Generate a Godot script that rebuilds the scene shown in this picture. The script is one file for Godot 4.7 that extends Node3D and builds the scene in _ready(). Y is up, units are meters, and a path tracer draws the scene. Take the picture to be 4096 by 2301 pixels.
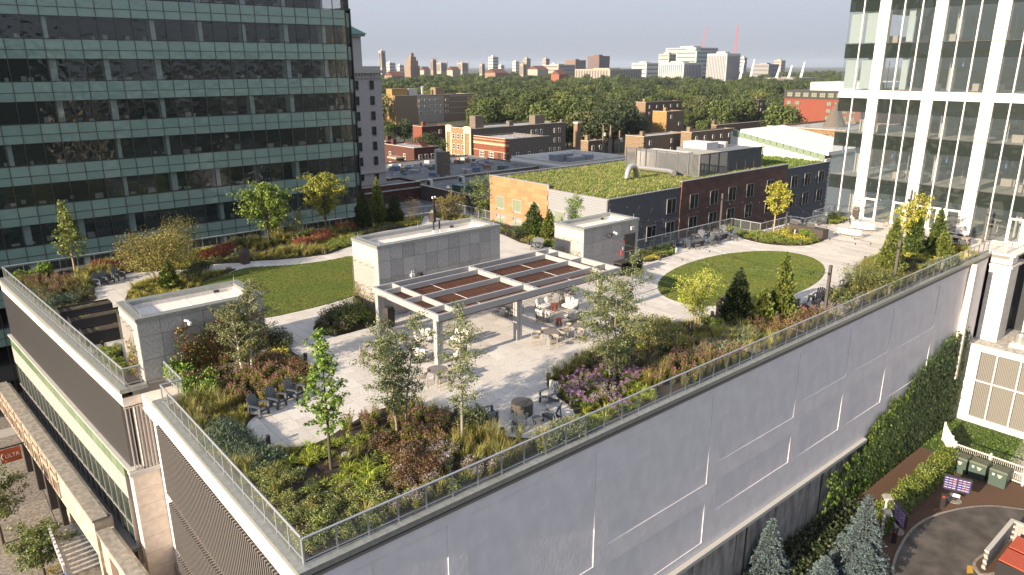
extends Node3D
# A planted roof terrace above a parking building, seen from a height. y is up, metres; the terrace floor is y = 0, the street about 15 m below.
# x runs along the long parapet away to the right, -z runs away to the left.

const GROUND := -15.0
var rng := RandomNumberGenerator.new()
var M := {}
var T := {}
var names := {}
var cam: Camera3D
var beds: Array[PackedVector2Array] = []
var lawns: Array[PackedVector2Array] = []


class MB:
	# collects faces; every face list is given counter-clockwise as seen from outside
	var v := PackedVector3Array()
	var n := PackedVector3Array()
	var c := PackedColorArray()
	var uv := PackedVector2Array()
	var col := Color(1,1,1)
	var has_uv := false

	func tri(a: Vector3,b: Vector3,d: Vector3) -> void:
		var m := (b - a).cross(d - a).normalized()
		v.append(a); v.append(d); v.append(b)
		for i in 3:
			n.append(m); c.append(col)

	func quad(a: Vector3,b: Vector3,d: Vector3,e: Vector3) -> void:
		tri(a,b,d)
		tri(a,d,e)

	func tri_n(a: Vector3,b: Vector3,d: Vector3,na: Vector3,nb: Vector3,nd: Vector3) -> void:
		v.append(a); v.append(d); v.append(b)
		n.append(na); n.append(nd); n.append(nb)
		c.append(col); c.append(col); c.append(col)

	func hexa(p: Array) -> void:
		# 0-3 bottom ccw from above, 4-7 top
		quad(p[4],p[5],p[6],p[7])
		quad(p[3],p[2],p[1],p[0])
		for i in 4:
			var j := (i+1) % 4
			quad(p[i],p[j],p[j+4],p[i+4])

	func box(at: Vector3,s: Vector3,b := Basis()) -> void:
		var h := s*0.5
		var p := []
		for y in [-h.y,h.y]:
			for q in [Vector2(-h.x,h.z),Vector2(h.x,h.z),Vector2(h.x,-h.z),Vector2(-h.x,-h.z)]:
				p.append(at+b*Vector3(q.x,y,q.y))
		hexa(p)

	func span(a: Vector3,b: Vector3) -> void:
		box((a+b)*0.5,(b - a).abs())

	func bar(a: Vector3,b: Vector3,w: float,h: float,up := Vector3.UP) -> void:
		# a square bar from a to b, w wide across, h along up
		var d := (b - a).normalized()
		var s := d.cross(up)
		if s.length() < 0.01:
			s = d.cross(Vector3.RIGHT)
		s = s.normalized()
		var u := s.cross(d).normalized()
		box((a+b)*0.5,Vector3(w,h,(b - a).length()),Basis(s,u,-d))

	func poly(p: PackedVector2Array,y: float) -> void:
		var t := Geometry2D.triangulate_polygon(p)
		for i in range(0,t.size(),3):
			var a := Vector3(p[t[i]].x,y,p[t[i]].y)
			var b := Vector3(p[t[i+1]].x,y,p[t[i+1]].y)
			var d := Vector3(p[t[i+2]].x,y,p[t[i+2]].y)
			if (b - a).cross(d - a).y < 0:
				tri(a,d,b)
			else:
				tri(a,b,d)

	func prism(p: PackedVector2Array,y0: float,y1: float,bottom := false) -> void:
		poly(p,y1)
		var cw := Geometry2D.is_polygon_clockwise(p)
		for i in p.size():
			var a := p[i]
			var b := p[(i+1) % p.size()]
			if not cw:
				var t := a; a = b; b = t
			quad(Vector3(a.x,y0,a.y),Vector3(b.x,y0,b.y),Vector3(b.x,y1,b.y),Vector3(a.x,y1,a.y))
		if bottom:
			for k in [0]:
				var t := Geometry2D.triangulate_polygon(p)
				for i in range(0,t.size(),3):
					tri(Vector3(p[t[i]].x,y0,p[t[i]].y),Vector3(p[t[i+1]].x,y0,p[t[i+1]].y),Vector3(p[t[i+2]].x,y0,p[t[i+2]].y))

	func tube(path: Array,r: Array,sides := 6,cap := true) -> void:
		var prev := []
		var prevn := []
		var up := Vector3(0.13,0.2,0.97)
		for i in path.size():
			var d: Vector3 = (path[mini(i+1,path.size() - 1)] - path[maxi(i - 1,0)]).normalized()
			var s := d.cross(up)
			if s.length() < 0.05:
				s = d.cross(Vector3(0.9,0.3,0.1))
			s = s.normalized()
			var u := s.cross(d).normalized()
			up = u
			var ring := []
			var rn := []
			for k in sides:
				var a := TAU*k/sides
				var m := s*cos(a)+u*sin(a)
				rn.append(m)
				ring.append(path[i]+m*float(r[mini(i,r.size() - 1)]))
			if i:
				for k in sides:
					var j := (k+1) % sides
					tri_n(prev[k],ring[j],prev[j],prevn[k],rn[j],prevn[j])
					tri_n(prev[k],ring[k],ring[j],prevn[k],rn[k],rn[j])
			prev = ring
			prevn = rn
			if cap and (i == 0 or i == path.size() - 1):
				for k in range(1,sides - 1):
					if i == 0:
						tri(ring[0],ring[k],ring[k+1])
					else:
						tri(ring[0],ring[k+1],ring[k])

	func lathe(prof: Array,sides: int,at: Vector3,smooth := true) -> void:
		# prof: Vector2(radius, y) from bottom to top
		for i in prof.size() - 1:
			var p: Vector2 = prof[i]
			var q: Vector2 = prof[i+1]
			var t := Vector2(q.y - p.y,p.x - q.x).normalized()
			for k in sides:
				var a := TAU*k/sides
				var b := TAU*(k+1)/sides
				var ca := Vector3(cos(a),0,-sin(a))
				var cb := Vector3(cos(b),0,-sin(b))
				var A := at+ca*p.x+Vector3.UP*p.y
				var B := at+cb*p.x+Vector3.UP*p.y
				var C := at+cb*q.x+Vector3.UP*q.y
				var D := at+ca*q.x+Vector3.UP*q.y
				var na := (ca*t.x+Vector3.UP*t.y)
				var nb := (cb*t.x+Vector3.UP*t.y)
				if p.x > 0.0001:
					tri_n(A,B,C,na,nb,nb)
				if q.x > 0.0001:
					tri_n(A,C,D,na,nb,na)

	func leaf(at: Vector3,d: Vector3,nm: Vector3,l: float,w: float) -> void:
		# a leaf folded along its rib: base, two sides, tip
		var s := d.cross(nm).normalized()*(w*0.5)
		var m := at+d*(l*0.45)
		var f := nm*(w*0.12)
		var t := at+d*l - nm*(l*0.12)
		tri(at,m+s - f,t)
		tri(at,t,m - s - f)

	func blade(at: Vector3,d: Vector3,l: float,w: float,droop: float) -> void:
		# a grass blade bending over
		var o := Vector3(d.x,0,d.z).normalized()
		var s := Vector3(-o.z,0,o.x)*(w*0.5)
		var m := at+d*(l*0.55)
		var t := m+(d+o*droop - Vector3.UP*droop*0.9).normalized()*(l*0.5)
		tri(at - s,at+s,m+s)
		tri(at - s,m+s,m - s)
		tri(m - s,m+s,t)

	func count() -> int:
		return v.size()/3

	func mesh(off := Vector3.ZERO) -> ArrayMesh:
		var a := []
		a.resize(Mesh.ARRAY_MAX)
		var w := v
		if off != Vector3.ZERO:
			w = Transform3D(Basis(),-off)*v
		a[Mesh.ARRAY_VERTEX] = w
		a[Mesh.ARRAY_NORMAL] = n
		a[Mesh.ARRAY_COLOR] = c
		var m := ArrayMesh.new()
		m.add_surface_from_arrays(Mesh.PRIMITIVE_TRIANGLES,a)
		return m


func srgb(l: Color) -> Color:
	return l.linear_to_srgb()


func noise_tex(key: String,freq: float,lo: float,hi: float,kind := FastNoiseLite.TYPE_SIMPLEX_SMOOTH,oct := 4,size := 512) -> NoiseTexture2D:
	if T.has(key):
		return T[key]
	var f := FastNoiseLite.new()
	f.seed = hash(key) % 10000
	f.noise_type = kind
	f.frequency = freq
	f.fractal_octaves = oct
	var t := NoiseTexture2D.new()
	t.width = size; t.height = size
	t.seamless = true
	t.noise = f
	var g := Gradient.new()
	g.offsets = PackedFloat32Array([0.15,0.85])
	g.colors = PackedColorArray([Color(lo,lo,lo),Color(hi,hi,hi)])
	t.color_ramp = g
	T[key] = t
	return t


func mat(key: String,col: Color,rough := 0.8,metal := 0.0,tex: Texture2D = null,sc := Vector3.ONE,bump: Texture2D = null,bump_cm := 1.0) -> StandardMaterial3D:
	# col is the real-world base colour (linear)
	if M.has(key):
		return M[key]
	var m := StandardMaterial3D.new()
	m.resource_name = key
	m.albedo_color = srgb(col)
	m.roughness = rough
	m.metallic = metal
	if tex or bump:
		m.uv1_triplanar = true
		m.uv1_world_triplanar = true
		m.uv1_scale = sc
	if tex:
		m.albedo_texture = tex
	if bump:
		m.heightmap_enabled = true
		m.heightmap_texture = bump
		m.heightmap_scale = bump_cm
	M[key] = m
	return m


func vmat(key: String,rough := 0.8,back := Color(0,0,0)) -> StandardMaterial3D:
	# colours come from the vertices
	if M.has(key):
		return M[key]
	var m := StandardMaterial3D.new()
	m.resource_name = key
	m.vertex_color_use_as_albedo = true
	m.roughness = rough
	m.cull_mode = BaseMaterial3D.CULL_DISABLED
	if back.r+back.g+back.b > 0:
		m.backlight_enabled = true
		m.backlight = srgb(back)
	M[key] = m
	return m


func glass(key: String,col: Color,alpha: float) -> StandardMaterial3D:
	if M.has(key):
		return M[key]
	var m := StandardMaterial3D.new()
	m.resource_name = key
	var s := srgb(col)
	m.albedo_color = Color(s.r,s.g,s.b,alpha)
	m.transparency = BaseMaterial3D.TRANSPARENCY_ALPHA
	m.roughness = 0.02
	m.metallic_specular = 0.5
	M[key] = m
	return m


func numbered(called: String) -> String:
	if not names.has(called):
		names[called] = 0
		return called
	names[called] += 1
	return "%s_%03d" % [called,names[called]]


func thing(called: String,label: String,category: String,at := Vector3.ZERO,turn := 0.0,group := "") -> Node3D:
	var o := Node3D.new()
	o.name = numbered(called)
	add_child(o)
	o.position = at
	o.rotation.y = turn
	tag(o,label,category,group)
	return o


func tag(o: Node,label: String,category: String,group := "") -> void:
	if label: o.set_meta("label",label)
	if category: o.set_meta("category",category)
	if group: o.set_meta("group",group)


func base_of(p: Node) -> Vector3:
	var b := Vector3.ZERO
	while p is Node3D and p != self:
		b += p.position
		p = p.get_parent()
	return b


func part(called: String,mb,m: Material,parent: Node,label := "",local := false) -> MeshInstance3D:
	var o := MeshInstance3D.new()
	o.name = called
	if mb is MB:
		o.mesh = mb.mesh(Vector3.ZERO if local else base_of(parent))
	else:
		o.mesh = mb
	o.material_override = m
	parent.add_child(o,true)
	if label: o.set_meta("label",label)
	return o


func single(called: String,mb: MB,m: Material,label: String,category: String,at := Vector3.ZERO,group := "") -> MeshInstance3D:
	var o := MeshInstance3D.new()
	o.name = numbered(called)
	o.mesh = mb.mesh(at)
	o.material_override = m
	add_child(o)
	o.position = at
	tag(o,label,category,group)
	return o


func struct(called: String,mb: MB,m: Material,at := Vector3.ZERO) -> MeshInstance3D:
	var o := MeshInstance3D.new()
	o.name = numbered(called)
	o.mesh = mb.mesh(at)
	o.material_override = m
	add_child(o)
	o.position = at
	o.set_meta("kind","structure")
	return o


func dup(root: Node3D,at: Vector3,turn: float,label: String,group := "",sc := 1.0) -> Node3D:
	var r: Node3D = root.duplicate()
	var stem := str(root.name)
	var re := RegEx.create_from_string("_\\d{3}$")
	r.name = numbered(re.sub(stem,""))
	add_child(r)
	r.position = at
	r.rotation.y = turn
	r.scale = Vector3.ONE*sc
	r.set_meta("label",label)
	if group: r.set_meta("group",group)
	return r


func scatter(called: String,mesh: Mesh,m: Material,spots: Array,parent: Node = null,tint := []) -> MultiMeshInstance3D:
	# spots: Transform3D
	var mm := MultiMesh.new()
	mm.transform_format = MultiMesh.TRANSFORM_3D
	mm.use_colors = tint.size() > 0
	mm.mesh = mesh
	mm.instance_count = spots.size()
	for i in spots.size():
		mm.set_instance_transform(i,spots[i])
		if tint.size():
			mm.set_instance_color(i,tint[i])
	var o := MultiMeshInstance3D.new()
	o.multimesh = mm
	o.material_override = m
	o.set_meta("kind","stuff")
	if parent:
		o.name = called
		parent.add_child(o,true)
	else:
		o.name = numbered(called)
		add_child(o)
	return o


func spin(at: Vector3,s: float,tilt := 0.0) -> Transform3D:
	var b := Basis(Vector3.UP,rng.randf()*TAU)
	if tilt > 0:
		b = Basis(Vector3(rng.randf_range(-1,1),0,rng.randf_range(-1,1)).normalized(),rng.randf()*tilt)*b
	return Transform3D(b.scaled(Vector3.ONE*s),at)


func pv(a: Array) -> PackedVector2Array:
	return PackedVector2Array(a)


func inside(p: Vector2,polys: Array) -> bool:
	for q in polys:
		if Geometry2D.is_point_in_polygon(p,q):
			return true
	return false


func smooth(p: PackedVector2Array,closed := true,times := 2) -> PackedVector2Array:
	for k in times:
		var o := PackedVector2Array()
		for i in p.size():
			if not closed and i == p.size() - 1:
				break
			var a := p[i]
			var b := p[(i+1) % p.size()]
			o.append(a.lerp(b,0.25)); o.append(a.lerp(b,0.75))
		p = o
	return p


func vary(c: Color,a: float) -> Color:
	var k := 1.0+rng.randf_range(-a,a)
	return Color(c.r*k*(1.0+rng.randf_range(-a,a)*0.4),c.g*k,c.b*k*(1.0+rng.randf_range(-a,a)*0.5))


func _ready() -> void:
	rng.seed = 20240817
	# camera
	cam = Camera3D.new()
	cam.name = "camera"
	cam.position = Vector3(0,15.5,0)
	cam.basis = Basis(Vector3(0.76082,-0.00315,0.64896),Vector3(0.19279,0.95594,-0.22139),Vector3(-0.61967,0.29355,0.72790))
	cam.fov = 43.420
	cam.near = 0.5
	cam.far = 20000.0
	add_child(cam)
	# sky, air, exposure
	var env := Environment.new()
	env.background_mode = Environment.BG_SKY
	var sm := ProceduralSkyMaterial.new()
	sm.sky_top_color = srgb(Color(0.275,0.30,0.36))
	sm.sky_horizon_color = srgb(Color(0.180,0.190,0.208))
	sm.sky_curve = 0.06
	sm.ground_bottom_color = srgb(Color(0.08,0.08,0.075))
	sm.ground_horizon_color = srgb(Color(0.16,0.165,0.17))
	sm.sun_angle_max = 20.0
	sm.energy_multiplier = 1.0
	var sky := Sky.new()
	sky.sky_material = sm
	env.sky = sky
	env.tonemap_mode = Environment.TONE_MAPPER_LINEAR
	env.tonemap_exposure = 2.45
	env.fog_enabled = true
	env.fog_density = 0.00006
	env.fog_light_color = srgb(Color(0.20,0.24,0.31))
	env.sdfgi_enabled = true
	env.ssao_enabled = true
	env.ssil_enabled = true
	var we := WorldEnvironment.new()
	we.name = "world_environment"
	we.environment = env
	add_child(we)
	# low sun from the left, almost along the long parapet
	var sun := DirectionalLight3D.new()
	sun.name = "sun"
	sun.light_energy = 1.6
	sun.light_color = Color(1.0,0.91,0.79)
	sun.light_angular_distance = 0.5
	sun.shadow_enabled = true
	var el := deg_to_rad(18.5)
	sun.basis = Basis.looking_at(Vector3(cos(el),-sin(el),-0.010))
	add_child(sun)
	outlines()
	setting()
	terrace()
	parking_building()
	glass_office()
	green_roof_building()
	white_tower()
	annex()
	huts()
	pergola()
	railings()
	neighbourhood()
	skyline()
	woods()
	drive_through()
	terrace_trees()
	planting()
	furniture()
	small_things()
	street()


var floor_poly: PackedVector2Array
var lawn_oval: PackedVector2Array
var lawn_west: PackedVector2Array
var bed_of := {}


func outlines() -> void:
	# the edge of the roof deck, just outside the railings
	floor_poly = pv([Vector2(7.42,-19.22),Vector2(7.42,-35.5),Vector2(8.9,-35.5),Vector2(8.9,-37.95),Vector2(6.52,-37.95),Vector2(4.57,-65.75),Vector2(46.7,-65.1),Vector2(46.7,-39.75),Vector2(62.4,-39.75),Vector2(62.4,-36.5),Vector2(67.8,-36.5),Vector2(67.8,-34.9),Vector2(71.6,-34.9),Vector2(71.6,-36.3),Vector2(78.5,-36.3),Vector2(78.5,-17.8),Vector2(70.8,-17.8),Vector2(70.8,-19.22)])
	lawn_oval = PackedVector2Array()
	for i in 72:
		var a := TAU*i/72
		var p := Vector2(cos(a)*9.29,sin(a)*4.99).rotated(-0.09)
		lawn_oval.append(Vector2(48.35,-29.15)+p)
	lawn_west = smooth(pv([Vector2(28.55,-54.66),Vector2(26.66,-54.33),Vector2(24.37,-54.62),Vector2(22.63,-55.24),Vector2(20.56,-56.48),Vector2(19.71,-56.6),Vector2(17.51,-55.56),Vector2(15.9,-54.74),Vector2(14.2,-52.0),Vector2(13.6,-47.0),Vector2(14.6,-44.2),Vector2(16.45,-43.68),Vector2(17.1,-43.56),Vector2(18.05,-43.55),Vector2(19.71,-43.58),Vector2(21.24,-43.79),Vector2(22.79,-44.01),Vector2(27.5,-45.5),Vector2(30.5,-49.5)]),true,2)
	lawns = [lawn_oval,lawn_west]
	# planting beds
	bed_of["corner"] = pv([Vector2(7.75,-19.55),Vector2(7.75,-34.6),Vector2(8.8,-34.75),Vector2(8.8,-38.0),Vector2(14.2,-38.05),Vector2(15.29,-40.81),Vector2(15.37,-39.88),Vector2(15.24,-38.02),Vector2(15.2,-36.59),Vector2(15.16,-35.22),Vector2(15.04,-34.12),Vector2(14.87,-33.28),Vector2(14.35,-32.35),Vector2(13.33,-31.62),Vector2(12.39,-31.43),Vector2(11.4,-31.19),Vector2(10.55,-30.8),Vector2(10.07,-30.4),Vector2(9.77,-29.89),Vector2(9.59,-29.28),Vector2(9.55,-28.65),Vector2(9.64,-28.07),Vector2(9.87,-27.63),Vector2(10.31,-27.15),Vector2(10.64,-26.86),Vector2(11.03,-26.7),Vector2(11.46,-26.59),Vector2(11.96,-26.63),Vector2(12.56,-26.84),Vector2(13.23,-27.15),Vector2(13.71,-27.26),Vector2(14.29,-27.45),Vector2(14.91,-27.58),Vector2(15.62,-27.54),Vector2(16.44,-26.85),Vector2(17.31,-26.04),Vector2(17.75,-24.82),Vector2(17.73,-23.68),Vector2(17.86,-24.15),Vector2(17.73,-23.66),Vector2(17.72,-23.07),Vector2(17.8,-22.37),Vector2(18.03,-21.76),Vector2(18.55,-21.09),Vector2(19.07,-20.66),Vector2(19.55,-20.45),Vector2(20.01,-20.34),Vector2(20.7,-20.44),Vector2(21.4,-20.76),Vector2(21.85,-21.16),Vector2(22.24,-21.76),Vector2(22.41,-22.4),Vector2(22.49,-23.02),Vector2(22.7,-23.61),Vector2(22.88,-24.11),Vector2(23.18,-24.53),Vector2(23.63,-24.84),Vector2(24.21,-25.06),Vector2(25.25,-25.35),Vector2(26.5,-25.68),Vector2(27.6,-25.88),Vector2(28.79,-25.87),Vector2(29.01,-26.02),Vector2(31.42,-26.5),Vector2(33.51,-26.77),Vector2(34.68,-26.23),Vector2(35.27,-26.01),Vector2(36.62,-25.43),Vector2(38.24,-25.01),Vector2(38.92,-24.75),Vector2(41.55,-24.35),Vector2(43.03,-23.92),Vector2(43.76,-22.75),Vector2(43.88,-22.22),Vector2(44.87,-22.04),Vector2(46.29,-21.79),Vector2(48.07,-22.26),Vector2(49.67,-22.32),Vector2(51.22,-22.21),Vector2(52.43,-22.33),Vector2(53.38,-22.7),Vector2(54.53,-23.35),Vector2(56.04,-24.07),Vector2(57.56,-24.58),Vector2(59.56,-25.01),Vector2(61.34,-25.04),Vector2(61.89,-24.81),Vector2(64.65,-24.44),Vector2(67.41,-23.82),Vector2(70.29,-22.33),Vector2(70.65,-21.06),Vector2(68.5,-19.55)])
	bed_of["oval"] = smooth(pv([Vector2(17.71,-39.69),Vector2(17.58,-39.09),Vector2(17.79,-38.38),Vector2(18.19,-37.86),Vector2(18.89,-37.72),Vector2(20.01,-37.82),Vector2(20.77,-37.64),Vector2(21.9,-38.9),Vector2(21.9,-41.8),Vector2(21.72,-42.05),Vector2(20.36,-41.74),Vector2(19.11,-41.02),Vector2(18.44,-40.63),Vector2(17.99,-40.18)]),true,2)
	bed_of["northwest"] = pv([Vector2(5.3,-65.2),Vector2(6.5,-48.6),Vector2(7.47,-54.08),Vector2(8.85,-55.18),Vector2(9.04,-55.49),Vector2(9.2,-57.17),Vector2(9.53,-58.44),Vector2(10.02,-59.53),Vector2(10.8,-60.09),Vector2(11.94,-60.85),Vector2(12.62,-61.14),Vector2(16.24,-59.32),Vector2(17.61,-59.43),Vector2(18.49,-59.46),Vector2(19.55,-58.89),Vector2(20.41,-58.43),Vector2(21.29,-58.36),Vector2(22.91,-57.41),Vector2(24.07,-56.94),Vector2(25.28,-56.56),Vector2(26.92,-56.25),Vector2(28.33,-56.84),Vector2(30.36,-57.92),Vector2(33.72,-60.98),Vector2(36.0,-61.1),Vector2(39.8,-61.2),Vector2(42.6,-64.6)])
	bed_of["strip"] = smooth(pv([Vector2(19.66,-56.8),Vector2(18.28,-57.09),Vector2(17.29,-57.2),Vector2(16.57,-58.28),Vector2(15.79,-58.22),Vector2(12.41,-58.12),Vector2(11.31,-56.19),Vector2(10.67,-54.39),Vector2(10.43,-53.65),Vector2(8.6,-43.4),Vector2(13.2,-43.6),Vector2(13.5,-48),Vector2(15.86,-54.64),Vector2(17.47,-55.45)]),true,1)
	bed_of["wing_end"] = pv([Vector2(7.0,-38.35),Vector2(6.55,-44.2),Vector2(7.21,-44.98),Vector2(8.03,-44.38),Vector2(7.65,-41.5),Vector2(7.65,-38.3)])
	bed_of["north"] = smooth(pv([Vector2(46.1,-64.5),Vector2(46.1,-40.1),Vector2(39.2,-40.7),Vector2(43.38,-45.25),Vector2(42.89,-46.03),Vector2(42.53,-47.48),Vector2(42.34,-48.5),Vector2(42.64,-49.63),Vector2(42.97,-50.91),Vector2(43.31,-52.4),Vector2(43.7,-57.5),Vector2(43.3,-60.5),Vector2(43.2,-64.5)]),true,1)
	bed_of["exit_hut"] = pv([Vector2(45.75,-39.1),Vector2(46.1,-37.72),Vector2(45.52,-36.72),Vector2(46.03,-36.36),Vector2(47.24,-36.42),Vector2(48.78,-36.53),Vector2(49.66,-36.75),Vector2(50.62,-37.34),Vector2(51.59,-38.17),Vector2(51.5,-39.1)])
	bed_of["island"] = smooth(pv([Vector2(61.2,-39.0),Vector2(61.18,-39.81),Vector2(60.55,-38.79),Vector2(59.83,-37.16),Vector2(59.03,-36.18),Vector2(58.7,-34.51),Vector2(58.89,-32.87),Vector2(59.76,-31.67),Vector2(61.02,-30.7),Vector2(62.8,-30.65),Vector2(64.47,-30.84),Vector2(66.3,-34.1),Vector2(66.9,-35.6),Vector2(61.9,-35.7)]),true,1)
	bed_of["door"] = pv([Vector2(76.49,-36.61),Vector2(71.43,-34.38),Vector2(71.62,-33.37),Vector2(72.84,-33.43),Vector2(74.95,-33.62),Vector2(76.2,-36.0)])
	for k in bed_of:
		beds.append(bed_of[k])


func setting() -> void:
	# the ground: one sheet to the horizon
	var g := MB.new()
	var r := 9000.0
	g.poly(pv([Vector2(-r,-r),Vector2(r,-r),Vector2(r,r),Vector2(-r,r)]),GROUND - 0.1)
	struct("ground",g,mat("ground",Color(0.075,0.085,0.045),0.95,0,noise_tex("ground",0.02,0.6,1.0),Vector3.ONE*0.02))


func terrace() -> void:
	var slab := MB.new()
	slab.prism(floor_poly,-0.45,-0.012)
	var stone := noise_tex("stone",0.03,0.9,1.0,FastNoiseLite.TYPE_SIMPLEX_SMOOTH,5)
	var s := struct("terrace_paving",slab,mat("joint",Color(0.20,0.185,0.165),0.9))
	# pavers in running bond, long side along z
	var tones := [Color(0.57,0.55,0.515),Color(0.51,0.49,0.46),Color(0.59,0.575,0.545),Color(0.54,0.515,0.48),Color(0.64,0.63,0.605)]
	var ms := []
	for i in tones.size():
		ms.append(mat("paver%d" % i,tones[i],0.85,0,stone,Vector3.ONE*0.45))
	var unit := MB.new()
	unit.box(Vector3(0,-0.02,0),Vector3(0.594,0.04,1.255))
	var um := unit.mesh()
	var rest := MB.new()
	var inner: PackedVector2Array = Geometry2D.offset_polygon(floor_poly,-0.3)[0]
	var spots := []
	var col := 0
	var x := 7.8
	while x < 78.0:
		var z := -66.0+(0.64 if col % 2 else 0.0)+(0.21 if col % 3 == 0 else 0.0)
		while z < -17.8:
			var hidden := false
			var corners := [Vector2(x - 0.3,z - 0.63),Vector2(x+0.3,z - 0.63),Vector2(x+0.3,z+0.63),Vector2(x - 0.3,z+0.63)]
			for b in beds+lawns:
				var all_in := true
				for c in corners:
					if not Geometry2D.is_point_in_polygon(c,b):
						all_in = false
						break
				if all_in:
					hidden = true
					break
			var ok := true
			for c in corners:
				if not Geometry2D.is_point_in_polygon(c,inner):
					ok = false
			if Rect2(22.2,-42.1,9.4,3.2).has_point(Vector2(x,z)) or Rect2(39.3,-40.4,6,2.8).has_point(Vector2(x,z)):
				ok = false
			if ok and not hidden:
				spots.append(Vector2(x,z))
			z += 1.27
		x += 0.608
		col += 1
	spots.sort_custom(func(a,b): return a.length() < b.length())
	for i in spots.size():
		var k := 0
		var q := rng.randf()
		k = 0 if q < 0.4 else (1 if q < 0.65 else (3 if q < 0.88 else (2 if q < 0.97 else 4)))
		var y := rng.randf_range(-0.0015,0.0015)
		if i < 296:
			var o := part("paver",um,ms[k],s)
			o.position = Vector3(spots[i].x,y,spots[i].y)
		else:
			rest.col = tones[k]
			rest.box(Vector3(spots[i].x,y - 0.02,spots[i].y),Vector3(0.594,0.04,1.255))
	var vm := vmat("pavers",0.85)
	vm.albedo_texture = stone
	vm.uv1_triplanar = true
	vm.uv1_world_triplanar = true
	vm.uv1_scale = Vector3.ONE*0.45
	part("paver_field",rest,vm,s).set_meta("kind","stuff")
	# stone edge bands round the lawns and beds
	var band := MB.new()
	for l in lawns:
		band.prism(Geometry2D.offset_polygon(l,0.22)[0],0.0,0.007)
	for k in ["corner","oval","island","exit_hut"]:
		band.prism(Geometry2D.offset_polygon(bed_of[k],0.12)[0],0.0,0.005)
	part("edge_band",band,mat("edge_band",Color(0.60,0.58,0.55),0.8,0,stone,Vector3.ONE*0.6),s)
	# planting beds of dark bark mulch
	var bark := noise_tex("bark",0.09,0.35,1.0,FastNoiseLite.TYPE_SIMPLEX_SMOOTH,5)
	var bm := mat("mulch",Color(0.085,0.058,0.042),0.95,0,bark,Vector3.ONE*0.5,bark,4.0)
	for k in bed_of:
		var b := MB.new()
		b.prism(bed_of[k],-0.01,0.04)
		struct("planting_bed",b,bm)
	# lawns
	var turf := noise_tex("turf",0.03,0.5,1.0,FastNoiseLite.TYPE_SIMPLEX_SMOOTH,6)
	var names_l := ["oval","west"]
	for i in 2:
		var l := MB.new()
		l.prism(Geometry2D.offset_polygon(lawns[i],-0.04)[0],-0.01,0.03)
		struct("lawn",l,mat("turf",Color(0.12,0.165,0.026),0.9,0,turf,Vector3(0.11,0.11,0.11)))
		# blades of grass standing on it
		var tuft := MB.new()
		for k in 9:
			var a := rng.randf()*TAU
			var d := Vector3(cos(a)*0.4,1,sin(a)*0.4).normalized()
			tuft.blade(Vector3(rng.randf_range(-0.06,0.06),0,rng.randf_range(-0.06,0.06)),d,rng.randf_range(0.035,0.06),0.012,0.4)
		var sp := []
		var tint := []
		var box := Rect2(lawns[i][0],Vector2.ZERO)
		for p in lawns[i]:
			box = box.expand(p)
		var inner_l: PackedVector2Array = Geometry2D.offset_polygon(lawns[i],-0.06)[0]
		var fn := FastNoiseLite.new()
		fn.seed = 4+i
		fn.frequency = 0.25
		for k in 26000:
			var p := Vector2(rng.randf_range(box.position.x,box.end.x),rng.randf_range(box.position.y,box.end.y))
			if not Geometry2D.is_point_in_polygon(p,inner_l):
				continue
			sp.append(spin(Vector3(p.x,0.03,p.y),rng.randf_range(0.8,1.3)))
			var w := fn.get_noise_2d(p.x,p.y)*0.5+0.5
			tint.append(vary(Color(0.095,0.17,0.022).lerp(Color(0.21,0.205,0.036),w*0.8),0.25))
		scatter("lawn_grass",tuft.mesh(),vmat("grass",0.75,Color(0.05,0.08,0.01)),sp,null,tint)


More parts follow.
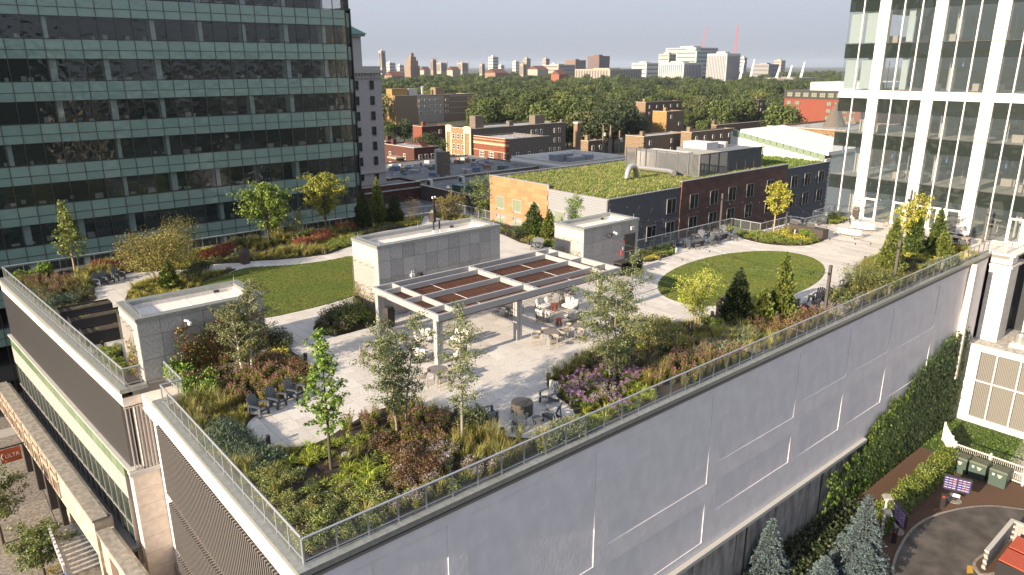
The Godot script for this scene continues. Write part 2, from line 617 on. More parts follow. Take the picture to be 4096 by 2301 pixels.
func parking_building() -> void:
	# the building under the terrace: pale rendered wall to the right, louvred screens to the left
	var t := thing("parking_building","cream parking building under the roof terrace with long blank rendered wall","building",Vector3(7.4,GROUND,-19.2))
	var render_bump := noise_tex("render",0.012,0.35,0.85,FastNoiseLite.TYPE_SIMPLEX_SMOOTH,5,1024)
	var wm := mat("render_wall",Color(0.75,0.725,0.745),0.85,0,noise_tex("render_c",0.006,0.955,1.0),Vector3.ONE*0.12,render_bump,0.9)
	wm.uv1_scale = Vector3(0.30,0.22,0.30)
	var cream := mat("cream_panel",Color(0.72,0.66,0.60),0.7,0,noise_tex("cream",0.02,0.92,1.0),Vector3.ONE*0.2)
	var core := MB.new()
	core.span(Vector3(7.75,-10.9,-38.0),Vector3(70.6,-0.46,-19.32))
	core.span(Vector3(12.0,-10.9,-64.9),Vector3(46.6,-0.46,-38.0))
	part("wall_core",core,wm,t)
	# raised bands and pilasters leave sunken panels
	var xs := [7.4,10.0,13.2,21.35,30.2,39.05,45.55,52.0,60.2,66.1]
	var wd := [0.9,0.0,0.93,0.95,0.98,0.9,0.95,1.25,1.0,0.4]
	var lo := [-6.4,-6.4,-6.4,-7.0,-6.2,-5.2,-4.35,-4.3,-4.45,-7.4]
	var band := MB.new()
	band.span(Vector3(7.4,-0.95,-19.4),Vector3(70.6,-0.2,-19.285))
	part("top_band",band,wm,t)
	for i in xs.size():
		if wd[i] > 0.0:
			var p := MB.new()
			p.span(Vector3(xs[i],-10.45,-19.4),Vector3(xs[i]+wd[i],-0.95,-19.285 if i < 9 else -18.75))
			if i == 9:
				p.span(Vector3(xs[i],-0.95,-19.4),Vector3(xs[i]+wd[i],-0.3,-18.75))
			part("pilaster",p,wm if i < 9 else cream,t)
	for i in range(0,xs.size() - 1):
		if wd[i] == 0.0:
			continue
		var j := i+1
		while wd[j] == 0.0:
			j += 1
		var a: float = xs[i]+wd[i]
		var b: float = xs[j]
		var p := MB.new()
		var y1: float = lo[i+(1 if wd[i+1] > 0 else 0)] if i > 0 else -6.4
		p.span(Vector3(a,y1 - 1.15,-19.4),Vector3(b,y1,-19.285))
		part("wall_band",p,wm,t)
		p = MB.new()
		if i % 2 == 1 or i > 3:
			p.span(Vector3(a,-10.45,-19.4),Vector3(b,-9.95 if i < 4 else -8.3,-19.285))
			part("wall_band",p,wm,t)
	var fin := MB.new()
	fin.span(Vector3(10.0,-10.4,-19.35),Vector3(10.05,-0.96,-19.305))
	fin.span(Vector3(33.0,-10.4,-19.3),Vector3(33.05,-8.9,-19.305))
	part("control_joint",fin,cream,t)
	# ledge and stained concrete base
	var led := MB.new()
	led.span(Vector3(7.4,-10.72,-19.4),Vector3(50.0,-10.48,-18.98))
	part("ledge",led,mat("ledge",Color(0.42,0.42,0.40),0.7),t)
	var stain := noise_tex("stain",0.012,0.72,1.0,FastNoiseLite.TYPE_SIMPLEX_SMOOTH,4)
	var cm := mat("base_concrete",Color(0.34,0.325,0.315),0.85,0,stain,Vector3(0.25,0.06,0.25))
	var base := MB.new()
	base.span(Vector3(7.6,GROUND - 0.2,-38.0),Vector3(70.0,-10.9,-19.45))
	base.span(Vector3(12.0,GROUND - 0.2,-64.9),Vector3(46.6,-10.9,-38.0))
	part("base_core",base,cm,t)
	var px := 8.0
	var row_h := 0.78
	var i2 := 0
	while px < 66.0:
		for k in 5:
			var p := MB.new()
			var w := 4.25
			var off := 0.6 if (k+i2) % 2 else 0.0
			p.box(Vector3(px+w*0.5,-11.35 - k*0.8,-19.44+rng.randf_range(-0.012,0.012)),Vector3(w - 0.04,0.775,0.12))
			if px < 52:
				part("concrete_panel",p,cm,t)
		px += 4.35
		i2 += 1
	var slot := MB.new()
	for sx in [35.1,44.35,26.0]:
		slot.span(Vector3(sx - 0.06,GROUND,-19.4),Vector3(sx+0.06,-10.75,-19.33))
	part("dark_joint",slot,mat("dark_metal",Color(0.05,0.05,0.055),0.5,0.3),t)
	# coping
	var cop := MB.new()
	var cz := 0.42
	cop.span(Vector3(7.34,-0.2,-19.56),Vector3(70.65,0.02,-19.14))
	cop.span(Vector3(7.34,-0.2,-35.6),Vector3(7.72,0.02,-19.56))
	cop.span(Vector3(7.72,-0.2,-35.6),Vector3(8.9,0.018,-35.2))
	part("coping",cop,mat("coping",Color(0.36,0.38,0.37),0.45,0.5,noise_tex("cop",0.02,0.9,1.0),Vector3.ONE*0.3),t)
	var dark := MB.new()
	dark.span(Vector3(7.36,-0.27,-19.2),Vector3(70.6,-0.2,-19.16))
	part("drip_edge",dark,M["dark_metal"],t)
	# west end of this block: white band and three storeys of louvres
	var wb := MB.new()
	wb.span(Vector3(7.4,-1.15,-35.5),Vector3(7.75,-0.2,-19.4))
	part("white_band",wb,cream,t)
	var back := MB.new()
	back.span(Vector3(7.62,GROUND,-35.5),Vector3(7.9,-1.15,-19.4))
	part("screen_backing",back,cream,t)
	var lm := mat("louvre",Color(0.225,0.218,0.215),0.45,0.4)
	for lev in [[-5.0,-1.2],[-8.3,-5.5],[-12.0,-8.75]]:
		var z := -19.42
		var lv := MB.new()
		var n := 0
		while z > -35.4:
			lv.span(Vector3(7.28,lev[0],z - 0.08),Vector3(7.50,lev[1],z))
			z -= 0.22
		for yy in [lev[0],lev[1] - 0.06]:
			lv.span(Vector3(7.51,yy,-35.45),Vector3(7.58,yy+0.06,-19.4))
		part("louvre_screen",lv,lm,t).set_meta("kind","stuff")
	# notch between the two blocks
	var no := MB.new()
	no.span(Vector3(8.95,GROUND,-38.4),Vector3(9.3,-0.2,-35.2))
	no.span(Vector3(7.7,GROUND,-35.6),Vector3(9.0,-0.2,-35.25))
	no.span(Vector3(7.4,-1.4,-38.2),Vector3(9.0,-0.45,-35.5))
	part("notch_wall",no,cream,t)


func wing_x(z: float,out := 0.0) -> float:
	return 6.52 - (-37.91 - z)*0.06994 - out


func slab_along(b: MB,z0: float,z1: float,y0: float,y1: float,out: float,inn: float) -> void:
	# a block that follows the slanted street front, from out outside the front to inn inside
	b.hexa([Vector3(wing_x(z1,out),y0,z1),Vector3(wing_x(z1,-inn),y0,z1),Vector3(wing_x(z0,-inn),y0,z0),Vector3(wing_x(z0,out),y0,z0),
		Vector3(wing_x(z1,out),y1,z1),Vector3(wing_x(z1,-inn),y1,z1),Vector3(wing_x(z0,-inn),y1,z0),Vector3(wing_x(z0,out),y1,z0)])


func street_wing() -> void:
	var cream: Material = M["cream_panel"]
	var t := thing("street_wing","slanting street wing with grey louvres, green glass band and limestone shopfronts","building",Vector3(6.5,GROUND,-38.0))
	var m := MB.new()
	slab_along(m,-65.7,-38.15,GROUND,-0.46,-0.5,7.0)
	part("wing_core",m,cream,t)
	m = MB.new()
	slab_along(m,-66.2,-37.95,-0.95,-0.2,0.0,0.5)
	m.span(Vector3(6.55,-0.95,-38.4),Vector3(8.95,-0.2,-37.97))
	part("white_band",m,cream,t)
	m = MB.new()
	slab_along(m,-66.2,-37.9,-0.2,0.02,0.06,0.36)
	m.span(Vector3(6.9,-0.2,-38.25),Vector3(7.75,0.018,-37.9))
	slab_along(m,-66.2,-65.8,-0.2,0.016,-0.3,40.0)
	part("coping",m,M["coping"],t)
	# louvre screen
	var lm: Material = M["louvre"]
	m = MB.new()
	var z := -38.45
	while z > -66.0:
		var x := wing_x(z,0.0)
		m.span(Vector3(x - 0.05,-4.7,z - 0.05),Vector3(x+0.16,-1.0,z))
		z -= 0.13
	part("louvre_screen",m,lm,t).set_meta("kind","stuff")
	m = MB.new()
	slab_along(m,-66.0,-38.4,-4.7,-0.95,-0.26,0.3)
	part("screen_backing",m,M["dark_metal"],t)
	# open cage at the end: bright fins before a sunlit recess
	m = MB.new()
	for k in 9:
		m.span(Vector3(6.55+k*0.17,-4.9,-38.1),Vector3(6.6+k*0.17,-1.0,-37.98))
	m.span(Vector3(6.5,-1.1,-38.08),Vector3(8.05,-1.03,-38.0))
	m.span(Vector3(6.5,-4.75,-38.08),Vector3(8.05,-4.68,-38.0))
	part("cage_fins",m,mat("pale_metal",Color(0.45,0.43,0.41),0.45,0.4),t)
	# projecting ledge
	m = MB.new()
	slab_along(m,-66.2,-38.5,-4.78,-4.66,0.10,0.6)
	slab_along(m,-66.2,-38.0,-4.66,-4.55,0.26,0.4)
	m.span(Vector3(6.25,-4.9,-38.5),Vector3(8.25,-4.66,-37.93))
	part("ledge",m,M["ledge"],t)
	m = MB.new()
	z = -39.6
	while z > -66.0:
		slab_along(m,z - 0.03,z,-4.67,-4.535,0.23,0.4)
		z -= 2.1
	part("ledge_seam",m,M["pale_metal"],t)
	# green spandrel glass, white ribbed panels, window glass: one bay every 1.05 m
	var gm := [mat("green_spandrel",Color(0.16,0.24,0.14),0.12),mat("green_spandrel2",Color(0.18,0.26,0.16),0.12),mat("green_spandrel3",Color(0.145,0.22,0.13),0.12)]
	var wm := mat("ribbed_white",Color(0.34,0.33,0.315),0.5)
	var dg := mat("street_glass",Color(0.03,0.045,0.038),0.04,0.0)
	dg.metallic_specular = 0.8
	z = -39.2
	var k := 0
	while z > -65.6:
		var z0 := z - 1.16
		m = MB.new(); slab_along(m,z0+0.02,z - 0.02,-5.43,-4.68,0.20,0.1)
		part("spandrel_panel",m,gm[k % 3],t)
		m = MB.new(); slab_along(m,z0+0.015,z - 0.015,-6.79,-5.45,0.21,0.1)
		part("white_panel",m,wm,t)
		m = MB.new(); slab_along(m,z0+0.025,z - 0.025,-10.9,-6.82,0.20,0.1)
		part("window_pane",m,dg,t)
		m = MB.new(); slab_along(m,z - 0.03,z+0.03,-10.9,-6.8,0.25,0.1)
		part("mullion",m,M["pale_metal"],t)
		z = z0
		k += 1
	m = MB.new(); slab_along(m,-65.6,-39.2,-8.6,-8.54,0.24,0.1)
	part("transom",m,M["pale_metal"],t)
	# smooth beige end wall with course lines
	m = MB.new()
	for i in 10:
		var y := -4.85 - i*0.97
		m.span(Vector3(wing_x(-38.4) - 0.12,y - 0.955,-38.9),Vector3(8.95,y,-38.04))
	part("end_wall",m,mat("beige_panel",Color(0.62,0.545,0.47),0.75,0,noise_tex("cream",0.02,0.92,1.0),Vector3.ONE*0.2),t)
	m = MB.new()
	m.span(Vector3(8.1,-4.95,-38.6),Vector3(8.95,-0.95,-38.04))
	part("end_wall",m,M["beige_panel"],t)
	# limestone shopfront storey in front, with recessed panels
	var lime_n := noise_tex("lime",0.012,0.78,1.0,FastNoiseLite.TYPE_SIMPLEX_SMOOTH,5)
	var ls := mat("limestone",Color(0.56,0.48,0.38),0.85,0,lime_n,Vector3(0.2,0.2,0.2))
	m = MB.new()
	slab_along(m,-66.5,-41.3,-11.3,-8.62,1.55,-0.75)
	slab_along(m,-41.3,-33.0,-11.9,-9.25,1.50,-0.75)
	slab_along(m,-41.7,-41.25,GROUND,-8.62,1.65,-0.7)
	slab_along(m,-48.6,-48.0,GROUND,-11.3,1.6,-0.9)
	slab_along(m,-36.2,-33.0,GROUND,-11.9,1.5,-0.9)
	part("stone_frieze",m,ls,t)
	m = MB.new()
	slab_along(m,-66.5,-41.2,-8.62,-8.45,1.72,-0.95)
	slab_along(m,-41.1,-33.0,-9.25,-9.1,1.66,-0.95)
	part("stone_coping",m,mat("stone_coping",Color(0.30,0.28,0.25),0.85,0,lime_n,Vector3.ONE*0.3),t)
	m = MB.new()
	slab_along(m,-66.5,-39.0,-9.9,-9.7,1.0,0.0)
	part("gutter_roof",m,mat("roof_grey",Color(0.17,0.17,0.17),0.8),t)
	z = -49.4
	k = 0
	while z > -66.0:
		for q in [[-9.6,-9.2,0.5],[-10.9,-9.9,1.15]]:
			m = MB.new()
			slab_along(m,z - 1.6,z - 0.3,q[0],q[1],1.54,-1.4)
			m = MB.new()
			slab_along(m,z - 1.7,z - 0.25,q[1],q[1]+0.09,1.64,-1.5)
			slab_along(m,z - 1.7,z - 0.25,q[0] - 0.09,q[0],1.64,-1.5)
			slab_along(m,z - 1.78,z - 1.7,q[0] - 0.09,q[1]+0.09,1.64,-1.5)
			slab_along(m,z - 0.25,z - 0.17,q[0] - 0.09,q[1]+0.09,1.64,-1.5)
			part("stone_frame",m,ls,t)
			m = MB.new()
			slab_along(m,z - 1.7,z - 0.25,q[0],q[1],1.575,-1.4)
			part("recess",m,mat("recess_dark",Color(0.12,0.08,0.06),0.8),t)
		z -= 2.35
		k += 1
	z = -42.6
	for q in [[-37.2,-36.2],[-39.8,-38.4]]:
		m = MB.new()
		slab_along(m,q[0],q[1],-11.3,-10.2,1.53,-1.4)
		part("recess",m,M["recess_dark"],t)
	# shop windows below
	m = MB.new()
	slab_along(m,-66.5,-41.7,GROUND,-11.3,0.9,0.0)
	part("shop_glass",m,dg,t)
	m = MB.new()
	z = -48.8
	while z > -66.0:
		m = MB.new()
		slab_along(m,z - 0.5,z,GROUND,-11.3,1.35,-0.8)
		part("shop_pier",m,mat("dark_stone",Color(0.06,0.05,0.045),0.4),t)
		z -= 3.5
	# entrance canopy with standing letters along its edge
	m = MB.new()
	m.span(Vector3(3.05,-12.15,-47.8),Vector3(4.95,-11.98,-42.4))
	part("canopy",m,mat("canopy",Color(0.42,0.40,0.36),0.8,0,lime_n,Vector3.ONE*0.5),t)
	m = MB.new()
	m.span(Vector3(2.98,-12.3,-47.85),Vector3(3.05,-11.9,-42.35))
	part("canopy_edge",m,mat("blue_edge",Color(0.10,0.16,0.42),0.5),t)
	var lz := -47.4
	for w in [0.55,0.35,0.3,0.3,0.4,0.5,0.4,0.45,0.35,0.4]:
		m = MB.new()
		m.span(Vector3(2.92,-11.9,lz),Vector3(3.04,-11.35,lz+w*0.8))
		part("letter_block",m,mat("letter_back",Color(0.50,0.53,0.58),0.5),t)
		lz += w+0.1


func wavy(m: StandardMaterial3D,sc: float,strength: float) -> void:
	# the slight waviness of large panes
	if not T.has("wavy"):
		var f := FastNoiseLite.new()
		f.seed = 77
		f.frequency = 0.006
		f.fractal_octaves = 2
		var t := NoiseTexture2D.new()
		t.width = 512; t.height = 512
		t.seamless = true
		t.as_normal_map = true
		t.bump_strength = 6.0
		t.noise = f
		T["wavy"] = t
	m.normal_enabled = true
	m.normal_texture = T["wavy"]
	m.normal_scale = strength
	m.uv1_triplanar = true
	m.uv1_world_triplanar = true
	m.uv1_scale = Vector3.ONE*sc


func glass_office() -> void:
	street_wing()
	var gx0 := -9.66
	var step := 1.4335
	var ncol := 35
	var Z := -75.5
	var t := thing("glass_office_building","tall office building with green glass bands behind the left railing","building",Vector3(gx0,GROUND,Z))
	# floor zero has its window sill at 0.95; each floor 3.355 m: window 1.77, spandrels 0.86 + 0.70
	var fl := 3.518
	var green := [mat("og1",Color(0.185,0.285,0.25),0.07),mat("og2",Color(0.20,0.30,0.262),0.07),mat("og3",Color(0.17,0.265,0.235),0.07),mat("og4",Color(0.178,0.275,0.242),0.07)]
	for gm in green:
		gm.metallic_specular = 0.55
		wavy(gm,0.25,0.5)
	var pane := glass("office_pane",Color(0.03,0.055,0.052),0.22)
	pane.metallic_specular = 0.5
	wavy(pane,0.3,0.3)
	var frame := mat("office_frame",Color(0.055,0.05,0.05),0.4,0.3)
	var unit_w := MB.new(); unit_w.box(Vector3.ZERO,Vector3(step - 0.05,1.82,0.04))
	var unit_a := MB.new(); unit_a.box(Vector3.ZERO,Vector3(step - 0.05,0.86,0.05))
	var unit_b := MB.new(); unit_b.box(Vector3.ZERO,Vector3(step - 0.05,0.70,0.05))
	var mw := unit_w.mesh(); var ma := unit_a.mesh(); var mb := unit_b.mesh()
	var base := Vector3(gx0,GROUND,Z)
	var top_floor := 8
	# the panes nearest the camera are pieces of their own
	var np := 0
	var ns := 0
	var rest_g := MB.new()
	for f in range(-3,top_floor):
		var sill := 0.27+f*fl
		for c in ncol:
			var x := gx0+(c+0.5)*step
			var tilt := Basis(Vector3(rng.randf_range(-1,1),rng.randf_range(-1,1),0).normalized(),rng.randf()*0.018)
			if f >= 0 and x > 3.5 and np < 290:
				var o := part("window_pane",mw,pane,t)
				o.transform = Transform3D(tilt,Vector3(x,sill+0.93,Z) - base)
				np += 1
			elif f >= 0:
				rest_g.box(Vector3(x,sill+0.93,Z),Vector3(step - 0.05,1.82,0.04),tilt)
			for q in [[1.86+0.365,mb,0.70],[1.86+0.73+0.45,ma,0.86]]:
				if f >= -1 and x > 3.5 and ns < 298:
					var o := part("spandrel_panel",q[1],green[rng.randi() % 4],t)
					o.transform = Transform3D(tilt,Vector3(x,sill+q[0],Z) - base)
					ns += 1
	part("window_pane_field",rest_g,pane,t).set_meta("kind","stuff")
	var rest_s := MB.new()
	ns = 0
	for f in range(-3,top_floor):
		var sill := 0.27+f*fl
		for c in ncol:
			var x := gx0+(c+0.5)*step
			for q in [[1.86+0.365,0.70],[1.86+0.73+0.45,0.86]]:
				if f >= -1 and x > 3.5 and ns < 298:
					ns += 1
				else:
					rest_s.box(Vector3(x,sill+q[0],Z),Vector3(step - 0.05,q[1],0.05),Basis(Vector3(rng.randf_range(-1,1),rng.randf_range(-1,1),0).normalized(),rng.randf()*0.01))
	part("spandrel_field",rest_s,green[0],t).set_meta("kind","stuff")
	for c in ncol+1:
		var b := MB.new()
		b.box(Vector3(gx0+c*step,8.0,Z+0.03),Vector3(0.05,46.0,0.10))
		part("mullion",b,frame,t)
	for f in range(-3,top_floor):
		for q in [0.0,1.86,2.59]:
			var b := MB.new()
			b.box(Vector3(gx0+ncol*step*0.5,0.27+f*fl+q,Z+0.02),Vector3(ncol*step,0.045,0.08))
			part("transom",b,frame,t)
	# what stands behind the glass: slabs, ceilings, core wall, columns, partitions, blinds, desks
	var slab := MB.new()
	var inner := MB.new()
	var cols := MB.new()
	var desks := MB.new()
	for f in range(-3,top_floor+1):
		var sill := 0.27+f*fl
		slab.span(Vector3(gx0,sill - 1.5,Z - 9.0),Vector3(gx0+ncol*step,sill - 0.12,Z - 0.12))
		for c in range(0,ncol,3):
			var x := gx0+(c+0.12)*step
			if rng.randf() < 0.8:
				cols.span(Vector3(x,sill,Z - 1.4),Vector3(x+rng.randf_range(0.3,0.6),sill+1.8,Z - 0.5))
		if f >= 0:
			for c in ncol:
				var x := gx0+c*step
				if rng.randf() < 0.55:
					desks.box(Vector3(x+rng.randf()*step,sill+rng.randf_range(0.0,0.25),Z - rng.randf_range(0.4,1.6)),Vector3(rng.randf_range(0.15,0.7),rng.randf_range(0.15,0.5),0.3))
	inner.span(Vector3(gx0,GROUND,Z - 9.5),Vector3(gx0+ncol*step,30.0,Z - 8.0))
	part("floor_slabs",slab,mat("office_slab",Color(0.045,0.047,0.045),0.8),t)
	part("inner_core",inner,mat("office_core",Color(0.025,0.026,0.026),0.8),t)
	part("columns",cols,mat("office_column",Color(0.55,0.72,0.68),0.7),t)
	part("desk_clutter",desks,mat("office_desk",Color(0.45,0.45,0.42),0.7),t).set_meta("kind","stuff")
	# dark vertical blinds on the lowest floors, a few higher up
	for f in range(0,3):
		for c in ncol:
			var x := gx0+c*step
			if (f == 0 and x > 12.0 and rng.randf() < 0.9) or (f == 1 and x > 35.0) or rng.randf() < 0.04:
				var bl := MB.new()
				var z0 := Z - 0.16
				for s in 9:
					bl.box(Vector3(x+0.1+s*0.143,0.27+f*fl+0.9,z0 - 0.02),Vector3(0.115,1.7,0.006),Basis(Vector3.UP,0.35))
				part("blind",bl,mat("blind",Color(0.055,0.06,0.065),0.7),t)
	# the narrow return at the right end
	var rx0 := gx0+ncol*step
	var re := MB.new()
	var rg := MB.new()
	var rd := MB.new()
	for f in range(-3,7):
		var sill := 0.27+f*fl
		for c in 2:
			var x := rx0+0.2+c*0.5
			rd.box(Vector3(x+0.24,sill+0.93,Z - 1.2),Vector3(0.46,1.74,0.05))
			rg.box(Vector3(x+0.24,sill+2.5,Z - 1.2),Vector3(0.46,1.5,0.05))
	for c in 3:
		re.span(Vector3(rx0+0.17+c*0.5,GROUND,Z - 1.3),Vector3(rx0+0.22+c*0.5,21.3,Z - 1.05))
	re.span(Vector3(rx0+1.15,GROUND,Z - 12.0),Vector3(rx0+1.27,21.6,Z - 1.0))
	re.span(Vector3(rx0,GROUND,Z - 1.6),Vector3(rx0+1.2,21.4,Z - 1.35))
	re.span(Vector3(rx0,21.4,Z - 12.0),Vector3(rx0+1.27,21.6,Z - 1.0))
	part("return_frame",re,mat("return_frame",Color(0.03,0.035,0.04),0.35,0.3),t)
	part("return_window",rd,mat("return_glass",Color(0.02,0.035,0.035),0.04),t)
	part("return_spandrel",rg,green[2],t)
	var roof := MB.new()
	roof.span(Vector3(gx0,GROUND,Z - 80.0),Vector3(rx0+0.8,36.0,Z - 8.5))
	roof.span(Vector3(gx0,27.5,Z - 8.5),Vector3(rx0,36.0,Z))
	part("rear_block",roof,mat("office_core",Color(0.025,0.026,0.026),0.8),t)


func windows_on(t: Node3D,called: String,at: Vector3,ax: Vector3,out: Vector3,w: float,h: float,frame: Material,pane: Material,sill := true) -> void:
	# a window as a part: frame of four bars with a mullion, a pane set back and a sill; at = lower left corner
	var f := MB.new()
	var up := Vector3.UP
	var d := 0.12
	var b := 0.055
	var bs := Basis(ax,up,ax.cross(up))
	for q in [[w*0.5,h - b*0.5,w,b],[w*0.5,b*0.5,w,b],[b*0.5,h*0.5,b,h - 2*b],[w - b*0.5,h*0.5,b,h - 2*b],[w*0.55,h*0.5,b*0.6,h - 2*b]]:
		f.box(at+ax*q[0]+up*q[1]+out*0.02,Vector3(q[2],q[3],d),bs)
	var fr := part(called,f,frame,t)
	var p := MB.new()
	p.box(at+ax*(w*0.5)+up*(h*0.5)+out*0.0,Vector3(w - 2*b,h - 2*b,0.05),bs)
	part("pane",p,pane,fr)


func green_roof_building() -> void:
	var X := 60.16
	var Z := -54.0
	var x1 := 111.0
	var z0 := -75.2
	var top := 1.15
	var t := thing("green_roof_building","modern building with orange, grey and brown cladding and planted green roof","building",Vector3(X,GROUND,Z))
	var gray_l := mat("cladding_grey",Color(0.26,0.275,0.30),0.6,0,noise_tex("clad",0.02,0.9,1.0),Vector3.ONE*0.3)
	var core := MB.new()
	core.span(Vector3(X+0.15,GROUND,z0+0.15),Vector3(x1,top - 0.35,Z - 0.15))
	part("wall_core",core,gray_l,t)
	# west front: orange tiles on the left, grey on the right
	var orange := [mat("tile_o1",Color(0.46,0.215,0.11),0.75,0,noise_tex("tile",0.03,0.88,1.0),Vector3.ONE*0.6),mat("tile_o2",Color(0.50,0.24,0.125),0.75,0,noise_tex("tile",0.03,0.88,1.0),Vector3.ONE*0.6),mat("tile_o3",Color(0.425,0.195,0.10),0.75,0,noise_tex("tile",0.03,0.88,1.0),Vector3.ONE*0.6)]
	var wh := 1.6
	var cells := []
	var wm := mat("window_frame_light",Color(0.45,0.46,0.46),0.5,0.2)
	var wp := mat("window_glass",Color(0.02,0.025,0.028),0.04)
	wp.metallic_specular = 0.7
	var wg := mat("window_glass_lit",Color(0.20,0.24,0.17),0.06)
	var wins := []
	for zc in [-73.0,-69.6,-66.25]:
		for yy in [-2.55,-5.4]:
			wins.append(Rect2(zc - 0.85,yy,1.7,wh))
	var n := 0
	var y := top+0.42
	var row := 0
	while y > -9.0:
		var z := z0 - (0.7 if row % 2 else 0.0)
		while z < -64.0:
			var a := maxf(z,z0)
			var b := minf(z+1.4,-63.75)
			var cell := Rect2(a,y - 0.62,b - a,0.62)
			var cuts := [cell]
			for w in wins:
				if cell.intersects(w):
					cuts = []
					if w.position.x - a > 0.12: cuts.append(Rect2(a,y - 0.62,w.position.x - a,0.62))
					if b - w.end.x > 0.12: cuts.append(Rect2(w.end.x,y - 0.62,b - w.end.x,0.62))
			for q in cuts:
				if q.size.x > 0.1 and n < 298:
					var m := MB.new()
					m.box(Vector3(X+0.06+rng.randf_range(-0.008,0.008),q.get_center().y,q.get_center().y*0.0+q.get_center().x),Vector3(0.10,q.size.y - 0.012,q.size.x - 0.012))
					part("orange_tile",m,orange[rng.randi() % 3],t)
					n += 1
			z += 1.4
		y -= 0.62
		row += 1
	for w in wins:
		windows_on(t,"window",Vector3(X+0.05,w.position.y,w.position.x),Vector3(0,0,1),Vector3(-1,0,0),w.size.x,w.size.y,wm,wg)
	# grey part of the west front (set back a little) and of the south front
	var brick_g := mat("brick_grey",Color(0.24,0.255,0.285),0.55)
	var brick_d := mat("brick_dark",Color(0.105,0.112,0.13),0.5)
	var g := MB.new()
	var r := 0
	y = top - 0.05
	while y > -7.5:
		var zz := -63.7
		g.span(Vector3(X - 0.0,y - 0.29,zz),Vector3(X+0.2,y - 0.006,Z - 0.1))
		y -= 0.3
		r += 1
	part("grey_wall",g,brick_g,t)
	for zc in [-62.6,-58.6]:
		for yy in [-2.9,-5.75]:
			windows_on(t,"window",Vector3(X - 0.01,yy,zc),Vector3(0,0,1),Vector3(-1,0,0),1.7,1.6,wm,wg)
	# south front: dark bricks, some proud; brown panels; dark bricks again
	var brick := MB.new(); brick.box(Vector3.ZERO,Vector3(0.58,0.28,0.1))
	var bmesh := brick.mesh()
	var fld := MB.new()
	fld.span(Vector3(X,GROUND,Z - 0.2),Vector3(73.4,top - 0.1,Z - 0.05))
	fld.span(Vector3(98.3,GROUND,Z - 0.2),Vector3(x1,top - 0.1,Z - 0.05))
	part("dark_wall",fld,brick_d,t)
	y = top - 0.3
	row = 0
	n = 0
	var far_b := MB.new()
	while y > -8.0:
		var x := X+0.3+(0.3 if row % 2 else 0.0)
		while x < 111.0:
			var proud := rng.randf() < 0.10
			var on := x < 73.0 or x > 98.7
			if on:
				var p := Vector3(x,y,Z - 0.06+(0.035 if proud else rng.randf_range(-0.004,0.004)))
				if x < 73.0 and n < 298 and y > -3.0:
					var o := part("grey_brick",bmesh,brick_d,t)
					o.position = p - Vector3(X,GROUND,Z)
					n += 1
				else:
					far_b.box(p,Vector3(0.58,0.28,0.1))
			x += 0.6
		y -= 0.3
		row += 1
	part("grey_brick_field",far_b,brick_d,t).set_meta("kind","stuff")
	var brown := [mat("tile_b1",Color(0.15,0.078,0.06),0.6),mat("tile_b2",Color(0.17,0.088,0.066),0.6),mat("tile_b3",Color(0.13,0.07,0.056),0.6)]
	y = top+0.6
	row = 0
	n = 0
	while y > -7.0:
		var x := 73.4 - (0.6 if row % 2 else 0.0)
		while x < 98.2:
			var a := maxf(x,73.4)
			var b := minf(x+1.25,98.3)
			if b - a > 0.1 and n < 299:
				var m := MB.new()
				m.box(Vector3((a+b)*0.5,y - 0.3,Z+0.05+rng.randf_range(-0.006,0.006)),Vector3(b - a - 0.012,0.608,0.16))
				part("brown_panel",m,brown[rng.randi() % 3],t)
				n += 1
			x += 1.25
		y -= 0.62
		row += 1
	var trim := mat("window_trim",Color(0.26,0.27,0.28),0.4,0.4)
	for q in [[70.6,-1.9],[70.6,-4.75],[75.2,-1.85],[79.5,-1.85],[83.6,-1.85],[87.9,-1.85],[93.0,-1.85],[75.2,-4.7],[79.5,-4.7],[83.6,-4.7],[87.9,-4.7],[93.0,-4.7],[99.6,-1.9],[103.4,-1.9],[107.6,-1.9],[99.6,-4.75],[103.4,-4.75],[107.6,-4.75],[67.0,-4.75]]:
		windows_on(t,"window",Vector3(q[0],q[1],Z+0.12),Vector3(1,0,0),Vector3(0,0,1),1.75,1.85,trim,wp)
	# parapets, roof planting
	var par := MB.new()
	par.span(Vector3(X - 0.05,top+0.42,z0 - 0.05),Vector3(X+0.3,top+0.5,-63.7))
	par.span(Vector3(X+0.02,top - 0.35,z0),Vector3(X+0.25,top+0.42,-63.72))
	par.span(Vector3(X - 0.05,top - 0.1,-63.68),Vector3(X+0.3,top,Z - 0.05))
	par.span(Vector3(X - 0.02,top - 0.1,Z - 0.3),Vector3(73.4,top - 0.003,Z+0.05))
	par.span(Vector3(73.4,top+0.6,Z - 0.3),Vector3(98.3,top+0.68,Z+0.16))
	par.span(Vector3(98.3,top - 0.1,Z - 0.3),Vector3(x1,top - 0.003,Z+0.05))
	par.span(Vector3(X,top - 0.3,z0 - 0.1),Vector3(x1,top+0.4,z0+0.2))
	part("parapet",par,mat("parapet_metal",Color(0.33,0.34,0.36),0.45,0.3),t)
	var soil := MB.new()
	soil.span(Vector3(X+0.4,top - 0.5,z0+0.3),Vector3(x1 - 0.5,top - 0.12,Z - 0.35))
	part("roof_soil",soil,mat("roof_soil",Color(0.16,0.19,0.05),0.95,0,noise_tex("turf",0.03,0.62,1.0),Vector3.ONE*0.15),t)
	var tuft := MB.new()
	for k in 14:
		var a := rng.randf()*TAU
		tuft.blade(Vector3(rng.randf_range(-0.25,0.25),0,rng.randf_range(-0.25,0.25)),Vector3(cos(a)*0.3,1,sin(a)*0.3).normalized(),rng.randf_range(0.2,0.45),0.05,0.3)
	var sp := []
	var tint := []
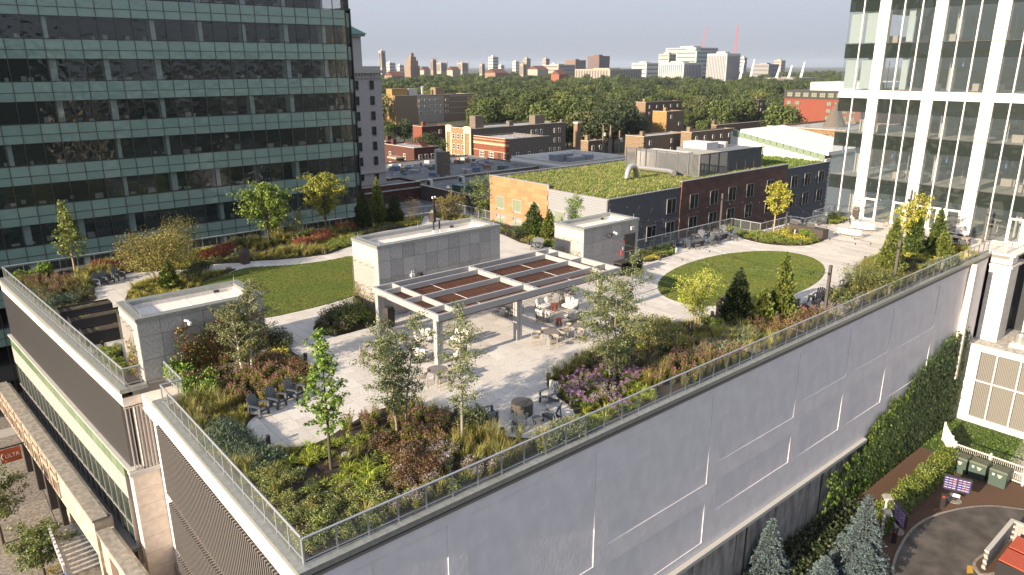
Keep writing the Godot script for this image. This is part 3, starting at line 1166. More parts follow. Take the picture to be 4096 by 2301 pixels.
	for k in 9000:
		var p := Vector2(rng.randf_range(X+0.5,97.0),rng.randf_range(z0+0.4,Z - 0.5))
		if p.x > 81.0 and p.y > -70.0 and p.x < 97.0 and p.y < -57.0:
			continue
		sp.append(spin(Vector3(p.x,top - 0.13,p.y),rng.randf_range(0.6,1.3)))
		tint.append(vary(Color(0.17,0.22,0.05) if rng.randf() < 0.75 else Color(0.30,0.28,0.13),0.25))
	for k in 1500:
		sp.append(spin(Vector3(rng.randf_range(97.5,110.3),top - 0.13,rng.randf_range(z0+0.4,Z - 0.5)),rng.randf_range(0.6,1.3)))
		tint.append(vary(Color(0.15,0.22,0.045),0.25))
	scatter("roof_meadow",tuft.mesh(),vmat("roof_meadow",0.8,Color(0.06,0.08,0.02)),sp,t,tint)
	for o in t.get_children():
		if o is MultiMeshInstance3D:
			o.position = -t.position
	# plant screen with dark louvre mesh, units inside, curved ducts
	var px0 := 81.5
	var px1 := 96.8
	var pz0 := -70.0
	var pz1 := -57.2
	var ph := top+3.0
	var sc := MB.new()
	for x in range(int((px1 - px0)/0.18)):
		sc.span(Vector3(px0+x*0.18,top - 0.1,pz1 - 0.05),Vector3(px0+x*0.18+0.07,ph,pz1))
	for z in range(int((pz1 - pz0)/0.18)):
		sc.span(Vector3(px0,top - 0.1,pz0+z*0.18),Vector3(px0+0.05,ph,pz0+z*0.18+0.09))
	part("plant_screen",sc,mat("screen_grey",Color(0.20,0.21,0.225),0.5,0.3),t).set_meta("kind","stuff")
	var sf := MB.new()
	for q in [[px0,pz0,px0,pz1],[px0,pz1,px1,pz1]]:
		for yy in [top+0.1,ph]:
			sf.bar(Vector3(q[0],yy,q[1]),Vector3(q[2],yy,q[3]),0.14,0.14)
	for k in 8:
		sf.span(Vector3(px0 - 0.07,top,pz0+k*1.83 - 0.07),Vector3(px0+0.07,ph,pz0+k*1.83+0.07))
		sf.span(Vector3(px0+k*2.18 - 0.05,top,pz1 - 0.07),Vector3(px0+k*2.18+0.05,ph,pz1+0.03))
	part("screen_frame",sf,mat("screen_frame",Color(0.14,0.145,0.16),0.5,0.3),t)
	var ph_box := MB.new()
	ph_box.span(Vector3(88.0,top,-66.0),Vector3(96.7,ph - 0.1,pz1 - 0.15))
	part("penthouse",ph_box,mat("penthouse",Color(0.16,0.17,0.185),0.6),t)
	var un := MB.new()
	un.span(Vector3(82.6,top,-68.8),Vector3(86.5,top+2.6,-62.0))
	un.span(Vector3(88.2,ph - 0.1,-65.0),Vector3(91.0,ph+0.8,-61.0))
	un.lathe([Vector2(1.1,0),Vector2(1.1,0.7),Vector2(0,0.72)],14,Vector3(93.0,ph - 0.1,-62.0))
	part("rooftop_unit",un,mat("unit_white",Color(0.60,0.60,0.58),0.6),t)
	var duct := MB.new()
	var path := []
	for k in 9:
		var a := PI*k/8.0
		path.append(Vector3(73.5+cos(a)*1.0,top+0.3+sin(a)*1.5,-62.0))
	duct.tube(path,[0.4],12)
	duct.tube([Vector3(80.0,top+0.55,-66.0),Vector3(80.2,top+0.55,-61.0),Vector3(79.0,top+0.55,-59.4)],[0.34],12)
	part("silver_duct",duct,mat("galvanized",Color(0.62,0.61,0.58),0.3,0.8),t)


func white_tower() -> void:
	var p0 := Vector2(76.5,-35.5)
	var dir := Vector2(-0.055,1.0).normalized()
	var c0 := p0+dir*-1.68
	var t := thing("white_tower","white framed glass tower standing at the far end of the terrace","building",Vector3(c0.x,0,c0.y),atan2(-dir.y,dir.x))
	var white := mat("white_panel",Color(0.68,0.67,0.655),0.45,0,noise_tex("cream",0.02,0.92,1.0),Vector3.ONE*0.1)
	var thin := mat("white_mullion",Color(0.74,0.73,0.71),0.4)
	var seam := mat("seam_dark",Color(0.05,0.05,0.05),0.5,0.3)
	var pane := glass("tower_pane",Color(0.12,0.16,0.175),0.10)
	var spand := glass("tower_spandrel",Color(0.022,0.031,0.029),0.80)
	pane.metallic = 0.10
	for gl in [pane,spand]:
		gl.metallic_specular = 0.75
		wavy(gl,0.15,0.5)
	var L := 34.0
	var cols := [3.15,8.37,13.55,18.78,24.0,29.2]
	var levels := [0.0,4.3,8.7,13.05,17.5,21.95,26.4]
	var tops := [4.3,8.7,12.25,17.5,21.95,26.4]
	# white piers in two-storey panels, one proud of the other
	for c in cols:
		for k in levels.size() - 1:
			var m := MB.new()
			m.span(Vector3(c,levels[k]+0.03,-0.35),Vector3(c+1.06,levels[k+1] - 0.03,0.16))
			part("pier_panel",m,white,t,"",true)
	var m2 := MB.new()
	m2.span(Vector3(0.0,12.25,-0.3),Vector3(L,13.05,0.10))
	part("white_band",m2,white,t,"",true)
	for k in levels.size():
		var m := MB.new()
		for q in ([[levels[k],0.06]] if k != 3 else [[12.22,0.05],[13.07,0.05]]):
			m.box(Vector3(L*0.5,q[0],0.07),Vector3(L,q[1],0.12))
		part("floor_line",m,seam,t,"",true)
	# bays
	var bays := []
	var prev := 0.0
	for c in cols:
		bays.append([prev,c])
		prev = c+1.06
	var splits := [[0.5],[0.32,0.72],[0.31,0.68],[0.32,0.72],[0.32,0.7],[0.33,0.7]]
	var doors := {1: [0,2],2: [0,1,2],3: [2]}
	for bi in bays.size():
		var a: float = bays[bi][0]
		var b: float = bays[bi][1]
		var us := [a]
		for s in splits[bi]:
			us.append(lerpf(a,b,s))
		us.append(b)
		for i in us.size():
			if i > 0 and i < us.size() - 1:
				var m := MB.new()
				m.span(Vector3(us[i] - 0.05,0,-0.08),Vector3(us[i]+0.05,26.4,0.14))
				part("mullion",m,thin,t,"",true)
		for k in tops.size():
			for i in us.size() - 1:
				var x0: float = us[i]+0.05
				var x1: float = us[i+1] - 0.05
				var y0: float = levels[k]+0.04
				var y1: float = tops[k] - 0.04
				var m := MB.new()
				var split := y1 - 1.35
				m.span(Vector3(x0,split,-0.02),Vector3(x1,y1,0.02))
				part("spandrel_pane",m,spand,t,"",true)
				m = MB.new()
				var isdoor: bool = k == 0 and doors.has(bi) and doors[bi].has(i)
				m.span(Vector3(x0,(2.35 if isdoor else y0),-0.02),Vector3(x1,split - 0.01,0.02))
				part("window_pane",m,pane,t,"",true)
				if isdoor:
					var d := MB.new()
					var n := 2 if (bi == 2 and i == 1) else 1
					for j in n:
						var d0: float = x0+(x1 - x0)*j/n
						var d1: float = x0+(x1 - x0)*(j+1)/n
						for q in [[d0,d0+0.13,0.0,2.3],[d1 - 0.13,d1,0.0,2.3],[d0+0.13,d1 - 0.13,2.12,2.3],[d0+0.13,d1 - 0.13,0.0,0.2]]:
							d.span(Vector3(q[0],q[2],-0.03),Vector3(q[1],q[3],0.09))
					var dr := part("door",d,white,t,"",true)
					var pn := MB.new()
					pn.span(Vector3(x0+0.13,0.2,0.0),Vector3(x1 - 0.13,2.12,0.03))
					part("pane",pn,pane,dr,"",true)
					var hd := MB.new()
					hd.bar(Vector3(x0+0.09,1.0,0.14),Vector3(x0+0.09,1.25,0.14),0.03,0.03)
					part("handle",hd,seam,dr,"",true)
	# inside: slabs, ceilings, far wall, studs and stored things
	var slab := MB.new()
	var dark := MB.new()
	var stud := MB.new()
	var light := MB.new()
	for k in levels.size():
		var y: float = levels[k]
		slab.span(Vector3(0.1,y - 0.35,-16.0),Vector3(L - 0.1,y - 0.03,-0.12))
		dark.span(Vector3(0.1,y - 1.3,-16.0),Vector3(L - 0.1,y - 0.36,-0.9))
		for c in range(4):
			stud.span(Vector3(1.2+c*8.0,y,-3.2),Vector3(1.7+c*8.0,y+4.4,-2.7))
		if k > 0:
			for c in 26:
				if rng.randf() < 0.45:
					var x := rng.randf_range(0.5,L - 1)
					var z := -rng.randf_range(1.5,12)
					stud.span(Vector3(x,y,z),Vector3(x+0.05,y+rng.randf_range(1.5,3.2),z+0.05))
			for c in 14:
				var x := rng.randf_range(0.5,L - 1)
				var z := -rng.randf_range(1.0,7)
				light.box(Vector3(x,y+0.35,z),Vector3(rng.randf_range(0.3,1.3),0.7,rng.randf_range(0.3,0.9)))
		else:
			for c in 12:
				var x := rng.randf_range(0.5,L - 1)
				var z := -rng.randf_range(1.2,7)
				light.box(Vector3(x,0.73,z),Vector3(1.4,0.05,0.7))
				light.bar(Vector3(x,0,z),Vector3(x,0.7,z),0.1,0.1,Vector3.RIGHT)
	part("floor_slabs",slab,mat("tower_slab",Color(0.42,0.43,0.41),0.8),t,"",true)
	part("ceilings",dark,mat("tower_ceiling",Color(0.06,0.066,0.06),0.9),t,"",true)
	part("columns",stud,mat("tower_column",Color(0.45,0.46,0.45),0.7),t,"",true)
	part("stored_goods",light,mat("tower_goods",Color(0.35,0.33,0.30),0.7),t,"",true).set_meta("kind","stuff")
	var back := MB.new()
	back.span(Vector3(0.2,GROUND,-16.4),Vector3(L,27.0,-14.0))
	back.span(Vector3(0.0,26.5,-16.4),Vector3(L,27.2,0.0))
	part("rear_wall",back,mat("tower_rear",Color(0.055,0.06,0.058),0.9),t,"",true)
	var blind := MB.new()
	for k in range(3,6):
		for q in [[0.1,1.5],[1.75,3.0],[5.8,6.4]]:
			blind.span(Vector3(q[0],levels[k]+0.1,-0.5),Vector3(q[1],tops[k] - (1.5 if q[0] < 5 else 0.2),-0.46))
	part("roller_blind",blind,mat("roller_blind",Color(0.40,0.50,0.52),0.8),t,"",true)
	# blue protective film left in the upper corners, a ladder, small fittings
	var blue := MB.new()
	for q in [[1.7,8.0],[5.6,8.0],[10.8,8.0],[15.9,8.0],[0.3,8.0],[5.7,12.0],[7.3,12.0],[10.8,12.0],[12.3,12.0],[16.0,12.0],[1.8,12.0],[5.7,16.9],[10.8,16.9],[1.8,16.9]]:
		blue.span(Vector3(q[0],q[1] - 0.75,-1.6),Vector3(q[0]+1.2,q[1] - 0.68,-1.55))
		blue.span(Vector3(q[0],q[1] - 1.6,-1.6),Vector3(q[0]+0.12,q[1] - 0.68,-1.55))
	part("blue_film",blue,mat("blue_film",Color(0.08,0.20,0.55),0.5),t,"",true)
	# end wall, base below terrace level
	var low := MB.new()
	low.span(Vector3(19.0,GROUND,-14.0),Vector3(L,-0.1,-0.2))
	part("lower_glass",low,mat("office_dark",Color(0.05,0.055,0.06),0.05),t,"",true)
	var lp := MB.new()
	for k in 4:
		lp.span(Vector3(20.3+k*2.2,-14.9,-0.2),Vector3(20.5+k*2.2,-0.2,0.0))
	lp.span(Vector3(19.0,-0.5,-0.3),Vector3(L,-0.05,0.1))
	part("lower_frame",lp,white,t,"",true)
	var fix := MB.new()
	fix.box(Vector3(3.7,2.9,0.2),Vector3(0.3,0.12,0.14))
	part("wall_light",fix,thin,t,"",true)
	fix = MB.new()
	fix.box(Vector3(3.75,1.9,0.2),Vector3(0.12,0.14,0.08))
	part("alarm_box",fix,mat("alarm_red",Color(0.5,0.03,0.02),0.4),t,"",true)


func annex() -> void:
	var t := thing("louvred_annex","low white building with grey ribbed louvres below the far terrace corner","building",Vector3(68.7,GROUND,-19.1))
	var white: Material = M["white_panel"]
	var core := MB.new()
	core.span(Vector3(68.9,GROUND,-19.15),Vector3(82.0,-8.05,2.0))
	part("core",core,mat("annex_core",Color(0.12,0.12,0.12),0.8),t)
	var fr := MB.new()
	fr.span(Vector3(68.6,-8.3,-19.35),Vector3(69.0,-7.82,2.0))
	fr.span(Vector3(68.6,GROUND - 0.1,-19.35),Vector3(69.0,-14.4,2.0))
	fr.span(Vector3(68.62,-14.4,-19.33),Vector3(69.0,-8.3,-17.95))
	part("frame",fr,white,t)
	var roof := MB.new()
	roof.span(Vector3(69.0,-8.05,-19.3),Vector3(82.0,-7.9,2.0))
	part("roof",roof,mat("annex_roof",Color(0.50,0.48,0.45),0.8,0,noise_tex("stain",0.012,0.45,1.0),Vector3.ONE*0.3),t)
	var z := -17.9
	for k in 6:
		var w := 1.15 if k == 0 else 1.58
		for q in [[-10.92,-8.35],[-14.38,-11.1]]:
			var lv := MB.new()
			var n := int(w/0.115)
			for i in n:
				var zz := z+(i+0.5)*w/n
				lv.box(Vector3(68.76,(q[0]+q[1])*0.5,zz),Vector3(0.11,q[1] - q[0],0.085),Basis(Vector3.UP,0.6))
			part("louvre_panel",lv,mat("annex_louvre",Color(0.25,0.245,0.23),0.5,0.2),t)
		var mu := MB.new()
		mu.span(Vector3(68.65,-14.4,z+w+0.03),Vector3(68.85,-8.3,z+w+0.14))
		part("mullion",mu,white,t)
		z += w+0.17
	var rail := MB.new()
	rail.span(Vector3(68.64,-11.06,-17.95),Vector3(68.8,-10.95,2.0))
	part("cross_rail",rail,white,t)
	# the white corner pier above it
	var p := thing("corner_pier","tall white panelled corner pier rising from louvred annex to terrace railing","pillar",Vector3(70.8,-7.9,-18.3))
	var pm := MB.new()
	for q in [[-7.9,-4.0],[-3.97,-1.2],[-0.9,-0.15]]:
		pm.span(Vector3(70.86,q[0],-19.15),Vector3(72.3,q[1],-17.55))
	part("panel",pm,white,p)
	pm = MB.new()
	pm.span(Vector3(70.74,-1.2,-19.2),Vector3(74.5,-1.0,-17.42))
	pm.span(Vector3(70.7,-0.15,-19.22),Vector3(78.0,0.02,-17.35))
	part("cornice",pm,white,p)
	pm = MB.new()
	pm.span(Vector3(72.5,-14.0,-17.9),Vector3(73.2,-1.2,-17.6))
	part("fin",pm,white,p)
	pm = MB.new()
	pm.span(Vector3(72.3,-8.0,-18.6),Vector3(78.0,-0.2,-17.95))
	part("side_glass",pm,mat("office_dark",Color(0.05,0.055,0.06),0.05),p)
	# fan unit on the roof
	var f := thing("roof_fan","galvanised fan unit with blue hood on annex roof","fan",Vector3(71.4,-7.9,-15.7))
	var fb := MB.new()
	fb.span(Vector3(70.6,-7.9,-16.5),Vector3(72.2,-7.6,-14.7))
	part("curb",fb,white,f)
	fb = MB.new()
	fb.lathe([Vector2(0.42,0),Vector2(0.42,0.75),Vector2(0.3,0.95),Vector2(0,1.0)],14,Vector3(71.2,-7.6,-15.9))
	part("drum",fb,mat("galvanized",Color(0.62,0.61,0.58),0.3,0.8),f)
	fb = MB.new()
	fb.lathe([Vector2(0.55,0),Vector2(0.55,0.5),Vector2(0.45,0.9),Vector2(0.2,1.05),Vector2(0,1.08)],14,Vector3(72.1,-7.4,-15.5))
	part("blue_hood",fb,mat("hood_blue",Color(0.12,0.28,0.40),0.35),f)


func hut(called: String,label: String,x0: float,x1: float,z0: float,z1: float,h: float,cols: int,rows: Array,west_cols: int) -> Node3D:
	var t := thing(called,label,"hut",Vector3((x0+x1)*0.5,0,(z0+z1)*0.5))
	var cn := noise_tex("concrete",0.02,0.84,1.0,FastNoiseLite.TYPE_SIMPLEX_SMOOTH,6,1024)
	var cb := noise_tex("concrete_b",0.06,0.3,1.0,FastNoiseLite.TYPE_SIMPLEX_SMOOTH,4)
	var cm := [mat("concrete_a",Color(0.42,0.41,0.40),0.85,0,cn,Vector3(0.5,0.18,0.5),cb,0.12),mat("concrete_b",Color(0.37,0.365,0.36),0.85,0,cn,Vector3(0.6,0.14,0.6),cb,0.12),mat("concrete_c",Color(0.46,0.45,0.435),0.85,0,cn,Vector3(0.5,0.2,0.5),cb,0.12)]
	var core := MB.new()
	core.span(Vector3(x0+0.05,0,z0+0.05),Vector3(x1 - 0.05,h - 0.65,z1 - 0.05))
	part("wall_core",core,mat("joint_concrete",Color(0.22,0.215,0.21),0.9),t)
	# cast panels with open joints
	for i in cols:
		for j in rows.size() - 1:
			var a := lerpf(x0,x1,float(i)/cols)
			var b := lerpf(x0,x1,float(i+1)/cols)
			for s in [z1,z0]:
				var p := MB.new()
				p.box(Vector3((a+b)*0.5,(rows[j]+rows[j+1])*0.5,s+(0.0 if s == z1 else 0.0)+(-0.04 if s == z1 else 0.04)+rng.randf_range(-0.004,0.004)),Vector3(b - a - 0.022,rows[j+1] - rows[j] - 0.018,0.1))
				part("concrete_panel",p,cm[rng.randi() % 3],t)
	for i in west_cols:
		for j in rows.size() - 1:
			var a := lerpf(z0,z1,float(i)/west_cols)
			var b := lerpf(z0,z1,float(i+1)/west_cols)
			for s in [x0,x1]:
				var p := MB.new()
				p.box(Vector3(s+(0.035 if s == x0 else -0.035),(rows[j]+rows[j+1])*0.5,(a+b)*0.5),Vector3(0.1,rows[j+1] - rows[j] - 0.01,b - a - 0.012))
				part("concrete_panel",p,cm[2],t)
	var cop := MB.new()
	var w := 0.42
	cop.span(Vector3(x0 - 0.06,h - 0.2,z1 - w),Vector3(x1+0.06,h,z1+0.06))
	cop.span(Vector3(x0 - 0.06,h - 0.2,z0 - 0.06),Vector3(x1+0.06,h,z0+w))
	cop.span(Vector3(x0 - 0.06,h - 0.2,z0+w),Vector3(x0+w,h - 0.003,z1 - w))
	cop.span(Vector3(x1 - w,h - 0.2,z0+w),Vector3(x1+0.06,h - 0.003,z1 - w))
	part("coping",cop,M["coping"],t)
	var rf := MB.new()
	rf.span(Vector3(x0+w,h - 0.6,z0+w),Vector3(x1 - w,h - 0.42,z1 - w))
	for k in range(1,4):
		rf.box(Vector3(lerpf(x0,x1,k/4.0),h - 0.415,(z0+z1)*0.5),Vector3(0.12,0.012,z1 - z0 - 2*w))
	part("roof_membrane",rf,mat("membrane",Color(0.70,0.67,0.63),0.7,0,noise_tex("cream",0.02,0.85,1.0),Vector3.ONE*0.4),t)
	var up := MB.new()
	up.span(Vector3(x0+w - 0.01,h - 0.42,z0+w - 0.03),Vector3(x1 - w+0.01,h - 0.21,z0+w+0.03))
	up.span(Vector3(x1 - w - 0.03,h - 0.42,z0+w),Vector3(x1 - w+0.03,h - 0.21,z1 - w))
	part("roof_upstand",up,M["membrane"],t)
	var rods := [Vector2(x0+0.3,z0+0.3),Vector2(x1 - 0.3,z0+0.3),Vector2(x0+0.3,z1 - 0.3),Vector2(x1 - 0.3,z1 - 0.3)]
	if x1 - x0 > 8:
		rods.append(Vector2((x0+x1)*0.5,z0+0.3)); rods.append(Vector2((x0+x1)*0.5,z1 - 0.3))
	for r in rods:
		var b := MB.new()
		b.tube([Vector3(r.x,h,r.y),Vector3(r.x,h+0.36,r.y)],[0.014,0.008],5)
		part("lightning_rod",b,mat("rod",Color(0.55,0.55,0.55),0.4,0.6),t)
	var cable := MB.new()
	cable.tube([Vector3(x0+0.3,h+0.012,z0+0.3),Vector3(x1 - 0.3,h+0.012,z0+0.3)],[0.008],4)
	cable.tube([Vector3(x0+0.3,h+0.012,z1 - 0.3),Vector3(x1 - 0.3,h+0.012,z1 - 0.3)],[0.008],4)
	cable.tube([Vector3(x0+0.3,h+0.012,z0+0.3),Vector3(x0+0.3,h+0.012,z1 - 0.3)],[0.008],4)
	part("lightning_cable",cable,M["rod"],t)
	var sc := MB.new()
	sc.box(Vector3(lerpf(x0,x1,0.78),h - 0.3,z0+w+0.05),Vector3(0.28,0.14,0.08))
	part("scupper",sc,mat("dark_metal",Color(0.05,0.05,0.055),0.5,0.3),t)
	return t


func trellis(t: Node3D,a: Vector3,b: Vector3,y0: float,y1: float,out: Vector3) -> void:
	# welded wire mesh held off the wall on pins
	var m := MB.new()
	var d := b - a
	var n := int(d.length()/0.11)
	for i in n+1:
		var p := a+d*float(i)/n+out*0.16
		m.bar(p+Vector3.UP*y0,p+Vector3.UP*y1,0.007,0.007,out)
	var k := int((y1 - y0)/0.11)
	for i in k+1:
		var y := y0+(y1 - y0)*i/k
		m.bar(a+out*0.165+Vector3.UP*y,b+out*0.165+Vector3.UP*y,0.007,0.007)
	part("wire_trellis",m,mat("trellis",Color(0.36,0.36,0.35),0.4,0.6),t)
	var p := MB.new()
	for i in 4:
		for y in [y0+0.3,(y0+y1)*0.5,y1 - 0.25]:
			var q: Vector3 = a+d*(0.1+0.27*i)+Vector3.UP*y
			p.tube([q,q+out*0.2],[0.018],5)
	part("trellis_pins",p,M["dark_metal"],t)


func huts() -> void:
	var t := hut("concrete_stair_hut","largest concrete roof hut, long, behind the pergola",22.0,31.9,-42.05,-38.8,4.77,11,[0.0,1.25,2.55,3.72,4.57],3)
	trellis(t,Vector3(22.0,0,-41.95),Vector3(22.0,0,-39.1),0.1,3.55,Vector3(-1,0,0))
	var box := MB.new()
	box.box(Vector3(24.45,2.45,-38.74),Vector3(0.3,0.18,0.16))
	box.span(Vector3(24.36,2.1,-38.72),Vector3(24.39,2.75,-38.69))
	box.span(Vector3(24.5,2.1,-38.72),Vector3(24.53,2.75,-38.69))
	part("antenna_box",box,mat("plastic_white",Color(0.72,0.72,0.71),0.4),t)
	var sp := MB.new()
	sp.box(Vector3(25.0,2.4,-38.65),Vector3(0.36,0.2,0.2),Basis(Vector3.UP,0.3))
	part("speaker",sp,mat("plastic_black",Color(0.02,0.02,0.022),0.45),t)
	for q in [27.9,28.4]:
		var pipe := MB.new()
		pipe.lathe([Vector2(0.11,0),Vector2(0.1,0.1),Vector2(0.07,0.18)],10,Vector3(q,4.35,-41.2))
		part("pipe_boot",pipe,M["plastic_white"],t)
		pipe = MB.new()
		pipe.tube([Vector3(q,4.4,-41.2),Vector3(q,5.2,-41.2)],[0.06],8)
		part("vent_pipe",pipe,M["plastic_black"],t)
	var al := MB.new()
	al.box(Vector3(23.5,2.0,-38.72),Vector3(0.14,0.12,0.1))
	part("alarm",al,mat("alarm_red",Color(0.5,0.03,0.02),0.4),t)
	t = hut("concrete_exit_hut","small concrete roof hut with exit sign and dark door",39.1,45.5,-40.65,-37.45,3.6,6,[0.0,1.2,2.4,3.4],3)
	trellis(t,Vector3(39.1,0,-40.55),Vector3(39.1,0,-37.7),0.1,2.75,Vector3(-1,0,0))
	var d := MB.new()
	d.span(Vector3(43.9,0,-37.44),Vector3(44.98,2.36,-37.38))
	var door := part("door",d,mat("door_dark",Color(0.045,0.045,0.048),0.5,0.2),t)
	d = MB.new()
	d.span(Vector3(43.98,0.02,-37.38),Vector3(44.9,0.32,-37.365))
	d.span(Vector3(44.0,1.0,-37.38),Vector3(44.8,1.05,-37.33))
	part("kick_plate_and_bar",d,mat("steel_plate",Color(0.45,0.44,0.42),0.35,0.7),door)
	d = MB.new()
	d.span(Vector3(43.82,0,-37.43),Vector3(43.9,2.44,-37.36))
	d.span(Vector3(44.98,0,-37.43),Vector3(45.06,2.44,-37.36))
	d.span(Vector3(43.82,2.36,-37.43),Vector3(45.06,2.44,-37.357))
	part("door_frame",d,M["dark_metal"],t)
	d = MB.new()
	d.span(Vector3(44.35,2.78,-37.3),Vector3(44.75,3.06,-37.22))
	var sg := part("exit_sign",d,M["plastic_white"],t)
	lettering("EXIT",0.16,Vector3(44.55,2.92,-37.215),0.0,mat("sign_ink",Color(0.02,0.02,0.02),0.6),sg,0.004)
	d = MB.new()
	d.box(Vector3(43.75,2.05,-37.34),Vector3(0.16,0.13,0.1))
	part("alarm",d,M["alarm_red"],t)
	d = MB.new()
	d.box(Vector3(41.9,2.75,-37.25),Vector3(0.38,0.2,0.22),Basis(Vector3.UP,0.3))
	part("speaker",d,M["plastic_black"],t)
	d = MB.new()
	d.box(Vector3(42.5,2.85,-37.36),Vector3(0.14,0.14,0.1))
	d.lathe([Vector2(0.0,-0.1),Vector2(0.09,-0.06),Vector2(0.11,0.02),Vector2(0.08,0.1),Vector2(0,0.12)],10,Vector3(42.58,2.75,-37.22))
	part("camera_dome",d,M["plastic_white"],t)
	d = MB.new()
	d.lathe([Vector2(0.0,0),Vector2(0.065,0.01),Vector2(0.065,0.36),Vector2(0.02,0.42),Vector2(0,0.43)],10,Vector3(43.3,0.85,-37.28))
	part("fire_extinguisher",d,M["alarm_red"],t)
	d = MB.new()
	d.box(Vector3(43.62,1.35,-37.37),Vector3(0.16,0.26,0.02))
	part("door_notice",d,M["plastic_white"],t)
	t = hut("concrete_corner_hut","low concrete roof hut with climbing vines by the left notch",7.75,14.2,-41.75,-38.1,3.45,6,[0.0,1.2,2.45,3.25],3)
	trellis(t,Vector3(7.75,0,-41.6),Vector3(7.75,0,-38.5),0.1,2.95,Vector3(-1,0,0))
	trellis(t,Vector3(9.2,0,-38.1),Vector3(14.0,0,-38.1),0.1,2.75,Vector3(0,0,1))
	trellis(t,Vector3(14.2,0,-38.4),Vector3(14.2,0,-40.2),0.1,2.7,Vector3(1,0,0))
	d = MB.new()
	d.lathe([Vector2(0.0,-0.12),Vector2(0.1,-0.07),Vector2(0.12,0.02),Vector2(0.08,0.1),Vector2(0,0.12)],10,Vector3(10.15,2.75,-37.75))
	d.bar(Vector3(9.98,2.9,-38.0),Vector3(10.12,2.9,-37.75),0.08,0.08)
	part("camera_dome",d,M["plastic_white"],t)


func lettering(txt: String,h: float,at: Vector3,turn: float,m: Material,parent: Node,depth := 0.01) -> void:
	var f := SystemFont.new()
	f.font_names = PackedStringArray(["Droid Sans"])
	var tm := TextMesh.new()
	tm.text = txt
	tm.font = f
	tm.font_size = 64
	tm.pixel_size = h/46.0
	tm.depth = depth
	var o := part("lettering",tm,m,parent)
	o.position = at - base_of(parent)
	o.rotation.y = turn


func pergola() -> void:
	var t := thing("pergola","pale grey pergola with brown timber slats standing over the paved terrace","pergola",Vector3(27.6,0,-33.35))
	var pm := mat("pergola_grey",Color(0.34,0.343,0.352),0.5,0.1)
	var x0 := 20.35
	var x1 := 34.83
	var z0 := -36.8
	var z1 := -29.92
	var top := 2.92
	var dp := 0.36
	var w := 0.16
	# perimeter and inner beams
	for q in [[x0,z1 - w,x1,z1],[x0,z0,x1,z0+w]]:
		var m := MB.new(); m.span(Vector3(q[0],top - dp,q[1]),Vector3(q[2],top,q[3]))
		part("edge_beam",m,pm,t)
	for x in [x0,x1 - w]:
		var m := MB.new(); m.span(Vector3(x,top - dp,z0+w),Vector3(x+w,top - 0.002,z1 - w))
		part("edge_beam",m,pm,t)
	var mid := (x0+x1)*0.5
	for x in [x0+1.3,mid - 0.13,mid+0.03,x1 - 1.3 - 0.12]:
		var m := MB.new(); m.span(Vector3(x,top - 0.30,z0+w),Vector3(x+0.10,top - 0.004,z1 - w))
		part("cross_beam",m,pm,t)
	for fz in [0.16,0.49,0.81]:
		var z := lerpf(z0,z1,fz)
		for q in [[x0+w,x0+1.3],[x0+1.4,mid - 0.13],[mid+0.13,x1 - 1.42],[x1 - 1.32,x1 - w]]:
			var m := MB.new(); m.span(Vector3(q[0],top - 0.30,z - 0.06),Vector3(q[1],top - 0.006,z+0.06))
			part("rafter",m,pm,t)
	var clip := MB.new()
	for fz in [0.04,0.24,0.42,0.62,0.78,0.93]:
		clip.box(Vector3(mid,top+0.01,lerpf(z0,z1,fz)),Vector3(0.2,0.05,0.1))
	part("beam_clips",clip,pm,t)
	# timber slats below, in two runs
	var wood_n := noise_tex("wood",0.02,0.6,1.0,FastNoiseLite.TYPE_SIMPLEX_SMOOTH,4)
	var wood := [mat("slat_a",Color(0.27,0.115,0.065),0.55,0,wood_n,Vector3(0.3,3.0,3.0)),mat("slat_b",Color(0.22,0.092,0.052),0.55,0,wood_n,Vector3(0.3,3.0,3.0)),mat("slat_c",Color(0.31,0.135,0.075),0.55,0,wood_n,Vector3(0.3,3.0,3.0))]
	var n := 27
	for i in n:
		var z := lerpf(z0+0.10,z1 - 0.10,float(i)/(n - 1))
		for q in [[x0+0.05,mid - 0.03],[mid+0.03,x1 - 0.05]]:
			var m := MB.new()
			m.span(Vector3(q[0],top - dp - 0.085,z - 0.03),Vector3(q[1],top - dp - 0.01,z+0.03))
			part("slat",m,wood[rng.randi() % 3],t)
	var tie := MB.new()
	for x in [lerpf(x0,mid,0.5),lerpf(mid,x1,0.5)]:
		tie.bar(Vector3(x,top - dp - 0.006,z0+0.2),Vector3(x,top - dp - 0.006,z1 - 0.2),0.035,0.012)
	part("slat_ties",tie,mat("plastic_white",Color(0.72,0.72,0.71),0.4),t)
	# twin posts
	for x in [20.55,26.2,33.1]:
		for z in [z0+0.45,z1 - 0.35]:
			var m := MB.new()
			m.span(Vector3(x - 0.2,0,z - 0.16),Vector3(x - 0.02,top - dp,z+0.16))
			m.span(Vector3(x+0.02,0,z - 0.16),Vector3(x+0.2,top - dp,z+0.16))
			m.span(Vector3(x - 0.02,0,z - 0.13),Vector3(x+0.02,top - dp,z+0.13))
			part("post",m,pm,t)


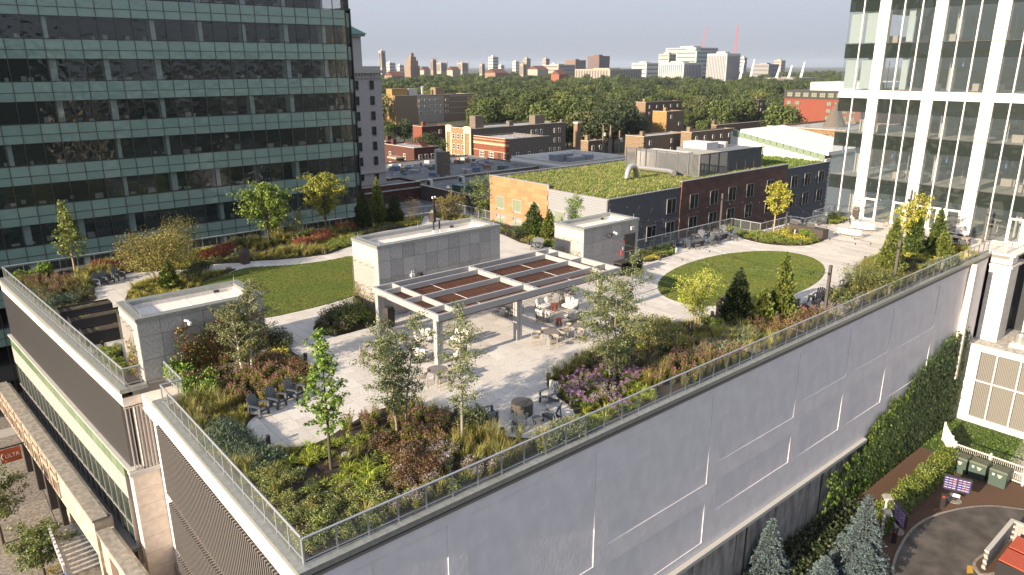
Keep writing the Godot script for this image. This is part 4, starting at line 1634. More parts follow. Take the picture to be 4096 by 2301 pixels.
func railing(label: String,line: Array,spacing := 1.18,top := 1.0) -> void:
	var t := thing("glass_railing",label,"railing",Vector3(line[0].x,0,line[0].y),0.0,"glass railings round the roof terrace")
	var metal := mat("rail_metal",Color(0.40,0.43,0.47),0.35,0.5)
	var gl := glass("rail_glass",Color(0.45,0.52,0.48),0.05)
	gl.metallic_specular = 0.3
	var topr := MB.new()
	var bot := MB.new()
	var path := []
	for p in line:
		path.append(Vector3(p.x,top,p.y))
	for i in path.size() - 1:
		topr.tube([path[i],path[i+1]],[0.045],8)
		bot.bar(path[i] - Vector3.UP*(top - 0.16),path[i+1] - Vector3.UP*(top - 0.16),0.03,0.04)
	part("top_rail",topr,metal,t)
	part("bottom_rail",bot,metal,t)
	for i in line.size() - 1:
		var a: Vector2 = line[i]
		var b: Vector2 = line[i+1]
		var n := maxi(1,roundi(a.distance_to(b)/spacing))
		var d := (b - a).normalized()
		for k in n+1:
			var p := a.lerp(b,float(k)/n)
			if k > 0 or i == 0:
				var m := MB.new()
				m.bar(Vector3(p.x,-0.1,p.y),Vector3(p.x,top - 0.03,p.y),0.045,0.06,Vector3(d.x,0,d.y))
				part("post",m,metal,t)
			if k < n:
				var q := a.lerp(b,float(k+1)/n)
				var g := MB.new()
				var e0 := p+d*0.04
				var e1 := q - d*0.04
				g.bar(Vector3(e0.x,0.545,e0.y),Vector3(e1.x,0.545,e1.y),0.012,0.76)
				part("glass_panel",g,gl,t)


func railings() -> void:
	railing("longest glass railing on top of the blank cream wall",[Vector2(7.68,-19.46),Vector2(70.62,-19.46)])
	railing("glass railing above the dark louvred end with the near corner",[Vector2(7.68,-19.55),Vector2(7.68,-34.9),Vector2(8.66,-34.9),Vector2(8.66,-37.85)],1.05)
	railing("glass railing on the slanting left wing beside the black planters",[Vector2(7.55,-38.18),Vector2(6.79,-38.18),Vector2(4.83,-65.45)],1.05)
	railing("glass railing in front of the green glass office building",[Vector2(4.93,-65.45),Vector2(46.38,-64.85)],1.22)
	railing("glass railing facing the orange clad building",[Vector2(46.4,-64.75),Vector2(46.4,-39.5)],1.2)
	railing("stepped glass railing from exit hut past the grill counter",[Vector2(46.5,-39.4),Vector2(62.1,-39.4),Vector2(62.1,-36.2),Vector2(67.5,-36.15),Vector2(67.5,-34.6),Vector2(71.8,-34.5),Vector2(71.8,-36.0),Vector2(76.3,-36.0)],1.2)
	railing("short glass railing on top of the white corner pier",[Vector2(70.66,-19.3),Vector2(70.74,-18.1),Vector2(78.0,-18.0)],1.2)


var lots: Array[Rect2] = []
var win_mesh := {}


func put_window(t: Node3D,at: Vector3,south: bool,w: float,h: float,fm: Material,pm: Material,bars := 1) -> void:
	var key := "%d_%d_%d" % [int(w*100),int(h*100),bars]
	if not win_mesh.has(key):
		var f := MB.new()
		var b := 0.13
		for q in [[0,h*0.5 - b*0.5,w,b],[0,-h*0.5+b*0.5,w,b],[-w*0.5+b*0.5,0,b,h - 2*b],[w*0.5 - b*0.5,0,b,h - 2*b],[0,0,w - 2*b,0.1]]:
			f.box(Vector3(q[0],q[1],0.05),Vector3(q[2],q[3],0.14))
		for k in range(1,bars):
			f.box(Vector3(-w*0.5+w*k/bars,0,0.06),Vector3(0.12,h - 2*b,0.1))
		var p := MB.new()
		p.box(Vector3(0,0,0.03),Vector3(w - 0.1,h - 0.1,0.06))
		win_mesh[key] = [f.mesh(),p.mesh()]
	var fr := part("window",win_mesh[key][0],fm,t)
	fr.position = at - base_of(t)
	if not south:
		fr.rotation.y = -PI/2
	part("pane",win_mesh[key][1],pm,fr)


func block(called: String,label: String,r: Array,top: float,wm: Material,sm: Material,roof: Material,para := 0.5) -> Node3D:
	# r: west x, north z, east x, south z
	var t := thing(called,label,"building",Vector3(r[0],GROUND,r[3]))
	lots.append(Rect2(r[0],r[1],r[2] - r[0],r[3] - r[1]).grow(3.0))
	var m := MB.new()
	m.span(Vector3(r[0]+0.1,GROUND,r[1]),Vector3(r[2],top - para,r[3]))
	m.span(Vector3(r[0]+0.3,top - para,r[3] - 0.35),Vector3(r[2],top,r[3]))
	part("south_wall",m,sm,t)
	m = MB.new()
	m.span(Vector3(r[0],GROUND,r[1]),Vector3(r[0]+0.3,top+0.003,r[3]+0.02))
	part("west_wall",m,wm,t)
	m = MB.new()
	m.span(Vector3(r[0]+0.3,top - para - 0.1,r[1]),Vector3(r[2] - 0.3,top - para+0.03,r[3] - 0.35))
	part("roof",m,roof,t)
	m = MB.new()
	m.span(Vector3(r[2] - 0.3,GROUND,r[1]),Vector3(r[2]+0.01,top+0.002,r[3] - 0.36))
	m.span(Vector3(r[0]+0.3,top - para,r[1] - 0.01),Vector3(r[2] - 0.3,top+0.001,r[1]+0.3))
	part("rear_parapet",m,sm,t)
	m = MB.new()
	m.span(Vector3(r[0] - 0.08,top,r[3] - 0.4),Vector3(r[2]+0.05,top+0.12,r[3]+0.1))
	m.span(Vector3(r[0] - 0.08,top,r[1]),Vector3(r[0]+0.36,top+0.118,r[3] - 0.4))
	part("coping",m,mat("stone_cap",Color(0.48,0.44,0.37),0.8),t)
	return t


func rows_of_windows(t: Node3D,south: bool,fixed: float,from: float,to: float,n: int,ys: Array,w: float,h: float,fm: Material,pm: Material,bars := 1,skip := 0.0) -> void:
	for y in ys:
		for i in n:
			if rng.randf() < skip:
				continue
			var q := lerpf(from,to,(i+0.5)/n)
			put_window(t,Vector3(q,y,fixed) if south else Vector3(fixed,y,q),south,w,h,fm,pm,bars)


func roof_box(t: Node3D,called: String,a: Vector3,b: Vector3,m: Material) -> void:
	var q := MB.new()
	q.span(a,b)
	part(called,q,m,t)


func neighbourhood() -> void:
	var brick_n := noise_tex("brick_n",0.05,0.6,1.0,FastNoiseLite.TYPE_SIMPLEX_SMOOTH,5)
	var v := Vector3.ONE*0.08
	var yellow := mat("brick_yellow",Color(0.42,0.27,0.10),0.85,0,brick_n,v)
	var tan_b := mat("brick_tan",Color(0.30,0.22,0.145),0.85,0,brick_n,v)
	var brown := mat("brick_brown",Color(0.20,0.135,0.09),0.85,0,brick_n,v)
	var grey := mat("brick_greybrown",Color(0.215,0.18,0.145),0.85,0,brick_n,v)
	var red := mat("brick_red",Color(0.27,0.085,0.05),0.85,0,brick_n,v)
	var dred := mat("brick_dark_red",Color(0.12,0.045,0.035),0.85,0,brick_n,v)
	var lime := mat("lime_pale",Color(0.50,0.47,0.43),0.8,0,noise_tex("lime",0.012,0.55,1.0),v)
	var cream := mat("terracotta_cream",Color(0.58,0.46,0.32),0.8)
	var roofw := mat("roof_pale",Color(0.42,0.41,0.40),0.8,0,noise_tex("stain",0.012,0.45,1.0),Vector3.ONE*0.06)
	var roofd := mat("roof_dark",Color(0.16,0.165,0.175),0.85,0,noise_tex("stain",0.012,0.45,1.0),Vector3.ONE*0.08)
	var wf := mat("sash_white",Color(0.62,0.60,0.56),0.5)
	var wd := mat("sash_dark",Color(0.05,0.045,0.04),0.5)
	var pane := mat("far_pane",Color(0.025,0.03,0.035),0.06)
	var unitm := mat("unit_grey",Color(0.36,0.37,0.37),0.6)
	# 1 yellow and brown apartment block among the trees
	var r := [213.71,-364.84,267.16,-348.3]
	var t := block("apartment_block","four storey brick apartment block with yellow front and tall rooftop vent",r,0.0,yellow,tan_b,roofw)
	var m := MB.new()
	m.span(Vector3(r[0]+14.5,GROUND,r[3] - 0.2),Vector3(r[0]+32,-0.5,r[3]+0.15))
	part("grey_rendered_bay",m,mat("rendered_grey",Color(0.27,0.245,0.215),0.85),t)
	m = MB.new()
	for k in 4:
		m.span(Vector3(r[0]+36.5,-1.2 - k*3.2,r[3] - 0.1),Vector3(r[2] - 0.5,-0.7 - k*3.2,r[3]+0.12))
	part("stone_courses",m,mat("rendered_grey",Color(0.27,0.245,0.215),0.85),t)
	rows_of_windows(t,true,r[3]+0.16,r[0]+14.5,r[0]+36,6,[-3.0,-6.2,-9.4],1.9,1.5,wf,pane,2,0.1)
	rows_of_windows(t,false,r[0] - 0.05,r[1],r[3],4,[-3.0,-6.2,-9.4],1.7,1.8,wf,pane,2)
	roof_box(t,"stair_house",Vector3(r[0]+2,-0.5,r[3] - 12),Vector3(r[0]+12,3.6,r[3] - 6),yellow)
	roof_box(t,"stair_house",Vector3(r[0]+29.5,-0.5,r[3] - 9),Vector3(r[0]+35.5,3.8,r[3] - 4),tan_b)
	roof_box(t,"cooling_unit",Vector3(r[0]+13.5,-0.5,r[3] - 11),Vector3(r[0]+19,3.4,r[3] - 7),unitm)
	m = MB.new()
	m.lathe([Vector2(0.8,0),Vector2(0.8,4.3),Vector2(1.2,4.4),Vector2(0,5.4)],12,Vector3(r[0]+22.5,-0.4,r[3] - 7))
	part("roof_vent",m,mat("galvanized",Color(0.62,0.61,0.58),0.3,0.8),t)
	# 2 long block with cream terracotta front
	r = [136.72,-192.8,177.3,-179.65]
	t = block("courtyard_block","long brown brick block with cream terracotta front and tall chimneys",r,-3.0,mat("brick_buff",Color(0.36,0.245,0.14),0.85,0,brick_n,v),grey,roofw)
	m = MB.new()
	for q in [[0.0,0.24],[0.72,1.0]]:
		m = MB.new()
		m.span(Vector3(r[0] - 0.25,GROUND,lerpf(r[1],r[3],q[0])),Vector3(r[0]+0.3,-2.5,lerpf(r[1],r[3],q[0]+0.05)))
		m.span(Vector3(r[0] - 0.25,GROUND,lerpf(r[1],r[3],q[1] - 0.05)),Vector3(r[0]+0.3,-2.5,lerpf(r[1],r[3],q[1])))
		m.span(Vector3(r[0] - 0.25,-4.4,lerpf(r[1],r[3],q[0]+0.05)),Vector3(r[0]+0.3,-2.3,lerpf(r[1],r[3],q[1] - 0.05)))
		part("terracotta_front",m,cream,t)
	rows_of_windows(t,false,r[0] - 0.05,r[1]+3,r[3] - 3,3,[-5.6,-8.8,-12.0],1.2,1.7,wf,pane,1)
	rows_of_windows(t,true,r[3]+0.04,r[0]+24,r[2] - 2,7,[-5.4,-8.6,-11.8],0.95,1.6,wf,pane,1,0.25)
	for q in [[5.5,5.0,3.4,3.0,3.4],[17.0,2.0,1.8,1.6,1.5],[30.0,4.0,4.4,3.0,2.6],[39.5,1.0,1.2,0.9,1.0]]:
		roof_box(t,"chimney",Vector3(r[0]+q[0],-3.4,r[3] - q[1] - q[3]),Vector3(r[0]+q[0]+q[2],-3.0+q[4],r[3] - q[1]),grey)
	# 3 red brick corner flats
	r = [131.11,-171.17,146.45,-155.28]
	t = block("corner_flats","three storey red brick flats with pale cornice band beside the brown block",r,-4.0,red,grey,roofw)
	m = MB.new()
	for y in [-4.75,-6.1,-7.9,-11.4]:
		m.span(Vector3(r[0] - 0.12,y,r[1]),Vector3(r[0]+0.2,y+(0.7 if y == -6.1 else 0.2),r[3]+0.03))
	part("stone_bands",m,mat("band_stone",Color(0.44,0.32,0.20),0.8),t)
	for y in [-8.9,-12.2]:
		for q in [[0.20,2.2],[0.48,2.2],[0.86,1.0]]:
			put_window(t,Vector3(r[0] - 0.05,y,lerpf(r[1],r[3],q[0]+0.05)),false,q[1],1.7,wf,pane,3 if q[1] > 2 else 1)
		m = MB.new()
		m.span(Vector3(r[0] - 0.04,y - 0.9,lerpf(r[1],r[3],0.70)),Vector3(r[0]+0.1,y+0.9,lerpf(r[1],r[3],0.78)))
		part("porch_recess",m,wd,t)
	rows_of_windows(t,true,r[3]+0.04,r[0]+1,r[2] - 1,3,[-8.6,-11.9],1.0,1.6,wf,pane,1)
	m = MB.new()
	for k in 9:
		m.lathe([Vector2(0.16,0),Vector2(0.16,0.9),Vector2(0.26,1.0),Vector2(0,1.2)],7,Vector3(r[0]+5+k*0.7,-4.5,r[3] - 4 - (k % 3)*0.8))
	part("vent_cluster",m,mat("galvanized",Color(0.62,0.61,0.58),0.3,0.8),t)
	# 4 white low commercial building
	r = [122.96,-144.48,146.03,-124.37]
	t = block("white_commercial_building","low white commercial building with rooftop air units behind the green roof",r,-7.0,mat("white_glazed",Color(0.66,0.65,0.62),0.6),mat("white_glazed",Color(0.66,0.65,0.62),0.6),roofw,0.9)
	m = MB.new()
	m.span(Vector3(r[0] - 0.5,-8.2,r[1]),Vector3(r[0]+0.1,-7.7,r[3]+0.5))
	part("cornice",m,M["white_glazed"],t)
	for q in [[4,8,3.4,2.2,1.9],[8,8.4,3.0,2.4,1.8],[6.5,4.5,5.0,2.0,1.4],[12.5,5.0,2.5,2.0,1.5]]:
		roof_box(t,"air_unit",Vector3(r[0]+q[0],-7.9,r[3] - q[1] - q[3]),Vector3(r[0]+q[0]+q[2],-7.9+q[4],r[3] - q[1]),mat("unit_dark",Color(0.20,0.22,0.24),0.6))
	rows_of_windows(t,false,r[0] - 0.05,r[1],r[3],6,[-11.0],1.6,2.0,wf,pane,1)
	# 5 dark red low house with shaped gable
	r = [114.51,-195.72,122.9,-177.68]
	t = block("dark_red_house","low dark red brick house with curved gable behind the air conditioner roof",r,-7.0,dred,dred,roofw)
	m = MB.new()
	for k in 7:
		m.span(Vector3(r[0]+3 - 0.3*k,-7.0+k*0.28,r[3] - 0.3),Vector3(r[0]+5+0.3*(6 - k) - 1.5,-6.72+k*0.28,r[3]))
	part("curved_gable",m,mat("gable_brick",Color(0.26,0.12,0.07),0.85),t)
	roof_box(t,"wooden_porch",Vector3(r[0] - 3.0,-10.4,r[1]+8),Vector3(r[0],-9.9,r[1]+13),mat("porch_wood",Color(0.30,0.26,0.21),0.8))
	rows_of_windows(t,true,r[3]+0.04,r[0]+1,r[2] - 1,3,[-9.8],1.1,1.7,wf,pane,1)
	rows_of_windows(t,false,r[0] - 0.05,r[1]+1,r[3] - 1,2,[-9.8,-12.8],1.1,1.7,wf,pane,1)
	roof_box(t,"chimney",Vector3(r[0]+1.0,-7.5,r[1]+4),Vector3(r[0]+2.2,-5.4,r[1]+5.2),dred)
	# 6 flat dark roofs in the shade of the glass office
	t = block("air_conditioner_roof_building","low flat dark roofed building with teal air conditioners and grey brick wall",[82.0,-130.5,112.0,-97.0],-8.0,mat("wall_greybrick",Color(0.23,0.20,0.17),0.9,0,brick_n,Vector3.ONE*0.12),grey,roofd,0.45)
	for q in [[83.0,-114.0,3.2],[86.3,-113.2,3.0]]:
		roof_box(t,"teal_air_conditioner",Vector3(q[0],-8.35,q[1] - 1.6),Vector3(q[0]+1.7,-6.75,q[1]+1.4),mat("teal_unit",Color(0.05,0.13,0.12),0.5))
	for q in [Vector3(83.6,-8.3,-124.3),Vector3(91.2,-8.3,-123.5)]:
		m = MB.new()
		m.box(q+Vector3(0,0.8,0),Vector3(0.6,1.3,1.5))
		var u := part("split_unit",m,mat("unit_white",Color(0.60,0.60,0.58),0.6),t)
		m = MB.new()
		m.tube([q+Vector3(-0.31,0.8,-0.05),q+Vector3(-0.34,0.8,-0.05)],[0.5],14)
		part("fan",m,wd,u)
	m = MB.new()
	m.lathe([Vector2(0.35,0),Vector2(0.35,0.5),Vector2(0.5,0.7),Vector2(0.2,1.1),Vector2(0,1.15)],10,Vector3(81.5+1.6,-8.4,-117.2))
	part("roof_vent",m,mat("galvanized",Color(0.62,0.61,0.58),0.3,0.8),t)
	t = block("lower_flat_building","lowest flat dark roof between the office and the grey brick wall",[62.5,-125.0,81.9,-90.0],-10.6,dred,dred,roofd,0.2)
	t = block("red_shopfront_building","low dark red shopfront building with pale cornice beside the limestone tower",[66.0,-133.0,81.9,-125.2],-7.2,dred,dred,roofd,0.4)
	m = MB.new()
	m.span(Vector3(65.8,-8.4,-125.15),Vector3(81.9,-8.15,-124.9))
	part("cornice",m,lime,t)
	rows_of_windows(t,true,-125.0,68.0,80.5,4,[-10.2],1.4,1.4,wd,pane,1)
	t = block("cluttered_roof_building","low building whose roof is crowded with crates, ducts and tarpaulins",[84.0,-166.0,125.0,-134.0],-8.6,dred,grey,roofd,0.3)
	var cols := [Color(0.30,0.30,0.30),Color(0.12,0.16,0.26),Color(0.45,0.44,0.42),Color(0.20,0.22,0.24),Color(0.25,0.14,0.08),Color(0.08,0.12,0.10)]
	for k in 70:
		var s := rng.randf_range(0.4,1.5)
		var c := rng.randi() % 6
		var p := Vector3(rng.randf_range(88,120),-8.9,rng.randf_range(-160,-136))
		m = MB.new()
		m.box(p+Vector3(0,s*0.35,0),Vector3(s,s*0.7,s*rng.randf_range(0.6,1.4)),Basis(Vector3.UP,rng.randf()))
		part("crate",m,mat("clutter%d" % c,cols[c],0.7),t)
	roof_box(t,"chimney",Vector3(97.0,-9,-141),Vector3(99.4,-3.6,-139),grey)
	roof_box(t,"duct",Vector3(104.0,-9,-152),Vector3(105.4,-4.4,-150.5),unitm)
	# 7 limestone tower
	t = thing("limestone_tower","slim pale limestone tower with green tiled roof beside the glass office","building",Vector3(62.0,GROUND,-130.0))
	lots.append(Rect2(60,-146,18,18))
	m = MB.new()
	m.span(Vector3(62.0,GROUND,-145.0),Vector3(76.8,14.2,-130.0))
	part("shaft",m,mat("lime_block",Color(0.45,0.42,0.40),0.85,0,noise_tex("lime3",0.02,0.9,1.0),Vector3.ONE*0.15),t)
	m = MB.new()
	m.span(Vector3(62.0,14.2,-145.2),Vector3(77.3,14.75,-129.5))
	m.span(Vector3(62.0,13.3,-145.1),Vector3(77.05,13.5,-129.75))
	m.span(Vector3(62.0,-5.2,-145.1),Vector3(77.2,-4.8,-129.6))
	m.span(Vector3(62.0,15.5,-145.0),Vector3(73.4,21.0,-131.0))
	m.span(Vector3(62.0,21.0,-145.2),Vector3(74.0,21.4,-130.3))
	for k in 9:
		m.span(Vector3(70.0+k*0.65,13.7,-129.98),Vector3(70.3+k*0.65,14.2,-129.7))
	part("cornice",m,mat("lime_trim",Color(0.42,0.40,0.37),0.8),t)
	m = MB.new()
	m.span(Vector3(62.0,14.75,-145.0),Vector3(76.8,15.5,-130.0))
	part("parapet",m,M["lime_trim"],t)
	m = MB.new()
	m.hexa([Vector3(60,21.4,-129.9),Vector3(74.3,21.4,-129.9),Vector3(74.3,21.4,-146),Vector3(60,21.4,-146),Vector3(62.5,25.4,-136),Vector3(68.5,25.4,-136),Vector3(68.5,25.4,-142),Vector3(62.5,25.4,-142)])
	part("tiled_roof",m,mat("green_tile",Color(0.05,0.16,0.12),0.5),t)
	for k in 7:
		put_window(t,Vector3(74.6,12.0 - k*2.95,-129.96),true,0.9,1.7,wd,pane,1)
		put_window(t,Vector3(71.2,12.0 - k*2.95,-129.96),true,0.9,1.7,wd,pane,1)
	# 8 red block with black top floor at the right
	t = block("red_modern_block","modern red brick block with black top storey and white penthouse near white tower",[280.0,-158.2,330.0,-126.0],5.7,mat("brick_bright",Color(0.30,0.075,0.045),0.8,0,brick_n,v),mat("brick_bright",Color(0.30,0.075,0.045),0.8,0,brick_n,v),roofd)
	roof_box(t,"black_storey",Vector3(279.8,2.7,-158.4),Vector3(330.2,5.85,-125.8),mat("black_clad",Color(0.03,0.03,0.033),0.5))
	roof_box(t,"penthouse",Vector3(286,5.8,-151),Vector3(326,8.9,-128),mat("white_glazed",Color(0.66,0.65,0.62),0.6))
	var lp := mat("lit_pane",Color(0.22,0.25,0.20),0.1)
	rows_of_windows(t,false,279.75,-157.6,-127,9,[4.2],2.4,1.8,wd,lp,3)
	rows_of_windows(t,false,279.95,-158.0,-150.6,2,[1.0,-1.6,-4.3,-7.0],2.0,1.6,wd,lp,3)
	rows_of_windows(t,false,279.95,-141,-128,4,[1.0,-1.6,-4.3,-7.0],2.0,1.6,wd,lp,3)
	# 9 wide buff brick wall and pointed turret roof
	t = block("buff_theatre_building","wide windowless buff brick building in front of the red block",[170.0,-100.1,200.0,-80.0],0.75,mat("brick_buff2",Color(0.33,0.215,0.11),0.85,0,brick_n,v),M["brick_buff2"],roofw)
	for q in [-98.3,-84.5]:
		put_window(t,Vector3(169.95,-0.6,q),false,1.2,0.6,wd,pane,1)
	roof_box(t,"pipe_stack",Vector3(169.7,GROUND,-95.6),Vector3(170.1,0.9,-94.9),unitm)
	t = thing("turret","pointed grey slate turret roof beside the white tower","turret",Vector3(186,GROUND,-90.5))
	m = MB.new(); m.lathe([Vector2(3.2,0),Vector2(3.2,13.4)],8,Vector3(186,GROUND,-90.5),false); part("drum",m,M["brick_buff2"],t)
	m = MB.new(); m.lathe([Vector2(3.9,13.4),Vector2(0.05,21.6)],8,Vector3(186,GROUND,-90.5),false); part("slate_cone",m,mat("slate",Color(0.15,0.13,0.115),0.8,0,noise_tex("lime2",0.02,0.72,1.0),Vector3.ONE*0.3),t)
	# 10 white building with sloping roof over a strip of west windows
	t = thing("skylight_building","white roof sloping down to the right over a strip of windows","building",Vector3(120.0,GROUND,-59.0))
	lots.append(Rect2(119,-80,16,22))
	m = MB.new()
	m.hexa([Vector3(120.3,GROUND,-59.2),Vector3(134,GROUND,-59.2),Vector3(134,GROUND,-78),Vector3(120.3,GROUND,-78),Vector3(120.3,0.2,-59.2),Vector3(134,0.2,-59.2),Vector3(134,3.6,-78),Vector3(120.3,3.6,-78)])
	part("body",m,M["white_glazed"],t)
	m = MB.new()
	m.hexa([Vector3(119.6,0.9,-58.6),Vector3(134.5,0.9,-58.6),Vector3(134.5,3.7,-75.6),Vector3(119.6,3.7,-75.6),Vector3(119.6,1.5,-58.6),Vector3(134.5,1.5,-58.6),Vector3(134.5,4.25,-75.6),Vector3(119.6,4.25,-75.6)])
	part("sloping_roof",m,mat("roof_white",Color(0.68,0.66,0.63),0.6),t)
	for k in 14:
		var z := -59.4 - k*1.3
		var y := lerpf(0.95,3.75,(-58.6 - z)/17.0)
		m = MB.new()
		m.hexa([Vector3(120.2,y - 1.1,z),Vector3(120.35,y - 1.1,z),Vector3(120.35,y - 1.0,z - 1.2),Vector3(120.2,y - 1.0,z - 1.2),Vector3(120.0,y,z),Vector3(120.35,y,z),Vector3(120.35,y+0.2,z - 1.2),Vector3(120.0,y+0.2,z - 1.2)])
		part("window_pane",m,mat("skylight_pane",Color(0.20,0.27,0.21),0.1),t)
	# 11 low brick buildings beyond the green roof
	var lows := [
		["low_brick_building","low brown brick building with white roof edge behind the plant screen",[189.87,-163.78,213.89,-155.8],-7.0,tan_b,tan_b,2],
		["low_brick_building","small tan brick building with dark windows beside the tall brick chimney",[165.82,-163,173.51,-158.01],-7.0,tan_b,brown,2],
		["low_brick_building","pale brick building with stepped parapet right of the plant screen",[205.36,-152.59,230.47,-148.28],-6.0,tan_b,tan_b,2],
		["low_brick_building","long red brown low building in front of the big tree",[236.72,-162.39,272.41,-160.07],-6.0,brown,brown,0],
		["low_brick_building","yellow brick house with small windows half hidden by trees",[249.46,-200.6,261.52,-193.18],-3.0,yellow,tan_b,3],
		["low_brick_building","grey roofed brown house among the trees below the white hospital",[272.5,-229.41,300.05,-223.57],-1.0,tan_b,brown,3],
		["low_brick_building","brown brick house half hidden by the big tree left of the red block",[353.56,-217.44,363.96,-214.32],-2.0,brown,brown,2],
		["low_brick_building","low red brick houses behind the leafy tree beside the cream front",[152.05,-236.03,163.25,-229.97],-6.0,red,dred,2],
		["low_brick_building","short red brick house at far left behind the limestone tower",[118.67,-203.22,120.64,-199.88],-7.0,dred,dred,1]]
	for q in lows:
		t = block(q[0],q[1],q[2],q[3],q[4],q[5],roofw,0.4)
		if q[6] > 0:
			rows_of_windows(t,true,q[2][3]+0.04,q[2][0]+0.5,q[2][2] - 0.5,maxi(2,int((q[2][2] - q[2][0])/5)),[q[3] - 2.2,q[3] - 5.2].slice(0,q[6]),1.1,1.5,wf,pane,1,0.2)
		roof_box(t,"chimney",Vector3(q[2][0]+2,q[3] - 0.5,q[2][3] - 3.5),Vector3(q[2][0]+3.3,q[3]+1.5,q[2][3] - 2.3),q[4])
	# across the street behind the viewpoint: what the office glass mirrors
	for q in [[[-46.0,66.0,-8.0,92.0],9.0,"beige office building mirrored in the left part of the green glass"],[[4.0,60.0,34.0,88.0],20.0,"tall grey stone building mirrored in the middle of the green glass"],[[44.0,72.0,96.0,96.0],3.0,"low brown building mirrored in the right part of the green glass"]]:
		t = block("opposite_building",q[2],q[0],q[1],cream,tan_b,roofw)
		rows_of_windows(t,true,q[0][1] - 0.15,q[0][0],q[0][2],7,[q[1] - 3.0,q[1] - 7.0,q[1] - 11.0,q[1] - 15.0,q[1] - 19.0],2.2,1.8,wf,pane,1)
	# tall chimney, utility poles
	var cp: Vector3 = Vector3(159.64,-6.5,-156.77)
	t = thing("brick_chimney","tall square brick chimney standing beside small tan building","chimney",Vector3(cp.x,GROUND,cp.z))
	m = MB.new(); m.span(Vector3(cp.x - 0.8,GROUND,cp.z - 0.8),Vector3(cp.x+0.8,-1.2,cp.z+0.8)); part("shaft",m,tan_b,t)
	m = MB.new(); m.span(Vector3(cp.x - 0.95,-1.2,cp.z - 0.95),Vector3(cp.x+0.95,-0.7,cp.z+0.95)); part("cap",m,mat("stone_cap",Color(0.48,0.44,0.37),0.8),t)
	var poles := [[Vector3(169.18,-7,-154.96),"wooden utility pole with transformers left of the brown spire",-2.2],[Vector3(163.13,-7,-142.94),"wooden utility pole with insulators right of the brown spire",-2.6],[Vector3(161.14,-7,-144.74),"slender brown spire like post between two utility poles",-1.0]]
	for q in poles:
		var b := Vector3(q[0].x,GROUND,q[0].z)
		t = thing("utility_pole",q[1],"utility pole",b)
		m = MB.new(); m.tube([b,Vector3(b.x,q[2],b.z)],[0.28,0.2] if q[2] < -1.5 else [0.9,0.15],7); part("pole",m,mat("pole_wood",Color(0.20,0.15,0.11),0.9),t)
		if q[2] < -1.5:
			m = MB.new()
			for k in 2:
				m.bar(Vector3(b.x - 1.1,q[2] - 0.3 - k*1.0,b.z+1.1),Vector3(b.x+1.1,q[2] - 0.3 - k*1.0,b.z - 1.1),0.16,0.16)
			part("cross_arms",m,M["pole_wood"],t)
			m = MB.new(); m.lathe([Vector2(0.4,0),Vector2(0.4,1.0),Vector2(0,1.1)],9,Vector3(b.x+0.4,q[2] - 3.2,b.z+0.4)); part("transformer",m,unitm,t)


